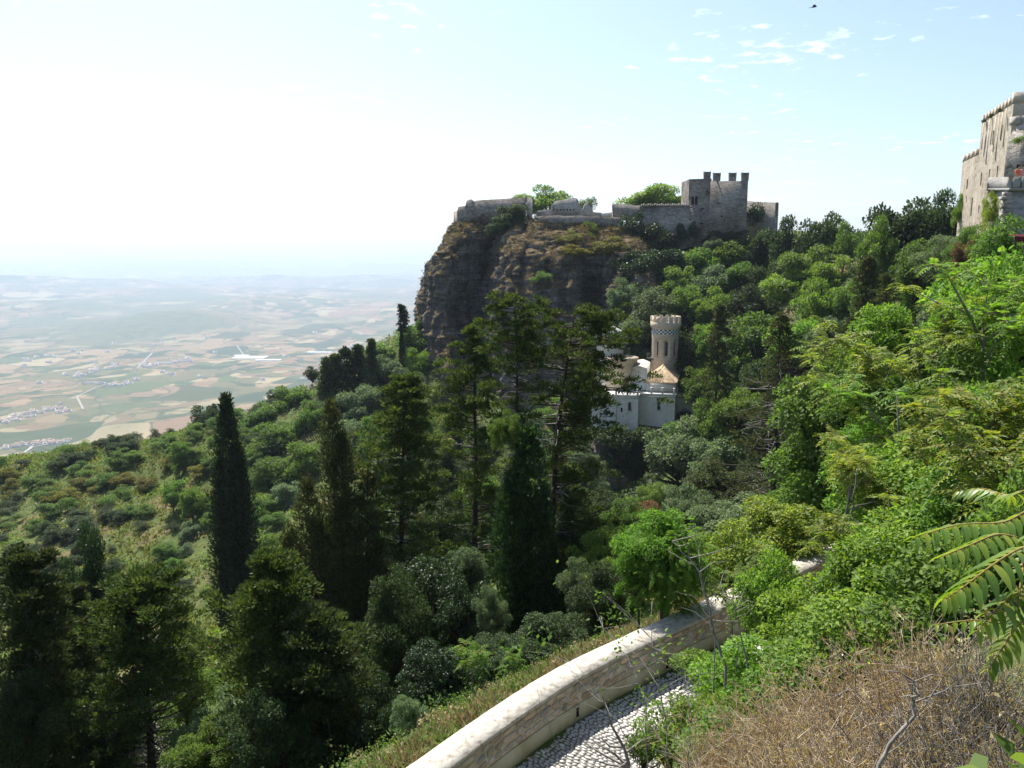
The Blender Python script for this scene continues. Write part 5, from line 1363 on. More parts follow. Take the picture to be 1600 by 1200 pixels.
# grass tufts on the ledges of the cliff
def cliff_tufts():
    rng = np.random.default_rng(4); V = CLIFF; du = np.gradient(V, axis=1); dv = np.gradient(V, axis=0)
    N = unit(np.cross(du, dv)); N = np.where(N[..., 1:2] > 0, -N, N) if N[..., 1].mean() > 0 else N
    up = np.abs(N[..., 2]); ok = (up > .42) & (V[..., 1] < 200)
    P = V[ok]; k = rng.choice(len(P), min(len(P), 7000), replace=False); P = np.repeat(P[k], 5, 0); n = len(P)
    P = P + rng.normal(0, .22, (n, 3)) * [1, 1, .3]
    L = rng.uniform(.2, .55, n); g = Geo()
    g.leaves(P, unit(rdir(rng, n) * .8 + [0, 0, 1]), rdir(rng, n), L, L * .4)
    return g
tag(cliff_tufts().build('cliff_grass', MAT['leaf_scrub']), kind='stuff')
rng = np.random.default_rng(9); ok = (CLIFF[..., 1] < 196); Pc = CLIFF[ok]; k = rng.choice(len(Pc), 520, replace=False)
Pc = Pc[k]; Pc = Pc[Pc[:, 2] < 7]; per = 22; kk = np.repeat(np.arange(len(Pc)), per); u = rdir(rng, len(kk)); s = rng.uniform(.25, .7, len(Pc))
g = Geo(); g.leaves(Pc[kk] + u * s[kk][:, None], unit(u + [0, 0, .3]), rdir(rng, len(kk)), .3, .16)
tag(g.build('cliff_scrub', MAT['leaf_scrub']), kind='stuff')

# ------------------------------------------------------------------ the wood on the left ridge
RW = 'trees of the wooded ridge'
for mt, px, top, Y, w, h, lab in [
 ('leaf_dark', 316, 636, 182, 44, 44, 'dark tree on the ridge line beside the tall cypress'),
 ('leaf_dark', 335, 632, 184, 26, 40, 'dark narrow ridge tree half behind the tall cypress'),
 ('leaf_dark', 488, 574, 184, 24, 24, 'small dark tree alone on the ridge line'),
 ('leaf_dark', 445, 606, 184, 22, 22, 'tiny dark tree low on the ridge line'),
 ('leaf_dark', 428, 610, 184, 26, 24, 'dark shrub on the ridge line right of the tall cypress'),
 ('leaf_mid', 462, 600, 176, 70, 56, 'green tree under the small dark ridge tree'),
 ('leaf_mid', 410, 632, 172, 76, 60, 'green spreading tree right of the tall cypress tip'),
 ('leaf_grey', 598, 552, 168, 62, 66, 'silvery rounded tree below the lollipop pine'),
 ('leaf_grey', 632, 578, 160, 60, 60, 'silvery tree at the left foot of the cliff'),
 ('leaf_grey', 520, 610, 164, 54, 60, 'silvery green tree below the ridge conifers'),
 ('leaf_grey', 566, 600, 158, 70, 66, 'silvery green tree in the middle of the ridge wood'),
 ('leaf_mid', 484, 630, 160, 60, 60, 'green tree in the upper ridge wood'),
 ('leaf_mid', 436, 660, 156, 76, 60, 'green tree in the middle of the ridge wood left part'),
 ('leaf_mid', 398, 690, 152, 60, 60, 'green tree just right of the tall cypress middle'),
 ('leaf_grey', 540, 656, 146, 74, 66, 'grey tree behind the double cypress top'),
 ('leaf_mid', 590, 650, 142, 64, 70, 'green tree behind the open conifer top'),
 ('leaf_mid', 480, 690, 144, 70, 66, 'green tree left of the double cypress top'),
 ('leaf_mid', 424, 718, 142, 70, 60, 'lower green tree right of the tall cypress'),
 ('leaf_grey', 448, 752, 134, 54, 46, 'round grey green bush left of the double cypress'),
 ('leaf_mid', 408, 776, 130, 60, 54, 'green bush beside the tall cypress foot'),
 ('leaf_mid', 660, 640, 148, 60, 80, 'dark green tree below the left cliff foot'),
 ('leaf_bright', 646, 510, 182, 56, 40, 'sunny green scrub below the lollipop pine'),
 ('leaf_mid', 660, 492, 184, 26, 30, 'round green bush in the corner between pine and cliff'),
 ('leaf_bright', 590, 534, 184, 46, 30, 'sunny green bush on the upper ridge'),
 ('leaf_feather', 652, 546, 172, 46, 50, 'feathery green tree under the cliff foot'),
 ('leaf_dark', 680, 610, 160, 34, 80, 'dark shaded tree in the cleft at the cliff foot'),
 ('leaf_mid', 430, 830, 96, 70, 70, 'leafy green bush between the two tall cypresses'),
 ('leaf_mid', 284, 690, 160, 34, 36, 'dark green tree standing on the open slope left of the cypress'),
 ('leaf_mid', 270, 752, 142, 46, 40, 'spreading tree with forked trunk on the open slope'),
 ('leaf_mid', 300, 760, 138, 40, 50, 'leafy tree on the open slope touching the cypress'),
]:
    plant(F_(), mt, px, top, Y, w * 1.15, h * 1.2, lab, group=RW, name='bush' if (' bush' in lab or 'scrub' in lab or 'shrub' in lab) else 'broadleaf_tree', cat='bush' if (' bush' in lab or 'scrub' in lab or 'shrub' in lab) else 'tree')
for k, (px, top, w, lab) in enumerate([(508, 562, 26, 'slim dark conifer leading the ridge row'), (524, 556, 34, 'second dark conifer of the ridge row from its low end'), (542, 546, 40, 'tallest dark conifer in the middle of the ridge row'),
                        (560, 541, 30, 'dark conifer at the upper end of the ridge row'), (580, 532, 16, 'thin dark cypress above the ridge row')]):
    put_conifer(px, top, 166, w * .85, lab, 'leaf_dark', group='ridge conifers', seed=30 + k, prof=[(0, .8), (.4, 1), (.75, .75), (1, .2)], n_br=60, n_pad=46, pr=.75, leaf=.5, tr=.28, dead=16)
put_conifer(630, 479, 181, 15, 'lollipop shaped pine with bare trunk in the gap beside the cliff', 'leaf_cypress', name='pine', seed=41, prof=[(0, 0), (.45, .1), (.55, .8), (.75, 1), (1, .5)], n_br=34, n_pad=50, pr=.7, leaf=.4, t0=.5, tr=.2, dead=4)
put_spindle(628, 518, 174, 'pencil thin cypress below the lollipop pine', [(0, 0, .02, 1, .62)], 2600, 'leaf_cypress', 42, leaf=.4)

# ------------------------------------------------------------------ shrubs and grass of the open slope
rng = np.random.default_rng(21)
GR = [('shrub', 'leaf_mid', 'rounded green shrub scattered over the open grassy slope', 'green slope shrubs'),
      ('shrub', 'leaf_gorse', 'yellow flowering gorse bush on the upper open slope', 'gorse on the slope'),
      ('shrub', 'leaf_dark', 'dark rounded shrub in the hollow of the open slope', 'dark slope shrubs'),
      ('shrub', 'leaf_grey', 'pale grey green shrub on the lower open slope', 'pale slope shrubs')]
cnt = 0
while cnt < 250:
    Y = rng.uniform(78, 200); px = rng.uniform(-10, 440); x, z = spot(px, Y)
    py = 600 - FOC * (Y * ST + z * CT) / (Y * CT - z * ST)
    rid = np.interp(px, [0, 100, 200, 320, 440], [724, 706, 690, 655, 622])
    if py < rid + 1 or py > 985 or (px > 300 and py > 840): continue
    gully = abs((px - 215) + (py - 800) * .45 - 40)
    if gully < 18 and py > 760 and rng.random() < .8: continue
    b = fbm(np.array([[x * .045, Y * .045, 0]]), 5, 3)[0]
    gorse = 730 < py < 800 and rng.random() < .42
    k = 1 if gorse else (2 if b < .42 else (3 if py > 840 and rng.random() < .4 else 0))
    w = rng.uniform(16, 44) * (150 / Y) ** .4 * (.8 if py < rid + 20 else 1)
    p, mt, lab, grp = GR[k]
    zc_ = (Y * CT - z * ST) / FOC; r = w * zc_ / 2
    if k != 1:
        lab = ('small ' if w < 22 else 'large ' if w > 34 else 'middling ') + ('rounded green', '', 'dark rounded', 'pale grey green')[k] + ' shrub ' + (
            'on the skyline of the open slope' if py < rid + 14 else 'just below the ridge line of the open slope' if py < rid + 45 else
            'low on the open slope near the ivy smothered tree' if py > 860 and px < 200 else 'at the bottom of the open slope near the earth gully' if py > 860 else
            'at the far left of the open slope' if px < 90 else 'in the middle of the open slope' if px < 200 else 'beside the earth gully of the open slope' if px < 300 else 'on the slope behind the columnar cypress')
    e = empty('gorse_bush' if k == 1 else 'shrub', (x, Y, z), 0, lab, 'bush', grp)
    cm, _ = PROTO['shrub%d' % rng.integers(3)] if w < 30 else PROTO[f'far{rng.integers(4)}']
    link('crown', cm, e, (0, 0, r * .42), (0, 0, rng.uniform(0, 6.28)), (r, r * rng.uniform(.8, 1.2), r * rng.uniform(.6, .85)), MAT[mt])
    cnt += 1
def open_zone(x, y):
    z = -45; px = 800 + FOC * x / (y * CT - z * ST)
    return (px > -60) & (px < 700)
def tufts(name, n, xr, yr, hgt, mat, seed, test, wd=.5, per=3, lean=.6):
    x, y, z, rng = rnd_patch(n, xr, yr, None, seed, None, test)
    k = np.repeat(np.arange(len(x)), per); m = len(k)
    P = np.c_[x, y, z][k] + rng.normal(0, .25, (m, 3)) * [1, 1, .0]
    L = rng.uniform(*hgt, m); g = Geo()
    g.leaves(P, unit(rdir(rng, m) * lean + [0, 0, 1]), rdir(rng, m), L, L * wd)
    return tag(g.build(name, MAT[mat]), kind='stuff')
tufts('hill_grass', 34000, (-150, 0), (60, 205), (.3, .85), 'leaf_grass', 51, lambda x, y: open_zone(x, y) & (fbm(np.c_[x * .06, y * .06, x * 0], 8, 3) < .56))
tufts('dry_hill_grass', 8000, (-150, 0), (60, 205), (.25, .7), 'leaf_dry', 52, lambda x, y: open_zone(x, y) & (fbm(np.c_[x * .06, y * .06, x * 0], 8, 3) > .53))
undergrowth('ground_cover', 9000, (-150, -10), (60, 205), (.4, 1.1), 'leaf_bright', 53, lambda x, y: open_zone(x, y) & (fbm(np.c_[x * .05, y * .05, x * 0 + 9], 8, 3) > .44), per=16, leaf=.42)
undergrowth('pale_ground_cover', 2600, (-150, -10), (60, 205), (.5, 1.3), 'leaf_grey', 54, lambda x, y: open_zone(x, y) & (fbm(np.c_[x * .05, y * .05, x * 0 + 3], 8, 3) > .47), per=16, leaf=.42)
undergrowth('bright_ground_cover', 2600, (-150, -10), (60, 205), (.4, 1.0), 'leaf_grass', 55, lambda x, y: open_zone(x, y) & (fbm(np.c_[x * .05, y * .05, x * 0 + 6], 8, 3) > .45), per=16, leaf=.42)
# ------------------------------------------------------------------ the dark conifers beyond the wall
put_plumes(357, 626, 80, 'tall dense columnar cypress standing alone above the open slope', [(0, 0, .03, 1, 1.9), (.8, .3, .02, .80, 1.5), (-.9, -.2, .03, .74, 1.4), (.2, -.6, .02, .6, 1.7)], 520, 90, 'leaf_cypress', 61, .34, size=(.45, .8), tall=1.9)
put_plumes(522, 634, 48, 'broad dark double-topped cypress right of the columnar cypress', [(0, 0, .1, 1, 1.3), (.6, -.2, .06, .9, 1.3), (2.0, .3, .04, .76, 1.4), (-1.7, .2, .05, .74, 1.4), (.6, -.9, .05, .68, 1.5), (-.9, -.9, .04, .62, 1.5), (2.6, -.4, .02, .55, 1.2), (-2.8, -.3, .02, .58, 1.3), (1.6, -1, .02, .5, 1.5), (-2, -1.2, .02, .42, 1.4)], 760, 110, 'leaf_olive', 62, .2, size=(.34, .66), tall=1.5)
put_conifer(622, 596, 50, 150, 'open dark conifer with a straight trunk right of the double-topped cypress', seed=63, prof=[(0, .6), (.25, .9), (.55, 1), (.8, .72), (1, .2)], n_br=150, pads=4, n_pad=110, pr=.5, leaf=.2, lw=.42, tr=.26, dead=60, rise=.55, t0=.18)
put_conifer(742, 512, 46, 136, 'tall slim conifer in front of the cliff left of the tufted one', seed=64, prof=[(0, .7), (.3, 1), (.6, .85), (.85, .6), (1, .2)], dens=[(.1, .7), (.5, .75), (1, 1)], n_br=110, pads=4, n_pad=105, pr=.46, leaf=.18, lw=.42, tr=.24, dead=70, rise=.3, t0=.18)
e5 = put_conifer(812, 466, 42, 112, 'tallest conifer with a tufted crown and bare upper trunk before the pale rock scar', seed=65, prof=[(0, .3), (.3, .6), (.5, .6), (.7, .5), (.8, .75), (.9, 1), (1, .6)], dens=[(.3, .1), (.78, .12), (.84, 1), (1, 1)], dead_t=(.25, .85), n_br=150, pads=4, n_pad=80, pr=.40, leaf=.16, lw=.42, tr=.24, dead=150, rise=.12, t0=.3, bend=.3)
put_conifer(905, 488, 43, 214, 'leaning open conifer spreading branches across the little castle', seed=66, prof=[(0, .55), (.35, .7), (.6, .6), (.8, 1), (.93, .95), (1, .5)], dens=[(.25, .55), (.45, .5), (.6, .2), (.76, .9), (1, 1)], dead_t=(.2, .85), n_br=150, pads=5, n_pad=110, pr=.48, leaf=.17, lw=.42, tr=.27, dead=110, rise=.16, t0=.25, lean=(1.9, 0), bend=.5, az_bias=(.0, .42))
put_plumes(826, 672, 36, 'ivy thickly wrapping the trunk of the tallest conifer', [(0, 0, .1, 1, .95), (.5, -.3, .03, .72, 1.25), (-.7, -.2, .05, .82, 1.0), (1.0, -.4, .02, .5, 1.1), (.2, -.9, .02, .4, 1.2)], 200, 160, 'leaf_ivy', 71, .19, name='ivy_clad_tree', size=(.35, .7), tall=1.0, lw=.62)
plant('mid2', 'leaf_mid', 790, 640, 36.5, 60, 90, 'shiny leafy ivy top catching the sun on the tallest conifer', name='ivy', cat='ivy', trunk=False, stems=False)
put_conifer(430, 872, 26, 190, 'front conifer with light green tips below the double-topped cypress', seed=67, prof=[(0, .8), (.3, 1), (.65, .9), (.88, .6), (1, .25)], n_br=105, pads=5, n_pad=135, pr=.42, leaf=.145, lw=.42, tr=.2, dead=50, rise=.2, t0=.08)
put_conifer(500, 960, 25, 140, 'smaller front conifer merging with the light tipped one', seed=77, prof=[(0, .8), (.3, 1), (.65, .9), (.88, .6), (1, .25)], n_br=80, pads=5, n_pad=120, pr=.4, leaf=.145, lw=.42, tr=.16, dead=30, rise=.25, t0=.08, mat='leaf_olive')
plant('mid1', 'leaf_ivy', 150, 832, 40, 116, 330, 'dark ivy smothered tree on the slope edge between two conifers', name='ivy_clad_tree')
put_conifer(38, 878, 28, 150, 'dark conifer at the lower left corner of the view', seed=68, prof=[(0, .8), (.3, 1), (.65, .9), (.88, .6), (1, .25)], dens=[(.2, .2), (.4, .8), (1, 1)], n_br=110, pads=5, n_pad=120, pr=.42, leaf=.15, lw=.42, tr=.22, dead=90, rise=.6, t0=.25, mat='leaf_olive')
put_conifer(110, 930, 32, 110, 'dark conifer behind the lower left corner conifer', seed=78, prof=[(0, .8), (.3, 1), (.65, .9), (.88, .6), (1, .25)], n_br=90, pads=5, n_pad=110, pr=.42, leaf=.15, lw=.42, tr=.2, dead=60, rise=.5, t0=.15, mat='leaf_olive')
put_conifer(226, 905, 30, 190, 'open conifer with bare forked lower trunk left of the light tipped conifer', seed=69, prof=[(0, .6), (.25, .8), (.5, 1), (.8, .85), (1, .3)], dens=[(.2, .1), (.42, .35), (.55, 1), (1, 1)], n_br=120, pads=5, n_pad=120, pr=.42, leaf=.15, lw=.42, tr=.22, dead=150, rise=.4, t0=.2)
FG = 'bushes under the conifers'
for pr_, mt, px, top, Y, w, h, lab in [
 ('mid0', 'leaf_ivy', 668, 862, 36, 150, 170, 'large dark glossy bush under the open dark conifer'),
 ('mid1', 'leaf_dark', 610, 900, 33, 120, 180, 'dark bush between the double-topped cypress and the glossy bush'),
 ('mid2', 'leaf_ivy', 730, 900, 33, 110, 150, 'dark leafy bush under the slim conifer'),
 ('mid0', 'leaf_grey', 728, 852, 38, 70, 60, 'silvery leafed bush before the slim conifer trunk'),
 ('mid1', 'leaf_grey', 768, 920, 31, 56, 90, 'silvery green bush left of the dark ivy column'),
 ('mid2', 'leaf_grey', 908, 872, 31, 76, 110, 'pale leafed bush right of the dark ivy column'),
 ('mid0', 'leaf_mid', 946, 822, 36, 120, 90, 'sunny green bush left of the feathery bright tree'),
 ('mid1', 'leaf_dark', 880, 790, 44, 110, 110, 'dark green bush at the foot of the leaning conifer'),
 ('mid2', 'leaf_mid', 980, 780, 48, 90, 70, 'green bush under the rock outcrop'),
 ('mid0', 'leaf_dark', 690, 780, 58, 120, 110, 'dark bush in the hollow below the cliff foot'),
 ('mid1', 'leaf_dark', 700, 700, 90, 80, 80, 'dark shaded tree below the lower cliff ledge'),
 ('mid2', 'leaf_mid', 760, 740, 80, 90, 70, 'green tree behind the slim conifer trunk'),
 ('mid0', 'leaf_mid', 862, 700, 88, 90, 90, 'green tree behind the leaning conifer trunk'),
 ('mid1', 'leaf_grey', 620, 800, 70, 130, 90, 'grey green tree behind the open dark conifer'),
 ('mid2', 'leaf_grey', 350, 1080, 30, 130, 150, 'pale sunny shrub below the light tipped conifer'),
 ('mid0', 'leaf_mid', 290, 1010, 44, 110, 110, 'bright shrub in the hollow right of the forked conifer'),
 ('mid1', 'leaf_mid', 200, 1090, 38, 130, 110, 'sunny green shrub low behind the forked conifer trunk'),
 ('mid2', 'leaf_ivy', 600, 1060, 24, 110, 170, 'dark glossy bush left of the dry grass strip'),
 ('mid0', 'leaf_dark', 556, 1020, 28, 110, 170, 'dark bush right of the smaller front conifer'),
 ('mid1', 'leaf_dark', 850, 960, 27, 120, 90, 'dark low bush at the top of the dry grass strip'),
 ('mid2', 'leaf_dark', 790, 990, 26, 110, 80, 'dark low bush beyond the dry grass strip'),
 ('mid0', 'leaf_ivy', 690, 1010, 26, 130, 120, 'dark shaded bush above the dry grass strip'),
 ('mid1', 'leaf_dark', 940, 880, 29, 90, 100, 'dark bush behind the wall left of the feathery bright tree'),
 ('shrub0', 'leaf_dark', 1004, 664, 127, 50, 34, 'dark bush on the rock under the little castle corner'),
 ('shrub1', 'leaf_mid', 1056, 668, 126, 56, 40, 'green bush on the rock below the little castle front'),
 ('shrub2', 'leaf_dark', 962, 662, 128, 60, 44, 'dark bush clinging below the little castle side block'),
 ('far1', 'leaf_dark', 1078, 640, 134, 46, 50, 'dark bush in the shade beside the little castle right wall'),
 ('mid1', 'leaf_dark', 720, 640, 140, 60, 60, 'dark tree under the lower left corner of the cliff face'),
 ('mid2', 'leaf_mid', 760, 660, 128, 80, 60, 'green tree below the cliff behind the slim conifer crown'),
 ('mid0', 'leaf_grey', 830, 640, 136, 80, 60, 'grey green tree below the pale rock scar'),
 ('mid1', 'leaf_mid', 870, 620, 140, 60, 60, 'green tree between the pale rock scar and the little castle'),
 ('mid2', 'leaf_dark', 900, 590, 144, 50, 80, 'dark tree at the left side of the little castle'),
 ('mid0', 'leaf_dark', 820, 700, 112, 100, 70, 'dark tree in the valley below the pale rock scar'),
 ('mid1', 'leaf_grey', 910, 690, 118, 70, 60, 'grey green tree against the rock outcrop left side'),
 ('mid2', 'leaf_mid', 700, 740, 108, 90, 70, 'green tree in the valley between the two slim conifers'),
 ('mid0', 'leaf_mid', 640, 720, 118, 90, 70, 'green tree in the valley behind the open dark conifer'),
 ('mid1', 'leaf_grey', 560, 760, 100, 90, 70, 'grey green tree behind the double-topped cypress right side'),
 ('mid2', 'leaf_dark', 940, 760, 78, 90, 80, 'dark tree in the shade under the rock outcrop'),
 ('mid0', 'leaf_dark', 560, 880, 62, 110, 110, 'dark tree between the double-topped cypress and open conifer'),
 ('mid1', 'leaf_dark', 90, 1000, 36, 150, 160, 'dark bush behind the lower left corner conifers'),
 ('mid2', 'leaf_dark', 160, 1080, 30, 130, 160, 'dark low bush under the smothered ivy tree'),
 ('mid0', 'leaf_dark', 20, 1060, 26, 130, 170, 'dark bush filling the lower left corner'),
 ('mid1', 'leaf_dark', 420, 1090, 23, 150, 160, 'dark bush under the light tipped conifer'),
 ('mid2', 'leaf_mid', 320, 1130, 26, 120, 110, 'sunlit green bush at the bottom between conifers'),
 ('mid0', 'leaf_grey', 640, 1090, 20, 60, 70, 'small pale bush at the lower end of the dry grass strip'),
]:
    plant(pr_, mt, px, top, Y, w * 1.1, h * 1.15, lab, name='bush', cat='bush', group=FG)

# ------------------------------------------------------------------ dry strip beyond the wall
def strip_pts(n, seed, o0, o1, s0, s1):
    rng = np.random.default_rng(seed); s = rng.uniform(s0, s1, n); o = rng.uniform(o0, o1, n); p, t, nn = wall_at(s)
    q = p + nn * o[:, None]; return np.c_[q, ground(q[:, 0], q[:, 1])], rng
SA, SB = sv0 - 3, sv0 + 17
def blades(name, n, seed, o0, o1, hgt, mat, wd, lean=.7, s0=None, s1=None, bunch=1):
    P, rng = strip_pts(n // bunch, seed, o0, o1, SA if s0 is None else s0, SB if s1 is None else s1)
    P = np.repeat(P, bunch, 0); n = len(P); P += rng.normal(0, .05, (n, 3)) * [1, 1, 0]
    L = rng.uniform(*hgt, n); g = Geo(); g.leaves(P, unit(rdir(rng, n) * lean + [0, 0, 1]), rdir(rng, n), L, wd)
    return tag(g.build(name, MAT[mat]), kind='stuff')
blades('dry_grass', 8000, 81, -2.9, -.66, (.2, .62), 'leaf_dry', .016, 1.2, bunch=6)
blades('dry_herbs', 3000, 82, -3.2, -.7, (.15, .4), 'leaf_brown', .05, 1.0, bunch=8)
blades('green_weeds', 7200, 83, -3.6, -.7, (.12, .3), 'leaf_mid', .06, 1.1, bunch=12)
undergrowth('low_weeds', 800, (-8, 8), (8, 24), (.15, .42), 'leaf_mid', 84, lambda x, y: (wall_off(x, y) < -1.4) & (wall_off(x, y) > -5.5), per=60, leaf=.2)
undergrowth('dry_weeds', 420, (-8, 8), (8, 24), (.12, .38), 'leaf_dry', 85, lambda x, y: (wall_off(x, y) < -.8) & (wall_off(x, y) > -4.5), per=60, leaf=.22)

# ------------------------------------------------------------------ leafy fronds
def frond_geo(g, base, d, up, L, pairs, leaf, lw, rng, droop=.35, m=0, mw=1, rach=.012):
    """a compound leaf: stalk with paired leaflets"""
    d = unit(np.asarray(d, float)); side = unit(np.cross(d, up)); u2 = np.cross(side, d)
    t = np.linspace(0, 1, 6); pts = base + d * L * t[:, None] - np.array([0, 0, 1]) * droop * L * t[:, None] ** 2
    g.tube(pts, rach * (1 - .7 * t), 3, m=mw, cap=False)
    tt = np.linspace(.16, 1, pairs); c = np.stack([np.interp(tt, t, pts[:, k]) for k in range(3)], 1)
    sc = np.sin(np.clip(tt * .85 + .18, 0, 1) * math.pi) ** .5
    for s in (-1, 1):
        D = unit(side * s + d * .45 + rng.normal(0, .12, (pairs, 3)) + np.array([0, 0, -.25])); N = unit(u2 + rng.normal(0, .25, (pairs, 3)))
        g.leaves(c, D, N, leaf * sc * rng.uniform(.85, 1.1, pairs), lw * sc, .1, m=m, two=True)
def ailanthus(seed, H, spread, n_ros, lean=(0, 0), leaf=.11, lw=.038, L=.55, forks=6, t_low=.35):
    rng = np.random.default_rng(seed); wood = Geo(); fol = Geo()
    t = np.linspace(0, 1, 8); tr = np.c_[lean[0] * t ** 1.2, lean[1] * t, t * H * .8] + np.c_[np.cumsum(rng.normal(0, .05, (8, 2)), 0) * H * .06, np.zeros(8)]
    r0 = .009 * H + .012
    wood.tube(tr, r0 * (1 - .7 * t), 7)
    tips = [(tr[-1], np.array([0, 0, 1.]))]
    for i in range(forks):
        f = rng.uniform(t_low, .95); s = np.array([np.interp(f, t, tr[:, k]) for k in range(3)]); az = i * 2.4 + rng.normal(0, .4)
        d = np.array([math.cos(az), math.sin(az), rng.uniform(.5, 1.2)]); Lb = spread * rng.uniform(.6, 1.1)
        p1 = s + d * Lb * .5 + rng.normal(0, .08, 3); p2 = s + d * Lb * np.array([1, 1, 1.1])
        wood.tube([s, p1, p2], [r0 * .5, r0 * .38, r0 * .2], 5, cap=False); tips += [(p2, d), (p1, d)]
    while len(tips) < n_ros:
        b, d = tips[rng.integers(len(tips))]; d2 = unit(d + rng.normal(0, .8, 3)); e_ = b + d2 * spread * rng.uniform(.2, .5)
        wood.tube([b, e_], [r0 * .2, r0 * .1], 4, cap=False); tips.append((e_, d2))
    for b, d in tips[:n_ros]:
        for k in range(int(rng.integers(9, 13))):
            az = k * 2.4 + rng.normal(0, .3); dd = np.array([math.cos(az), math.sin(az), rng.uniform(-.5, 1.1)])
            frond_geo(fol, b + rng.normal(0, .03, 3), dd, np.array([0, 0, 1.]), L * rng.uniform(.7, 1.15), 8, leaf * 1.05, lw * 1.1, rng, droop=rng.uniform(.15, .75), rach=.006)
    return wood, fol
MAT['stalk'] = noise_mat('reddish_leaf_stalk', [(.3, (.17, .14, .04)), (.7, (.26, .19, .06))], 9)
def put_ailanthus(px, top, Y, label, seed, H=None, mat='leaf_yellow', lean=(0, 0), **kw):
    z0 = at(px, top, Y).z; x = xat(px, Y, z0) - lean[0] * .8; zg = g1(x, Y); H = z0 - zg if H is None else H
    e = empty('tree_of_heaven', (x, Y, z0 - H), 0, label, 'tree', 'young trees of heaven')
    w, f = ailanthus(seed, H, lean=lean, **kw); w.build('trunk', MAT['bark_pale'], e); f.build('crown', [MAT[mat], MAT['stalk']], e)
    return e
put_ailanthus(1340, 636, 19, 'young yellow green tree with a slender pale trunk left of the leafy bank', 201, H=5.2, spread=.9, n_ros=30, lean=(.5, 0), forks=5, t_low=.6)
put_ailanthus(1460, 436, 23, 'tall bright tree leaning left on two pale trunks below the beige castle', 202, spread=1.9, n_ros=95, leaf=.15, lw=.055, L=.68, lean=(-1.6, .2), forks=9, t_low=.45, mat='leaf_yellow')
put_ailanthus(1562, 366, 23, 'bright leafy tree rising in front of the bastion', 203, spread=1.6, n_ros=85, leaf=.15, lw=.055, L=.65, lean=(-.3, 0), forks=9, t_low=.35, mat='leaf_bright')
put_ailanthus(1420, 520, 21, 'bright tree left of the leaning pale trunks', 204, spread=1.3, n_ros=60, leaf=.14, lw=.05, L=.62, lean=(-.6, 0), forks=7, mat='leaf_bright')
put_ailanthus(1590, 500, 16, 'leafy tree at the right edge below the bastion', 205, spread=1.3, n_ros=60, leaf=.13, lw=.05, L=.6, lean=(-.2, 0), forks=8, mat='leaf_bright')
put_ailanthus(1510, 560, 15, 'yellow tipped young tree in the middle of the leafy bank', 206, spread=1.0, n_ros=44, leaf=.12, lw=.045, lean=(-.4, 0), forks=6)
put_ailanthus(1400, 690, 16, 'low yellow green young tree on the leafy bank', 207, spread=.9, n_ros=40, lean=(-.3, 0), forks=6)
put_ailanthus(1560, 690, 11, 'young tree with feathered leaves above the big fronds', 208, spread=.7, n_ros=20, lean=(-.2, 0), forks=6, leaf=.1)
put_ailanthus(738, 1004, 21.5, 'small feathery seedling growing in the dry grass beyond the wall', 209, H=1.6, spread=.35, n_ros=6, forks=3, mat='leaf_feather', leaf=.12, L=.5)
put_ailanthus(795, 1012, 21, 'tiny seedling right of the feathery seedling by the wall', 210, H=1.1, spread=.25, n_ros=3, forks=2, mat='leaf_feather', leaf=.09, L=.35)
put_ailanthus(1150, 862, 18.6, 'small feathered sapling just behind the wall beside the bright feathery tree', 211, H=2.6, spread=.6, n_ros=9, forks=4, mat='leaf_mid', leaf=.1, L=.45)
# dense bright feathery tree leaning over the wall
def feather_tree():
    rng = np.random.default_rng(31); wood = Geo(); fol = Geo()
    Y = 20.2; top = at(1040, 792, Y); x = xat(1040, Y, top.z - 2); zg = g1(x, Y); H = top.z - zg
    e = empty('feathery_tree', (x, Y, zg), 0, 'dense bright green feathery tree hanging over the wall coping', 'tree')
    wood.tube([(0, 0, -.3), (.1, 0, H * .4), (-.05, 0, H * .8)], [.09, .07, .03], 6)
    for i in range(300):
        d = rdir(rng, 1)[0]; d[2] = d[2] * .8 + .05
        b = np.array([0, 0, H * .56]) + d * np.array([1.15, 1.1, H * .44]) * rng.uniform(.35, 1.0)
        if i % 6 == 0: wood.tube([(0, 0, H * .45), b * .6 + [0, 0, H * .2], b], [.03, .02, .006], 3, cap=False)
        for k in range(4):
            dd = unit(d * [1, 1, .3] + rng.normal(0, .6, 3)); frond_geo(fol, b + rng.normal(0, .1, 3), dd, np.array([0, 0, 1.]), rng.uniform(.25, .42), 9, .085, .032, rng, droop=rng.uniform(.2, .8), rach=.004)
    wood.build('trunk', MAT['bark'], e); fol.build('crown', [MAT['leaf_feather'], MAT['stalk']], e)
feather_tree()
plant('mid1', 'leaf_feather', 1034, 798, 20.4, 150, 165, 'dense rounded leafy half of the bright feathery tree clump over the wall', name='feathery_bush', cat='bush', trunk=True, fill=False)
plant('mid2', 'leaf_feather', 1000, 850, 20.0, 90, 110, 'bright feathery bush drooping to the wall at the left of the feathery tree', name='feathery_bush', cat='bush', trunk=True, fill=False)

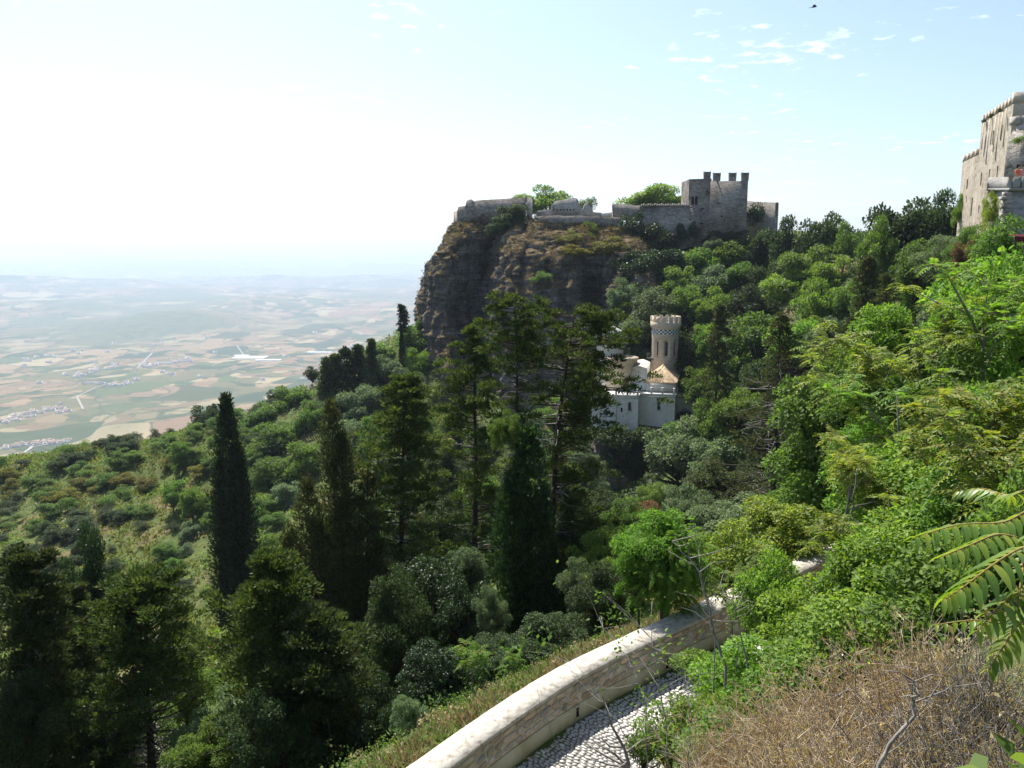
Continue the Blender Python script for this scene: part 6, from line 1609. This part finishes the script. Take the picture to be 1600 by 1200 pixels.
# ------------------------------------------------------------------ leafy bank between the road and the camera
BK_ = 'leafy shrubs of the roadside bank'
for pr_, mt, px, top, Y, w, h, lab in [
 ('near0', 'leaf_yellow', 1150, 826, 22.6, 120, 100, 'yellow green leafy shoots beside the bright feathery tree'),
 ('near1', 'leaf_yellow', 1225, 782, 25.2, 150, 96, 'yellow tipped leafy shrub hiding the wall left of the white gap'),
 ('near0', 'leaf_bright', 1208, 876, 17.6, 104, 140, 'bright shrub covering the wall before its white gap'),
 ('near1', 'leaf_bright', 1362, 822, 17.5, 124, 150, 'bright leafy shrub right of the white wall gap'),
 ('near0', 'leaf_mid', 1300, 580, 33, 170, 120, 'round glossy dark green shrub in front of the conifers'),
 ('near1', 'leaf_mid', 1350, 600, 31, 110, 110, 'leafy green shrub right of the round glossy one'),
 ('near0', 'leaf_feather', 1360, 660, 25, 130, 120, 'feathery light green shrub under the round glossy one'),
 ('near1', 'leaf_bright', 1380, 470, 30, 120, 140, 'bright green shrub under the dull brownish conifer'),
 ('near0', 'leaf_bright', 1550, 420, 26, 190, 220, 'large leafy bank of bushes below the bastion'),
 ('near0', 'leaf_mid', 1578, 350, 47, 120, 80, 'leafy bush hiding the foot of the bastion'),
 ('near1', 'leaf_mid', 1540, 362, 50, 60, 70, 'leafy bush at the left foot of the bastion'),
 ('near1', 'leaf_mid', 1590, 400, 30, 150, 200, 'leafy bush right under the bastion wall'),
 ('near0', 'leaf_mid', 1480, 560, 22, 200, 180, 'dense leafy bush behind the pale leaning trunks'),
 ('near1', 'leaf_bright', 1580, 600, 18, 180, 180, 'bright dense bush at the right edge of the leafy bank'),
 ('near0', 'leaf_bright', 1420, 700, 19, 200, 170, 'dense green bush below the pale leaning trunks'),
 ('near1', 'leaf_bright', 1530, 720, 14, 200, 170, 'dense leafy bush behind the big fronds'),
 ('near0', 'leaf_bright', 1440, 800, 14.5, 190, 160, 'bright bush left of the big fronds'),
 ('near1', 'leaf_bright', 1360, 860, 15, 170, 160, 'green bush under the slender pale trunk'),
 ('near0', 'leaf_bright', 1280, 922, 15.5, 160, 150, 'bright bush between the wall and the dry shrubs'),
 ('near1', 'leaf_bright', 1400, 930, 11, 230, 170, 'leafy bush above the middle of the dry shrubs'),
 ('near0', 'leaf_bright', 1300, 990, 11.5, 220, 150, 'bright leafy bush on the upper edge of the dry shrubs'),
 ('near1', 'leaf_mid', 1510, 860, 9.5, 230, 190, 'dark leafed bush in the shade of the big fronds'),
 ('near0', 'leaf_mid', 1590, 760, 9, 160, 260, 'leafy bush at the right edge behind the big fronds'),
 ('near1', 'leaf_bright', 1120, 1016, 15.6, 120, 90, 'bright leafy shrub on the road edge below the wall drain'),
 ('near0', 'leaf_bright', 1180, 1010, 14.2, 170, 130, 'leafy shrub covering the road edge'),
 ('near1', 'leaf_bright', 1220, 1060, 12, 180, 120, 'bright shrub left of the dry shrubs'),
 ('sparse0', 'leaf_bright', 1130, 1070, 12.4, 130, 110, 'thin leafy shrub over the sunny setts'),
 ('sparse1', 'leaf_bright', 1050, 1100, 11, 110, 120, 'sparse twiggy shrub in front of the sunny setts'),
 ('sparse0', 'leaf_mid', 1010, 1130, 10, 80, 80, 'very sparse shrub at the bottom of the road'),
 ('near0', 'leaf_mid', 1130, 1130, 9.5, 160, 110, 'leafy green shrub at the lower left of the dry shrubs'),
 ('near1', 'leaf_bright', 1100, 1090, 10.6, 130, 120, 'leafy shrub at the edge of the shadowed setts'),
]:
    near = Y < 20
    plant(pr_, mt, px, top, Y, w * 1.12, h * 1.2, lab, name='leafy_shrub', cat='shrub', group=BK_, trunk='near' in pr_ and Y > 12, fill=Y >= 24)
undergrowth('bank_weeds', 1500, (0, 40), (3, 45), (.25, .8), 'leaf_mid', 310, lambda x, y: (wall_off(x, y) > 5.2) | ((wall_off(x, y) < -1.2) & (x > 9)), per=64, leaf=.21)
undergrowth('bank_dry_weeds', 500, (0, 12), (2, 14), (.2, .5), 'leaf_dry', 311, lambda x, y: (wall_off(x, y) > 6), per=60, leaf=.2)

# ------------------------------------------------------------------ bare saplings in front of the wall
def sapling(pts, r, seed, label, twigs=10, mat='twig_grey', leaf=0):
    """pts are (px, py, Y) along the stem, root first"""
    rng = np.random.default_rng(seed); P = np.array([list(at(*p)) for p in pts]); b = P[0].copy()
    gz = g1(b[0], b[1]); root = np.array([b[0], b[1], min(gz, b[2]) - .1]); P = np.vstack([root, P]) - root
    k = np.linspace(0, len(P) - 1, len(P) * 4); Q = np.stack([np.interp(k, np.arange(len(P)), P[:, c]) for c in range(3)], 1) + rng.normal(0, .015, (len(k), 3))
    e = empty('sapling', root, 0, label, 'sapling', 'bare saplings by the road'); g = Geo(); f = Geo()
    g.tube(Q, r * (1 - .75 * np.linspace(0, 1, len(Q))), 6)
    L = np.linalg.norm(P[-1] - P[0])
    for i in range(twigs):
        t = rng.integers(len(Q) // 3, len(Q)); s = Q[t]; d = unit(rng.normal(size=3) * [1, .7, .4] + [0, 0, .7]); l = L * rng.uniform(.05, .17)
        m_ = s + d * l * .5 + rng.normal(0, .03, 3); e_ = s + d * l + rng.normal(0, .05, 3)
        g.tube([s, m_, e_], [r * .35, r * .25, r * .1], 4, cap=False)
        if leaf:
            n = leaf; p = e_ + rng.normal(0, .09, (n, 3)); f.leaves(p, rdir(rng, n), rdir(rng, n) + [0, 0, 1], .055, .034, two=True)
    g.build('stem', MAT[mat], e)
    if leaf: f.build('foliage', MAT['leaf_bright'], e)
    return e
sapling([(1135, 1046, 13.2), (1108, 960, 13.4), (1092, 890, 13.6), (1050, 845, 13.9)], .032, 1, 'leaning grey sapling crossing the wall top in front of the feathery tree', 12)
sapling([(1118, 1000, 13.5), (1095, 900, 13.6), (1085, 820, 13.7)], .016, 2, 'thin upright bare stem beside the leaning grey sapling', 3)
sapling([(1170, 1060, 13), (1155, 980, 13.2), (1150, 950, 13.2), (1128, 918, 13.4)], .02, 3, 'crooked bare sapling before the sunlit end of the wall', 8)
sapling([(1150, 1010, 13.1), (1130, 970, 13.1), (1100, 930, 13.3)], .012, 4, 'second crooked thin sapling left of the sunlit wall end', 5)
sapling([(982, 1200, 8.2), (976, 1160, 8.2)], .05, 5, 'cut grey stump with twigs at the bottom of the view', 9)
sapling([(1010, 1200, 8.0), (1012, 1100, 8.2), (985, 1040, 8.5), (935, 965, 9)], .011, 6, 'long arching bare twig crossing the road shadow', 10, leaf=3)
sapling([(1045, 1200, 7.8), (1040, 1110, 8), (1022, 1010, 8.3), (1018, 940, 8.6)], .012, 7, 'upright twig with few leaves over the shadowed setts', 12, leaf=6)
sapling([(1000, 1190, 8.0), (960, 1120, 8.2), (905, 1060, 8.6), (880, 1030, 8.8)], .008, 8, 'fine bare twig reaching left over the road', 7)
sapling([(1075, 1200, 7.4), (1080, 1120, 7.6), (1070, 1050, 7.9)], .010, 9, 'leafy twig right of the upright twig', 14, leaf=9)
sapling([(890, 1200, 9.3), (845, 1110, 9.6), (838, 1060, 9.8)], .006, 10, 'thin curved stalk over the lower road shadow', 3)
sapling([(1370, 1200, 4.4), (1425, 1120, 4.5), (1430, 1080, 4.5), (1420, 1060, 4.5)], .016, 11, 'thick grey dead branch standing in the dry shrubs', 8)
sapling([(1318, 870, 17.5), (1332, 790, 17.6), (1338, 730, 17.7)], .03, 12, 'pale sapling trunk under the young yellow green tree', 4, 'bark_pale')

# ------------------------------------------------------------------ dry shrubs at the lower right
def dry_shrub_mesh(seed, n_stem=60, pods=2600):
    rng = np.random.default_rng(seed); g = Geo(); f = Geo(); ends = []
    for i in range(n_stem):
        d = unit(rng.normal(size=3) * [1, 1, .3] + [0, 0, .75]); l = rng.uniform(.6, 1.05); b = rng.normal(0, .16, 3) * [1, 1, 0]
        m_ = b + d * l * .5 + rng.normal(0, .05, 3); e_ = b + d * l + rng.normal(0, .08, 3) + [0, 0, .05]
        g.tube([b, m_, e_], [.011, .008, .003], 3, cap=False); ends.append((m_, e_, d))
        for k in range(7):
            s = m_ + (e_ - m_) * rng.uniform(-.5, 1); d2 = unit(d + rng.normal(0, .7, 3)); l2 = rng.uniform(.15, .4); q = s + d2 * l2
            g.tube([s, q], [.005, .002], 3, cap=False); ends.append((s, q, d2))
            if k % 2 == 0:
                q2 = s + (q - s) * .5; q3 = q2 + unit(d2 + rng.normal(0, .8, 3)) * l2 * .6; g.tube([q2, q3], [.003, .0015], 3, cap=False); ends.append((q2, q3, d2))
    k = rng.integers(len(ends), size=pods); a = np.array([e[0] for e in ends])[k]; b = np.array([e[1] for e in ends])[k]
    P = a + (b - a) * rng.uniform(.2, 1.05, (pods, 1)); D = unit(unit(b - a) + rng.normal(0, .6, (pods, 3)) + [0, 0, .35]); L = rng.uniform(.025, .06, pods)
    f.leaves(P, D, rdir(rng, pods), L, .0085, .3)
    return g, f
DRY = []
for i in range(3):
    g, f = dry_shrub_mesh(400 + i); DRY.append((g.mesh('stems', [MAT['twig']]), f.mesh('pods', [MAT['leaf_pod']])))
for i, (px, top, Y, w, lab, mt) in enumerate([
 (1150, 1120, 7.6, 190, 'dry tan shrub lowest on the slope edge beside the road', 'twig'), (1250, 1052, 7.2, 220, 'dry tan shrub below the leafy bush edge', 'twig'), (1350, 1010, 6.6, 230, 'dry tan shrub in the middle of the dry patch', 'twig'),
 (1440, 965, 6.3, 240, 'dry brown shrub under the lowest big frond', 'twig'), (1550, 985, 5.6, 230, 'grey dry shrub at the right edge of the dry patch', 'twig_grey'), (1390, 1070, 5.4, 300, 'dense tan shrub full of dry pods around the thick grey branch', 'twig'),
 (1520, 1060, 4.9, 300, 'tangle of grey bare twigs at the lower right corner', 'twig_grey'), (1240, 1130, 5.9, 260, 'dry pod covered shrub at the bottom edge', 'twig'), (1420, 1150, 4.4, 330, 'nearest dry shrub at the bottom edge', 'twig'), (1590, 1120, 4.2, 260, 'bare twiggy shrub in the lower right corner', 'twig_grey'),
 (1310, 1120, 5.2, 280, 'dry reddish tan shrub left of the thick grey branch', 'twig'), (1120, 1180, 6.6, 200, 'dry shrub touching the bottom edge beside the green shrub', 'twig'), (1190, 1090, 7.9, 170, 'thin dry shrub among green leaves by the road edge', 'twig'), (1490, 1010, 5.8, 240, 'brown dry shrub behind the grey tangle', 'twig')]):
    z0 = at(px, top, Y).z; x = xat(px, Y, z0 - .5); zc_ = (Y * CT - z0 * ST) / FOC; s = w * zc_ / 2 / .85
    zb_ = min(g1(x, Y), z0 - s * .8); zb_ = max(zb_, z0 - s * 1.25)
    e = empty('dry_shrub', (x, Y, zb_), 0, lab, 'shrub', 'dry shrubs on the bank'); sm, pm = DRY[i % 3]
    rz = prng.uniform(0, 6.28); sc_ = (s, s, (z0 - zb_) / 1.02)
    link('stems', sm, e, None, (0, 0, rz), sc_, MAT[mt])
    if mt == 'twig' or i % 2: link('pods', pm, e, None, (0, 0, rz), sc_)
    link('stems', DRY[(i + 1) % 3][0], e, None, (0, 0, rz + 2), (sc_[0] * .8, sc_[1] * .8, sc_[2] * .9), MAT[mt])
    link('pods', DRY[(i + 1) % 3][1], e, None, (0, 0, rz + 2), (sc_[0] * .8, sc_[1] * .8, sc_[2] * .9))

# ------------------------------------------------------------------ the big fronds at the right edge, leaf by leaf
def leaflet_mesh(seed):
    rng = np.random.default_rng(seed); g = Geo(); k = 6; t = np.linspace(0, 1, k); wd = np.array([.18, .46, .5, .42, .26, .02]); dr = -.34 * t ** 2 + rng.normal(0, .01)
    V = []
    for i in range(k):
        V += [(-wd[i] * .34, t[i], dr[i] + .05 * wd[i] * 2), (0, t[i], dr[i]), (wd[i] * .34, t[i], dr[i] + .05 * wd[i] * 2)]
    a = np.arange(k - 1)[:, None] * 3
    g.add(V, np.vstack([a + np.array([[0, 1, 4, 3]]), a + np.array([[1, 2, 5, 4]])])); return g.mesh('leaflet', [MAT['leaf_frond']], smooth=True)
def frond_mat():
    m, nt, out = new_mat('frond_leaflets'); oi = nt.nodes.new('ShaderNodeObjectInfo'); tc = nt.nodes.new('ShaderNodeTexCoord'); s = nd(nt, 'ShaderNodeSeparateXYZ'); nt.links.new(tc.outputs['Object'], s.inputs[0])
    base = ramp(nt, oi.outputs['Random'], [(0, (.075, .15, .02)), (.6, (.115, .21, .026)), (1, (.21, .27, .035))])
    vein = mth(nt, 'ABSOLUTE', s.outputs['X']); col = mixc(nt, ramp(nt, vein, [(.0, (.7, .7, .7)), (.025, (0, 0, 0))]), base, (.17, .22, .05))
    edge_ = ramp(nt, s.outputs['Y'], [(.02, (.8, .8, .8)), (.28, (0, 0, 0))]); col = mixc(nt, edge_, col, (.26, .25, .03))
    p = nd(nt, 'ShaderNodeBsdfPrincipled'); p.inputs['Roughness'].default_value = .38; p.inputs['Specular IOR Level'].default_value = .45; nt.links.new(col, p.inputs['Base Color'])
    t = nd(nt, 'ShaderNodeBsdfTranslucent'); nt.links.new(mixc(nt, 1.0, col, (1.6, 1.6, .6), 'MULTIPLY'), t.inputs['Color'])
    mx = nt.nodes.new('ShaderNodeMixShader'); mx.inputs[0].default_value = .45; nt.links.new(p.outputs[0], mx.inputs[1]); nt.links.new(t.outputs[0], mx.inputs[2]); nt.links.new(mx.outputs[0], out.inputs['Surface']); return m
MAT['leaf_frond'] = frond_mat()
LFM = [leaflet_mesh(500 + i) for i in range(4)]
FY = 4.7
toh = empty('tree_of_heaven', at(1650, 1180, FY + .3), 0, 'young tree of heaven reaching in with big reddish-stalked fronds at the right edge', 'tree')
bpy.context.view_layer.update()
trunk_pts = [at(1652, 1190, FY + .3), at(1640, 1040, FY + .3), at(1628, 900, FY + .25), at(1618, 770, FY + .3), at(1625, 690, FY + .4)]
g = Geo(); g.tube([list(p) for p in trunk_pts], [.035, .03, .026, .02, .012], 8); under(g.build('trunk', MAT['stalk'], toh), toh)
FR = [([(1618, 790, 4.9), (1570, 818, 4.8), (1500, 818, 4.7), (1432, 838, 4.6)], 13, .15), ([(1625, 850, 4.85), (1560, 832, 4.6), (1510, 854, 4.45), (1470, 870, 4.4)], 12, .13),
      ([(1626, 850, 4.85), (1592, 856, 4.4), (1548, 884, 4.2), (1505, 918, 4.1), (1476, 936, 4.1)], 14, .16), ([(1632, 930, 4.85), (1600, 922, 4.3), (1568, 940, 4.15), (1528, 985, 4.1)], 11, .14),
      ([(1634, 960, 4.9), (1592, 972, 4.5), (1568, 1010, 4.35), (1545, 1045, 4.3)], 13, .12), ([(1634, 975, 4.9), (1580, 976, 4.8), (1520, 968, 4.8), (1464, 976, 4.8)], 11, .10),
      ([(1620, 760, 5.0), (1575, 776, 5.4), (1535, 762, 5.6), (1498, 768, 5.7)], 12, .13), ([(1622, 800, 4.9), (1600, 880, 4.3), (1590, 940, 4.15), (1580, 990, 4.1)], 12, .14)]
for pts, pairs, ll in FR:
    P = np.array([list(at(*p)) for p in pts]); t = np.linspace(0, 1, len(P)); k = np.linspace(0, 1, 22); Q = np.stack([np.interp(k, t, P[:, c]) for c in range(3)], 1)
    for _ in range(4): Q[1:-1] = (Q[:-2] + 2 * Q[1:-1] + Q[2:]) / 4
    g = Geo(); g.tube(Q, .009 * (1 - .7 * k), 5); fr = under(g.build('frond', MAT['stalk'], toh), toh)
    bpy.context.view_layer.update(); inv = fr.matrix_world.inverted(); T = unit(np.gradient(Q, axis=0))
    for i in range(pairs):
        f = .16 + .84 * i / (pairs - 1); idx = min(21, int(round(f * 21))); b = np.array([np.interp(f, k, Q[:, c]) for c in range(3)]); tg = T[idx]
        side = unit(np.cross(tg, [0, 0, 1.])); sc = ll * (.62 + .5 * math.sin(min(1, f * .9 + .12) * math.pi)) * prng.uniform(.9, 1.1)
        for s in (-1, 1):
            y_ = unit(side * s + tg * .55 + np.array([0, 0, -.35]) + prng.normal(0, .08, 3)); zax = unit(np.array([0, 0, 1.]) + side * s * .3 + prng.normal(0, .1, 3)); xax = unit(np.cross(y_, zax)); zax = np.cross(xax, y_)
            o = bpy.data.objects.new('leaflet', LFM[int(prng.integers(4))]); COL.objects.link(o); o.parent = fr
            M = Matrix(((xax[0] * sc, y_[0] * sc, zax[0] * sc, b[0]), (xax[1] * sc, y_[1] * sc, zax[1] * sc, b[1]), (xax[2] * sc, y_[2] * sc, zax[2] * sc, b[2]), (0, 0, 0, 1)))
            o.matrix_parent_inverse = inv; o.matrix_basis = M

# ------------------------------------------------------------------ ivy on the beige castle
for px, top, Y, w, h, mt, lab in [(1500, 300, 92, 22, 60, 'leaf_bright', 'bright ivy strip up the far edge of the beige castle wing'), (1557, 290, 55.6, 38, 80, 'leaf_yellow', 'sunny ivy hanging from the bastion parapet'),
                          (1546, 300, 57, 26, 90, 'leaf_yellow', 'yellow green ivy on the left edge of the bastion'), (1592, 212, 67.5, 16, 18, 'leaf_mid', 'green tuft growing out of the rubble wall'),
                          (1563, 170, 77, 10, 8, 'leaf_olive', 'dry tuft under the keep battlements'), (1549, 179, 82, 9, 8, 'leaf_olive', 'second dry tuft under the keep battlements'), (1538, 186, 84, 8, 7, 'leaf_olive', 'dry tuft at the far end of the keep battlements')]:
    plant('shrub%d' % prng.integers(3) if w < 20 else 'mid%d' % prng.integers(3), mt, px, top, Y, w * 1.15, h * 1.1, lab, name='ivy' if 'ivy' in lab else 'weed_tuft', cat='ivy' if 'ivy' in lab else 'plant', trunk=False, stems=False, z_floor=at(px, top + h, Y).z)

# ------------------------------------------------------------------ maroon awning and its post under the bastion
AW = at(1592, 374, 36)
aw = empty('awning', AW, 0, 'maroon awning with a dark post below the bastion at the right edge', 'awning')
mm_ = noise_mat('maroon_cloth', [(.3, (.07, .008, .012)), (.7, (.12, .016, .022))], 6); MAT['maroon'] = mm_
g = Geo(); k = 15; xs_ = np.linspace(-.2, 1.4, k); V = []
for i, x in enumerate(xs_): V += [(x, .5, .22), (x, -.1, .12 + .02 * math.sin(i * 2)), (x, -.14, -.08 - .05 * (i % 2))]
a = np.arange(k - 1)[:, None] * 3; g.add(V, np.vstack([a + np.array([[0, 1, 4, 3]]), a + np.array([[1, 2, 5, 4]])])); g.build('canopy', MAT['maroon'], aw)
g = Geo(); g.tube([(-.2, -.05, .15), (-.2, -.05, -1.6)], .03, 6); g.build('post', MAT['metal'], aw)

# ------------------------------------------------------------------ two people on the bastion terrace
def skin_body(name, verts, edges, radii, mat, parent, sub=2):
    me = bpy.data.meshes.new(name); me.from_pydata(verts, edges, []); o = bpy.data.objects.new(name, me); COL.objects.link(o)
    sk = o.modifiers.new('skin', 'SKIN'); sk.use_smooth_shade = True; o.modifiers.new('sub', 'SUBSURF').levels = sub; o.modifiers['sub'].render_levels = sub
    for v, r in zip(me.skin_vertices[0].data, radii): v.radius = r if isinstance(r, tuple) else (r, r)
    me.skin_vertices[0].data[0].use_root = True
    dg = bpy.context.evaluated_depsgraph_get(); m2 = bpy.data.meshes.new_from_object(o.evaluated_get(dg)); bpy.data.objects.remove(o)
    m2.materials.clear(); m2.materials.append(mat); return link(name, m2, parent)
MAT['skin'] = noise_mat('skin', [(.3, (.42, .25, .17)), (.7, (.52, .33, .24))], 6)
MAT['hair'] = noise_mat('dark_hair', [(.3, (.015, .011, .009)), (.7, (.045, .03, .022))], 30)
MAT['orange'] = noise_mat('orange_red_shirt', [(.3, (.52, .10, .05)), (.7, (.66, .17, .08))], 8)
MAT['pink'] = noise_mat('pale_pink_shirt', [(.3, (.50, .25, .25)), (.7, (.62, .36, .35))], 8)
MAT['teal'] = noise_mat('green_shorts', [(.3, (.05, .22, .16)), (.7, (.09, .32, .24))], 8)
MAT['grey_cloth'] = noise_mat('grey_trousers', [(.3, (.16, .16, .17)), (.7, (.26, .26, .27))], 8)
def person(px, Y, z, rz, label, shirt, legs, short):
    x = xat(px, Y, z + 1); e = empty('person', (x, Y, z), rz, label, 'person', 'people on the bastion terrace')
    v = [(0, 0, .92), (0, .01, 1.12), (0, 0, 1.38), (0, -.01, 1.50), (0, -.03, 1.56), (0, -.04, 1.66), (-.10, 0, .86), (-.11, -.01, .48), (-.12, .03, .08), (-.12, -.12, .03), (.10, 0, .86), (.11, -.04, .48), (.12, 0, .08), (.12, -.15, .03),
         (-.19, 0, 1.40), (-.25, -.02, 1.14), (-.20, -.18, .98), (-.17, -.24, .96), (.19, 0, 1.40), (.26, -.02, 1.14), (.21, -.18, .98), (.17, -.24, .96)]
    ed = [(0, 1), (1, 2), (2, 3), (3, 4), (4, 5), (0, 6), (6, 7), (7, 8), (8, 9), (0, 10), (10, 11), (11, 12), (12, 13), (2, 14), (14, 15), (15, 16), (16, 17), (2, 18), (18, 19), (19, 20), (20, 21)]
    r = [(.15, .11), (.14, .10), (.16, .11), .055, .075, .095, .085, .06, .042, .04, .085, .06, .042, .04, .06, .045, .035, .035, .06, .045, .035, .035]
    skin_body('body', v, ed, r, MAT['skin'], e)
    sv = [(0, 0, .95), (0, .01, 1.12), (0, 0, 1.36), (-.19, 0, 1.40), (-.24, -.01, 1.2), (.19, 0, 1.40), (.25, -.01, 1.2)]
    skin_body('shirt', sv, [(0, 1), (1, 2), (2, 3), (3, 4), (2, 5), (5, 6)], [(.19, .14), (.175, .13), (.185, .135), .082, .07, .082, .07], MAT[shirt], e)
    k = .62 if short else .12
    lv = [(0, 0, .93), (-.10, 0, .84), (-.115, -.01, k), (.10, 0, .84), (.115, -.03, k)]
    skin_body('shorts' if short else 'trousers', lv, [(0, 1), (1, 2), (0, 3), (3, 4)], [(.175, .13), .108, .085 if short else .06, .108, .085 if short else .06], MAT[legs], e)
    skin_body('hair', [(0, .0, 1.66), (0, -.03, 1.74), (0, .04, 1.60)], [(0, 1), (0, 2)], [.102, .075, .07], MAT['hair'], e)
zt_ = at(1590, 291, 57).z + .02
person(1589.5, 55.6, at(1590, 257.5, 55.6).z - 1.76, .5, 'person in an orange red shirt and green shorts behind the bastion parapet', 'orange', 'teal', True)
person(1598, 55.8, at(1598, 257.5, 55.8).z - 1.76, -.4, 'person in a pale pink shirt beside the one in orange', 'pink', 'grey_cloth', False)

# ------------------------------------------------------------------ a bird high in the sky
def bird(px, py, Y, span, rz, label):
    p = at(px, py, Y); e = empty('bird', p, rz, label, 'bird', 'birds over the castle'); g = Geo()
    g.tube([(0, -.32, 0), (0, -.2, .02), (0, 0, .03), (0, .2, .01), (0, .42, 0)], [.02, .07, .09, .05, .01], 6); s = span / 2
    for q in (-1, 1):
        g.add([(0, -.12, .04), (q * s * .5, -.22, .22), (q * s, .05, .1), (q * s * .55, .1, .19), (0, .14, .04), (0, -.12, .02), (q * s * .5, -.2, .2), (q * s * .55, .1, .17), (0, .14, .02)], [[0, 1, 3, 4], [5, 6, 7, 8]], [[1, 2, 3]])
    g.add([(0, .3, 0), (-.14, .56, 0), (.14, .56, 0)], tris=[[0, 1, 2]])
    g.build('body', MAT['hair'], e)
bird(1272, 11, 95, .62, .9, 'dark bird gliding among the small clouds at the top of the sky')
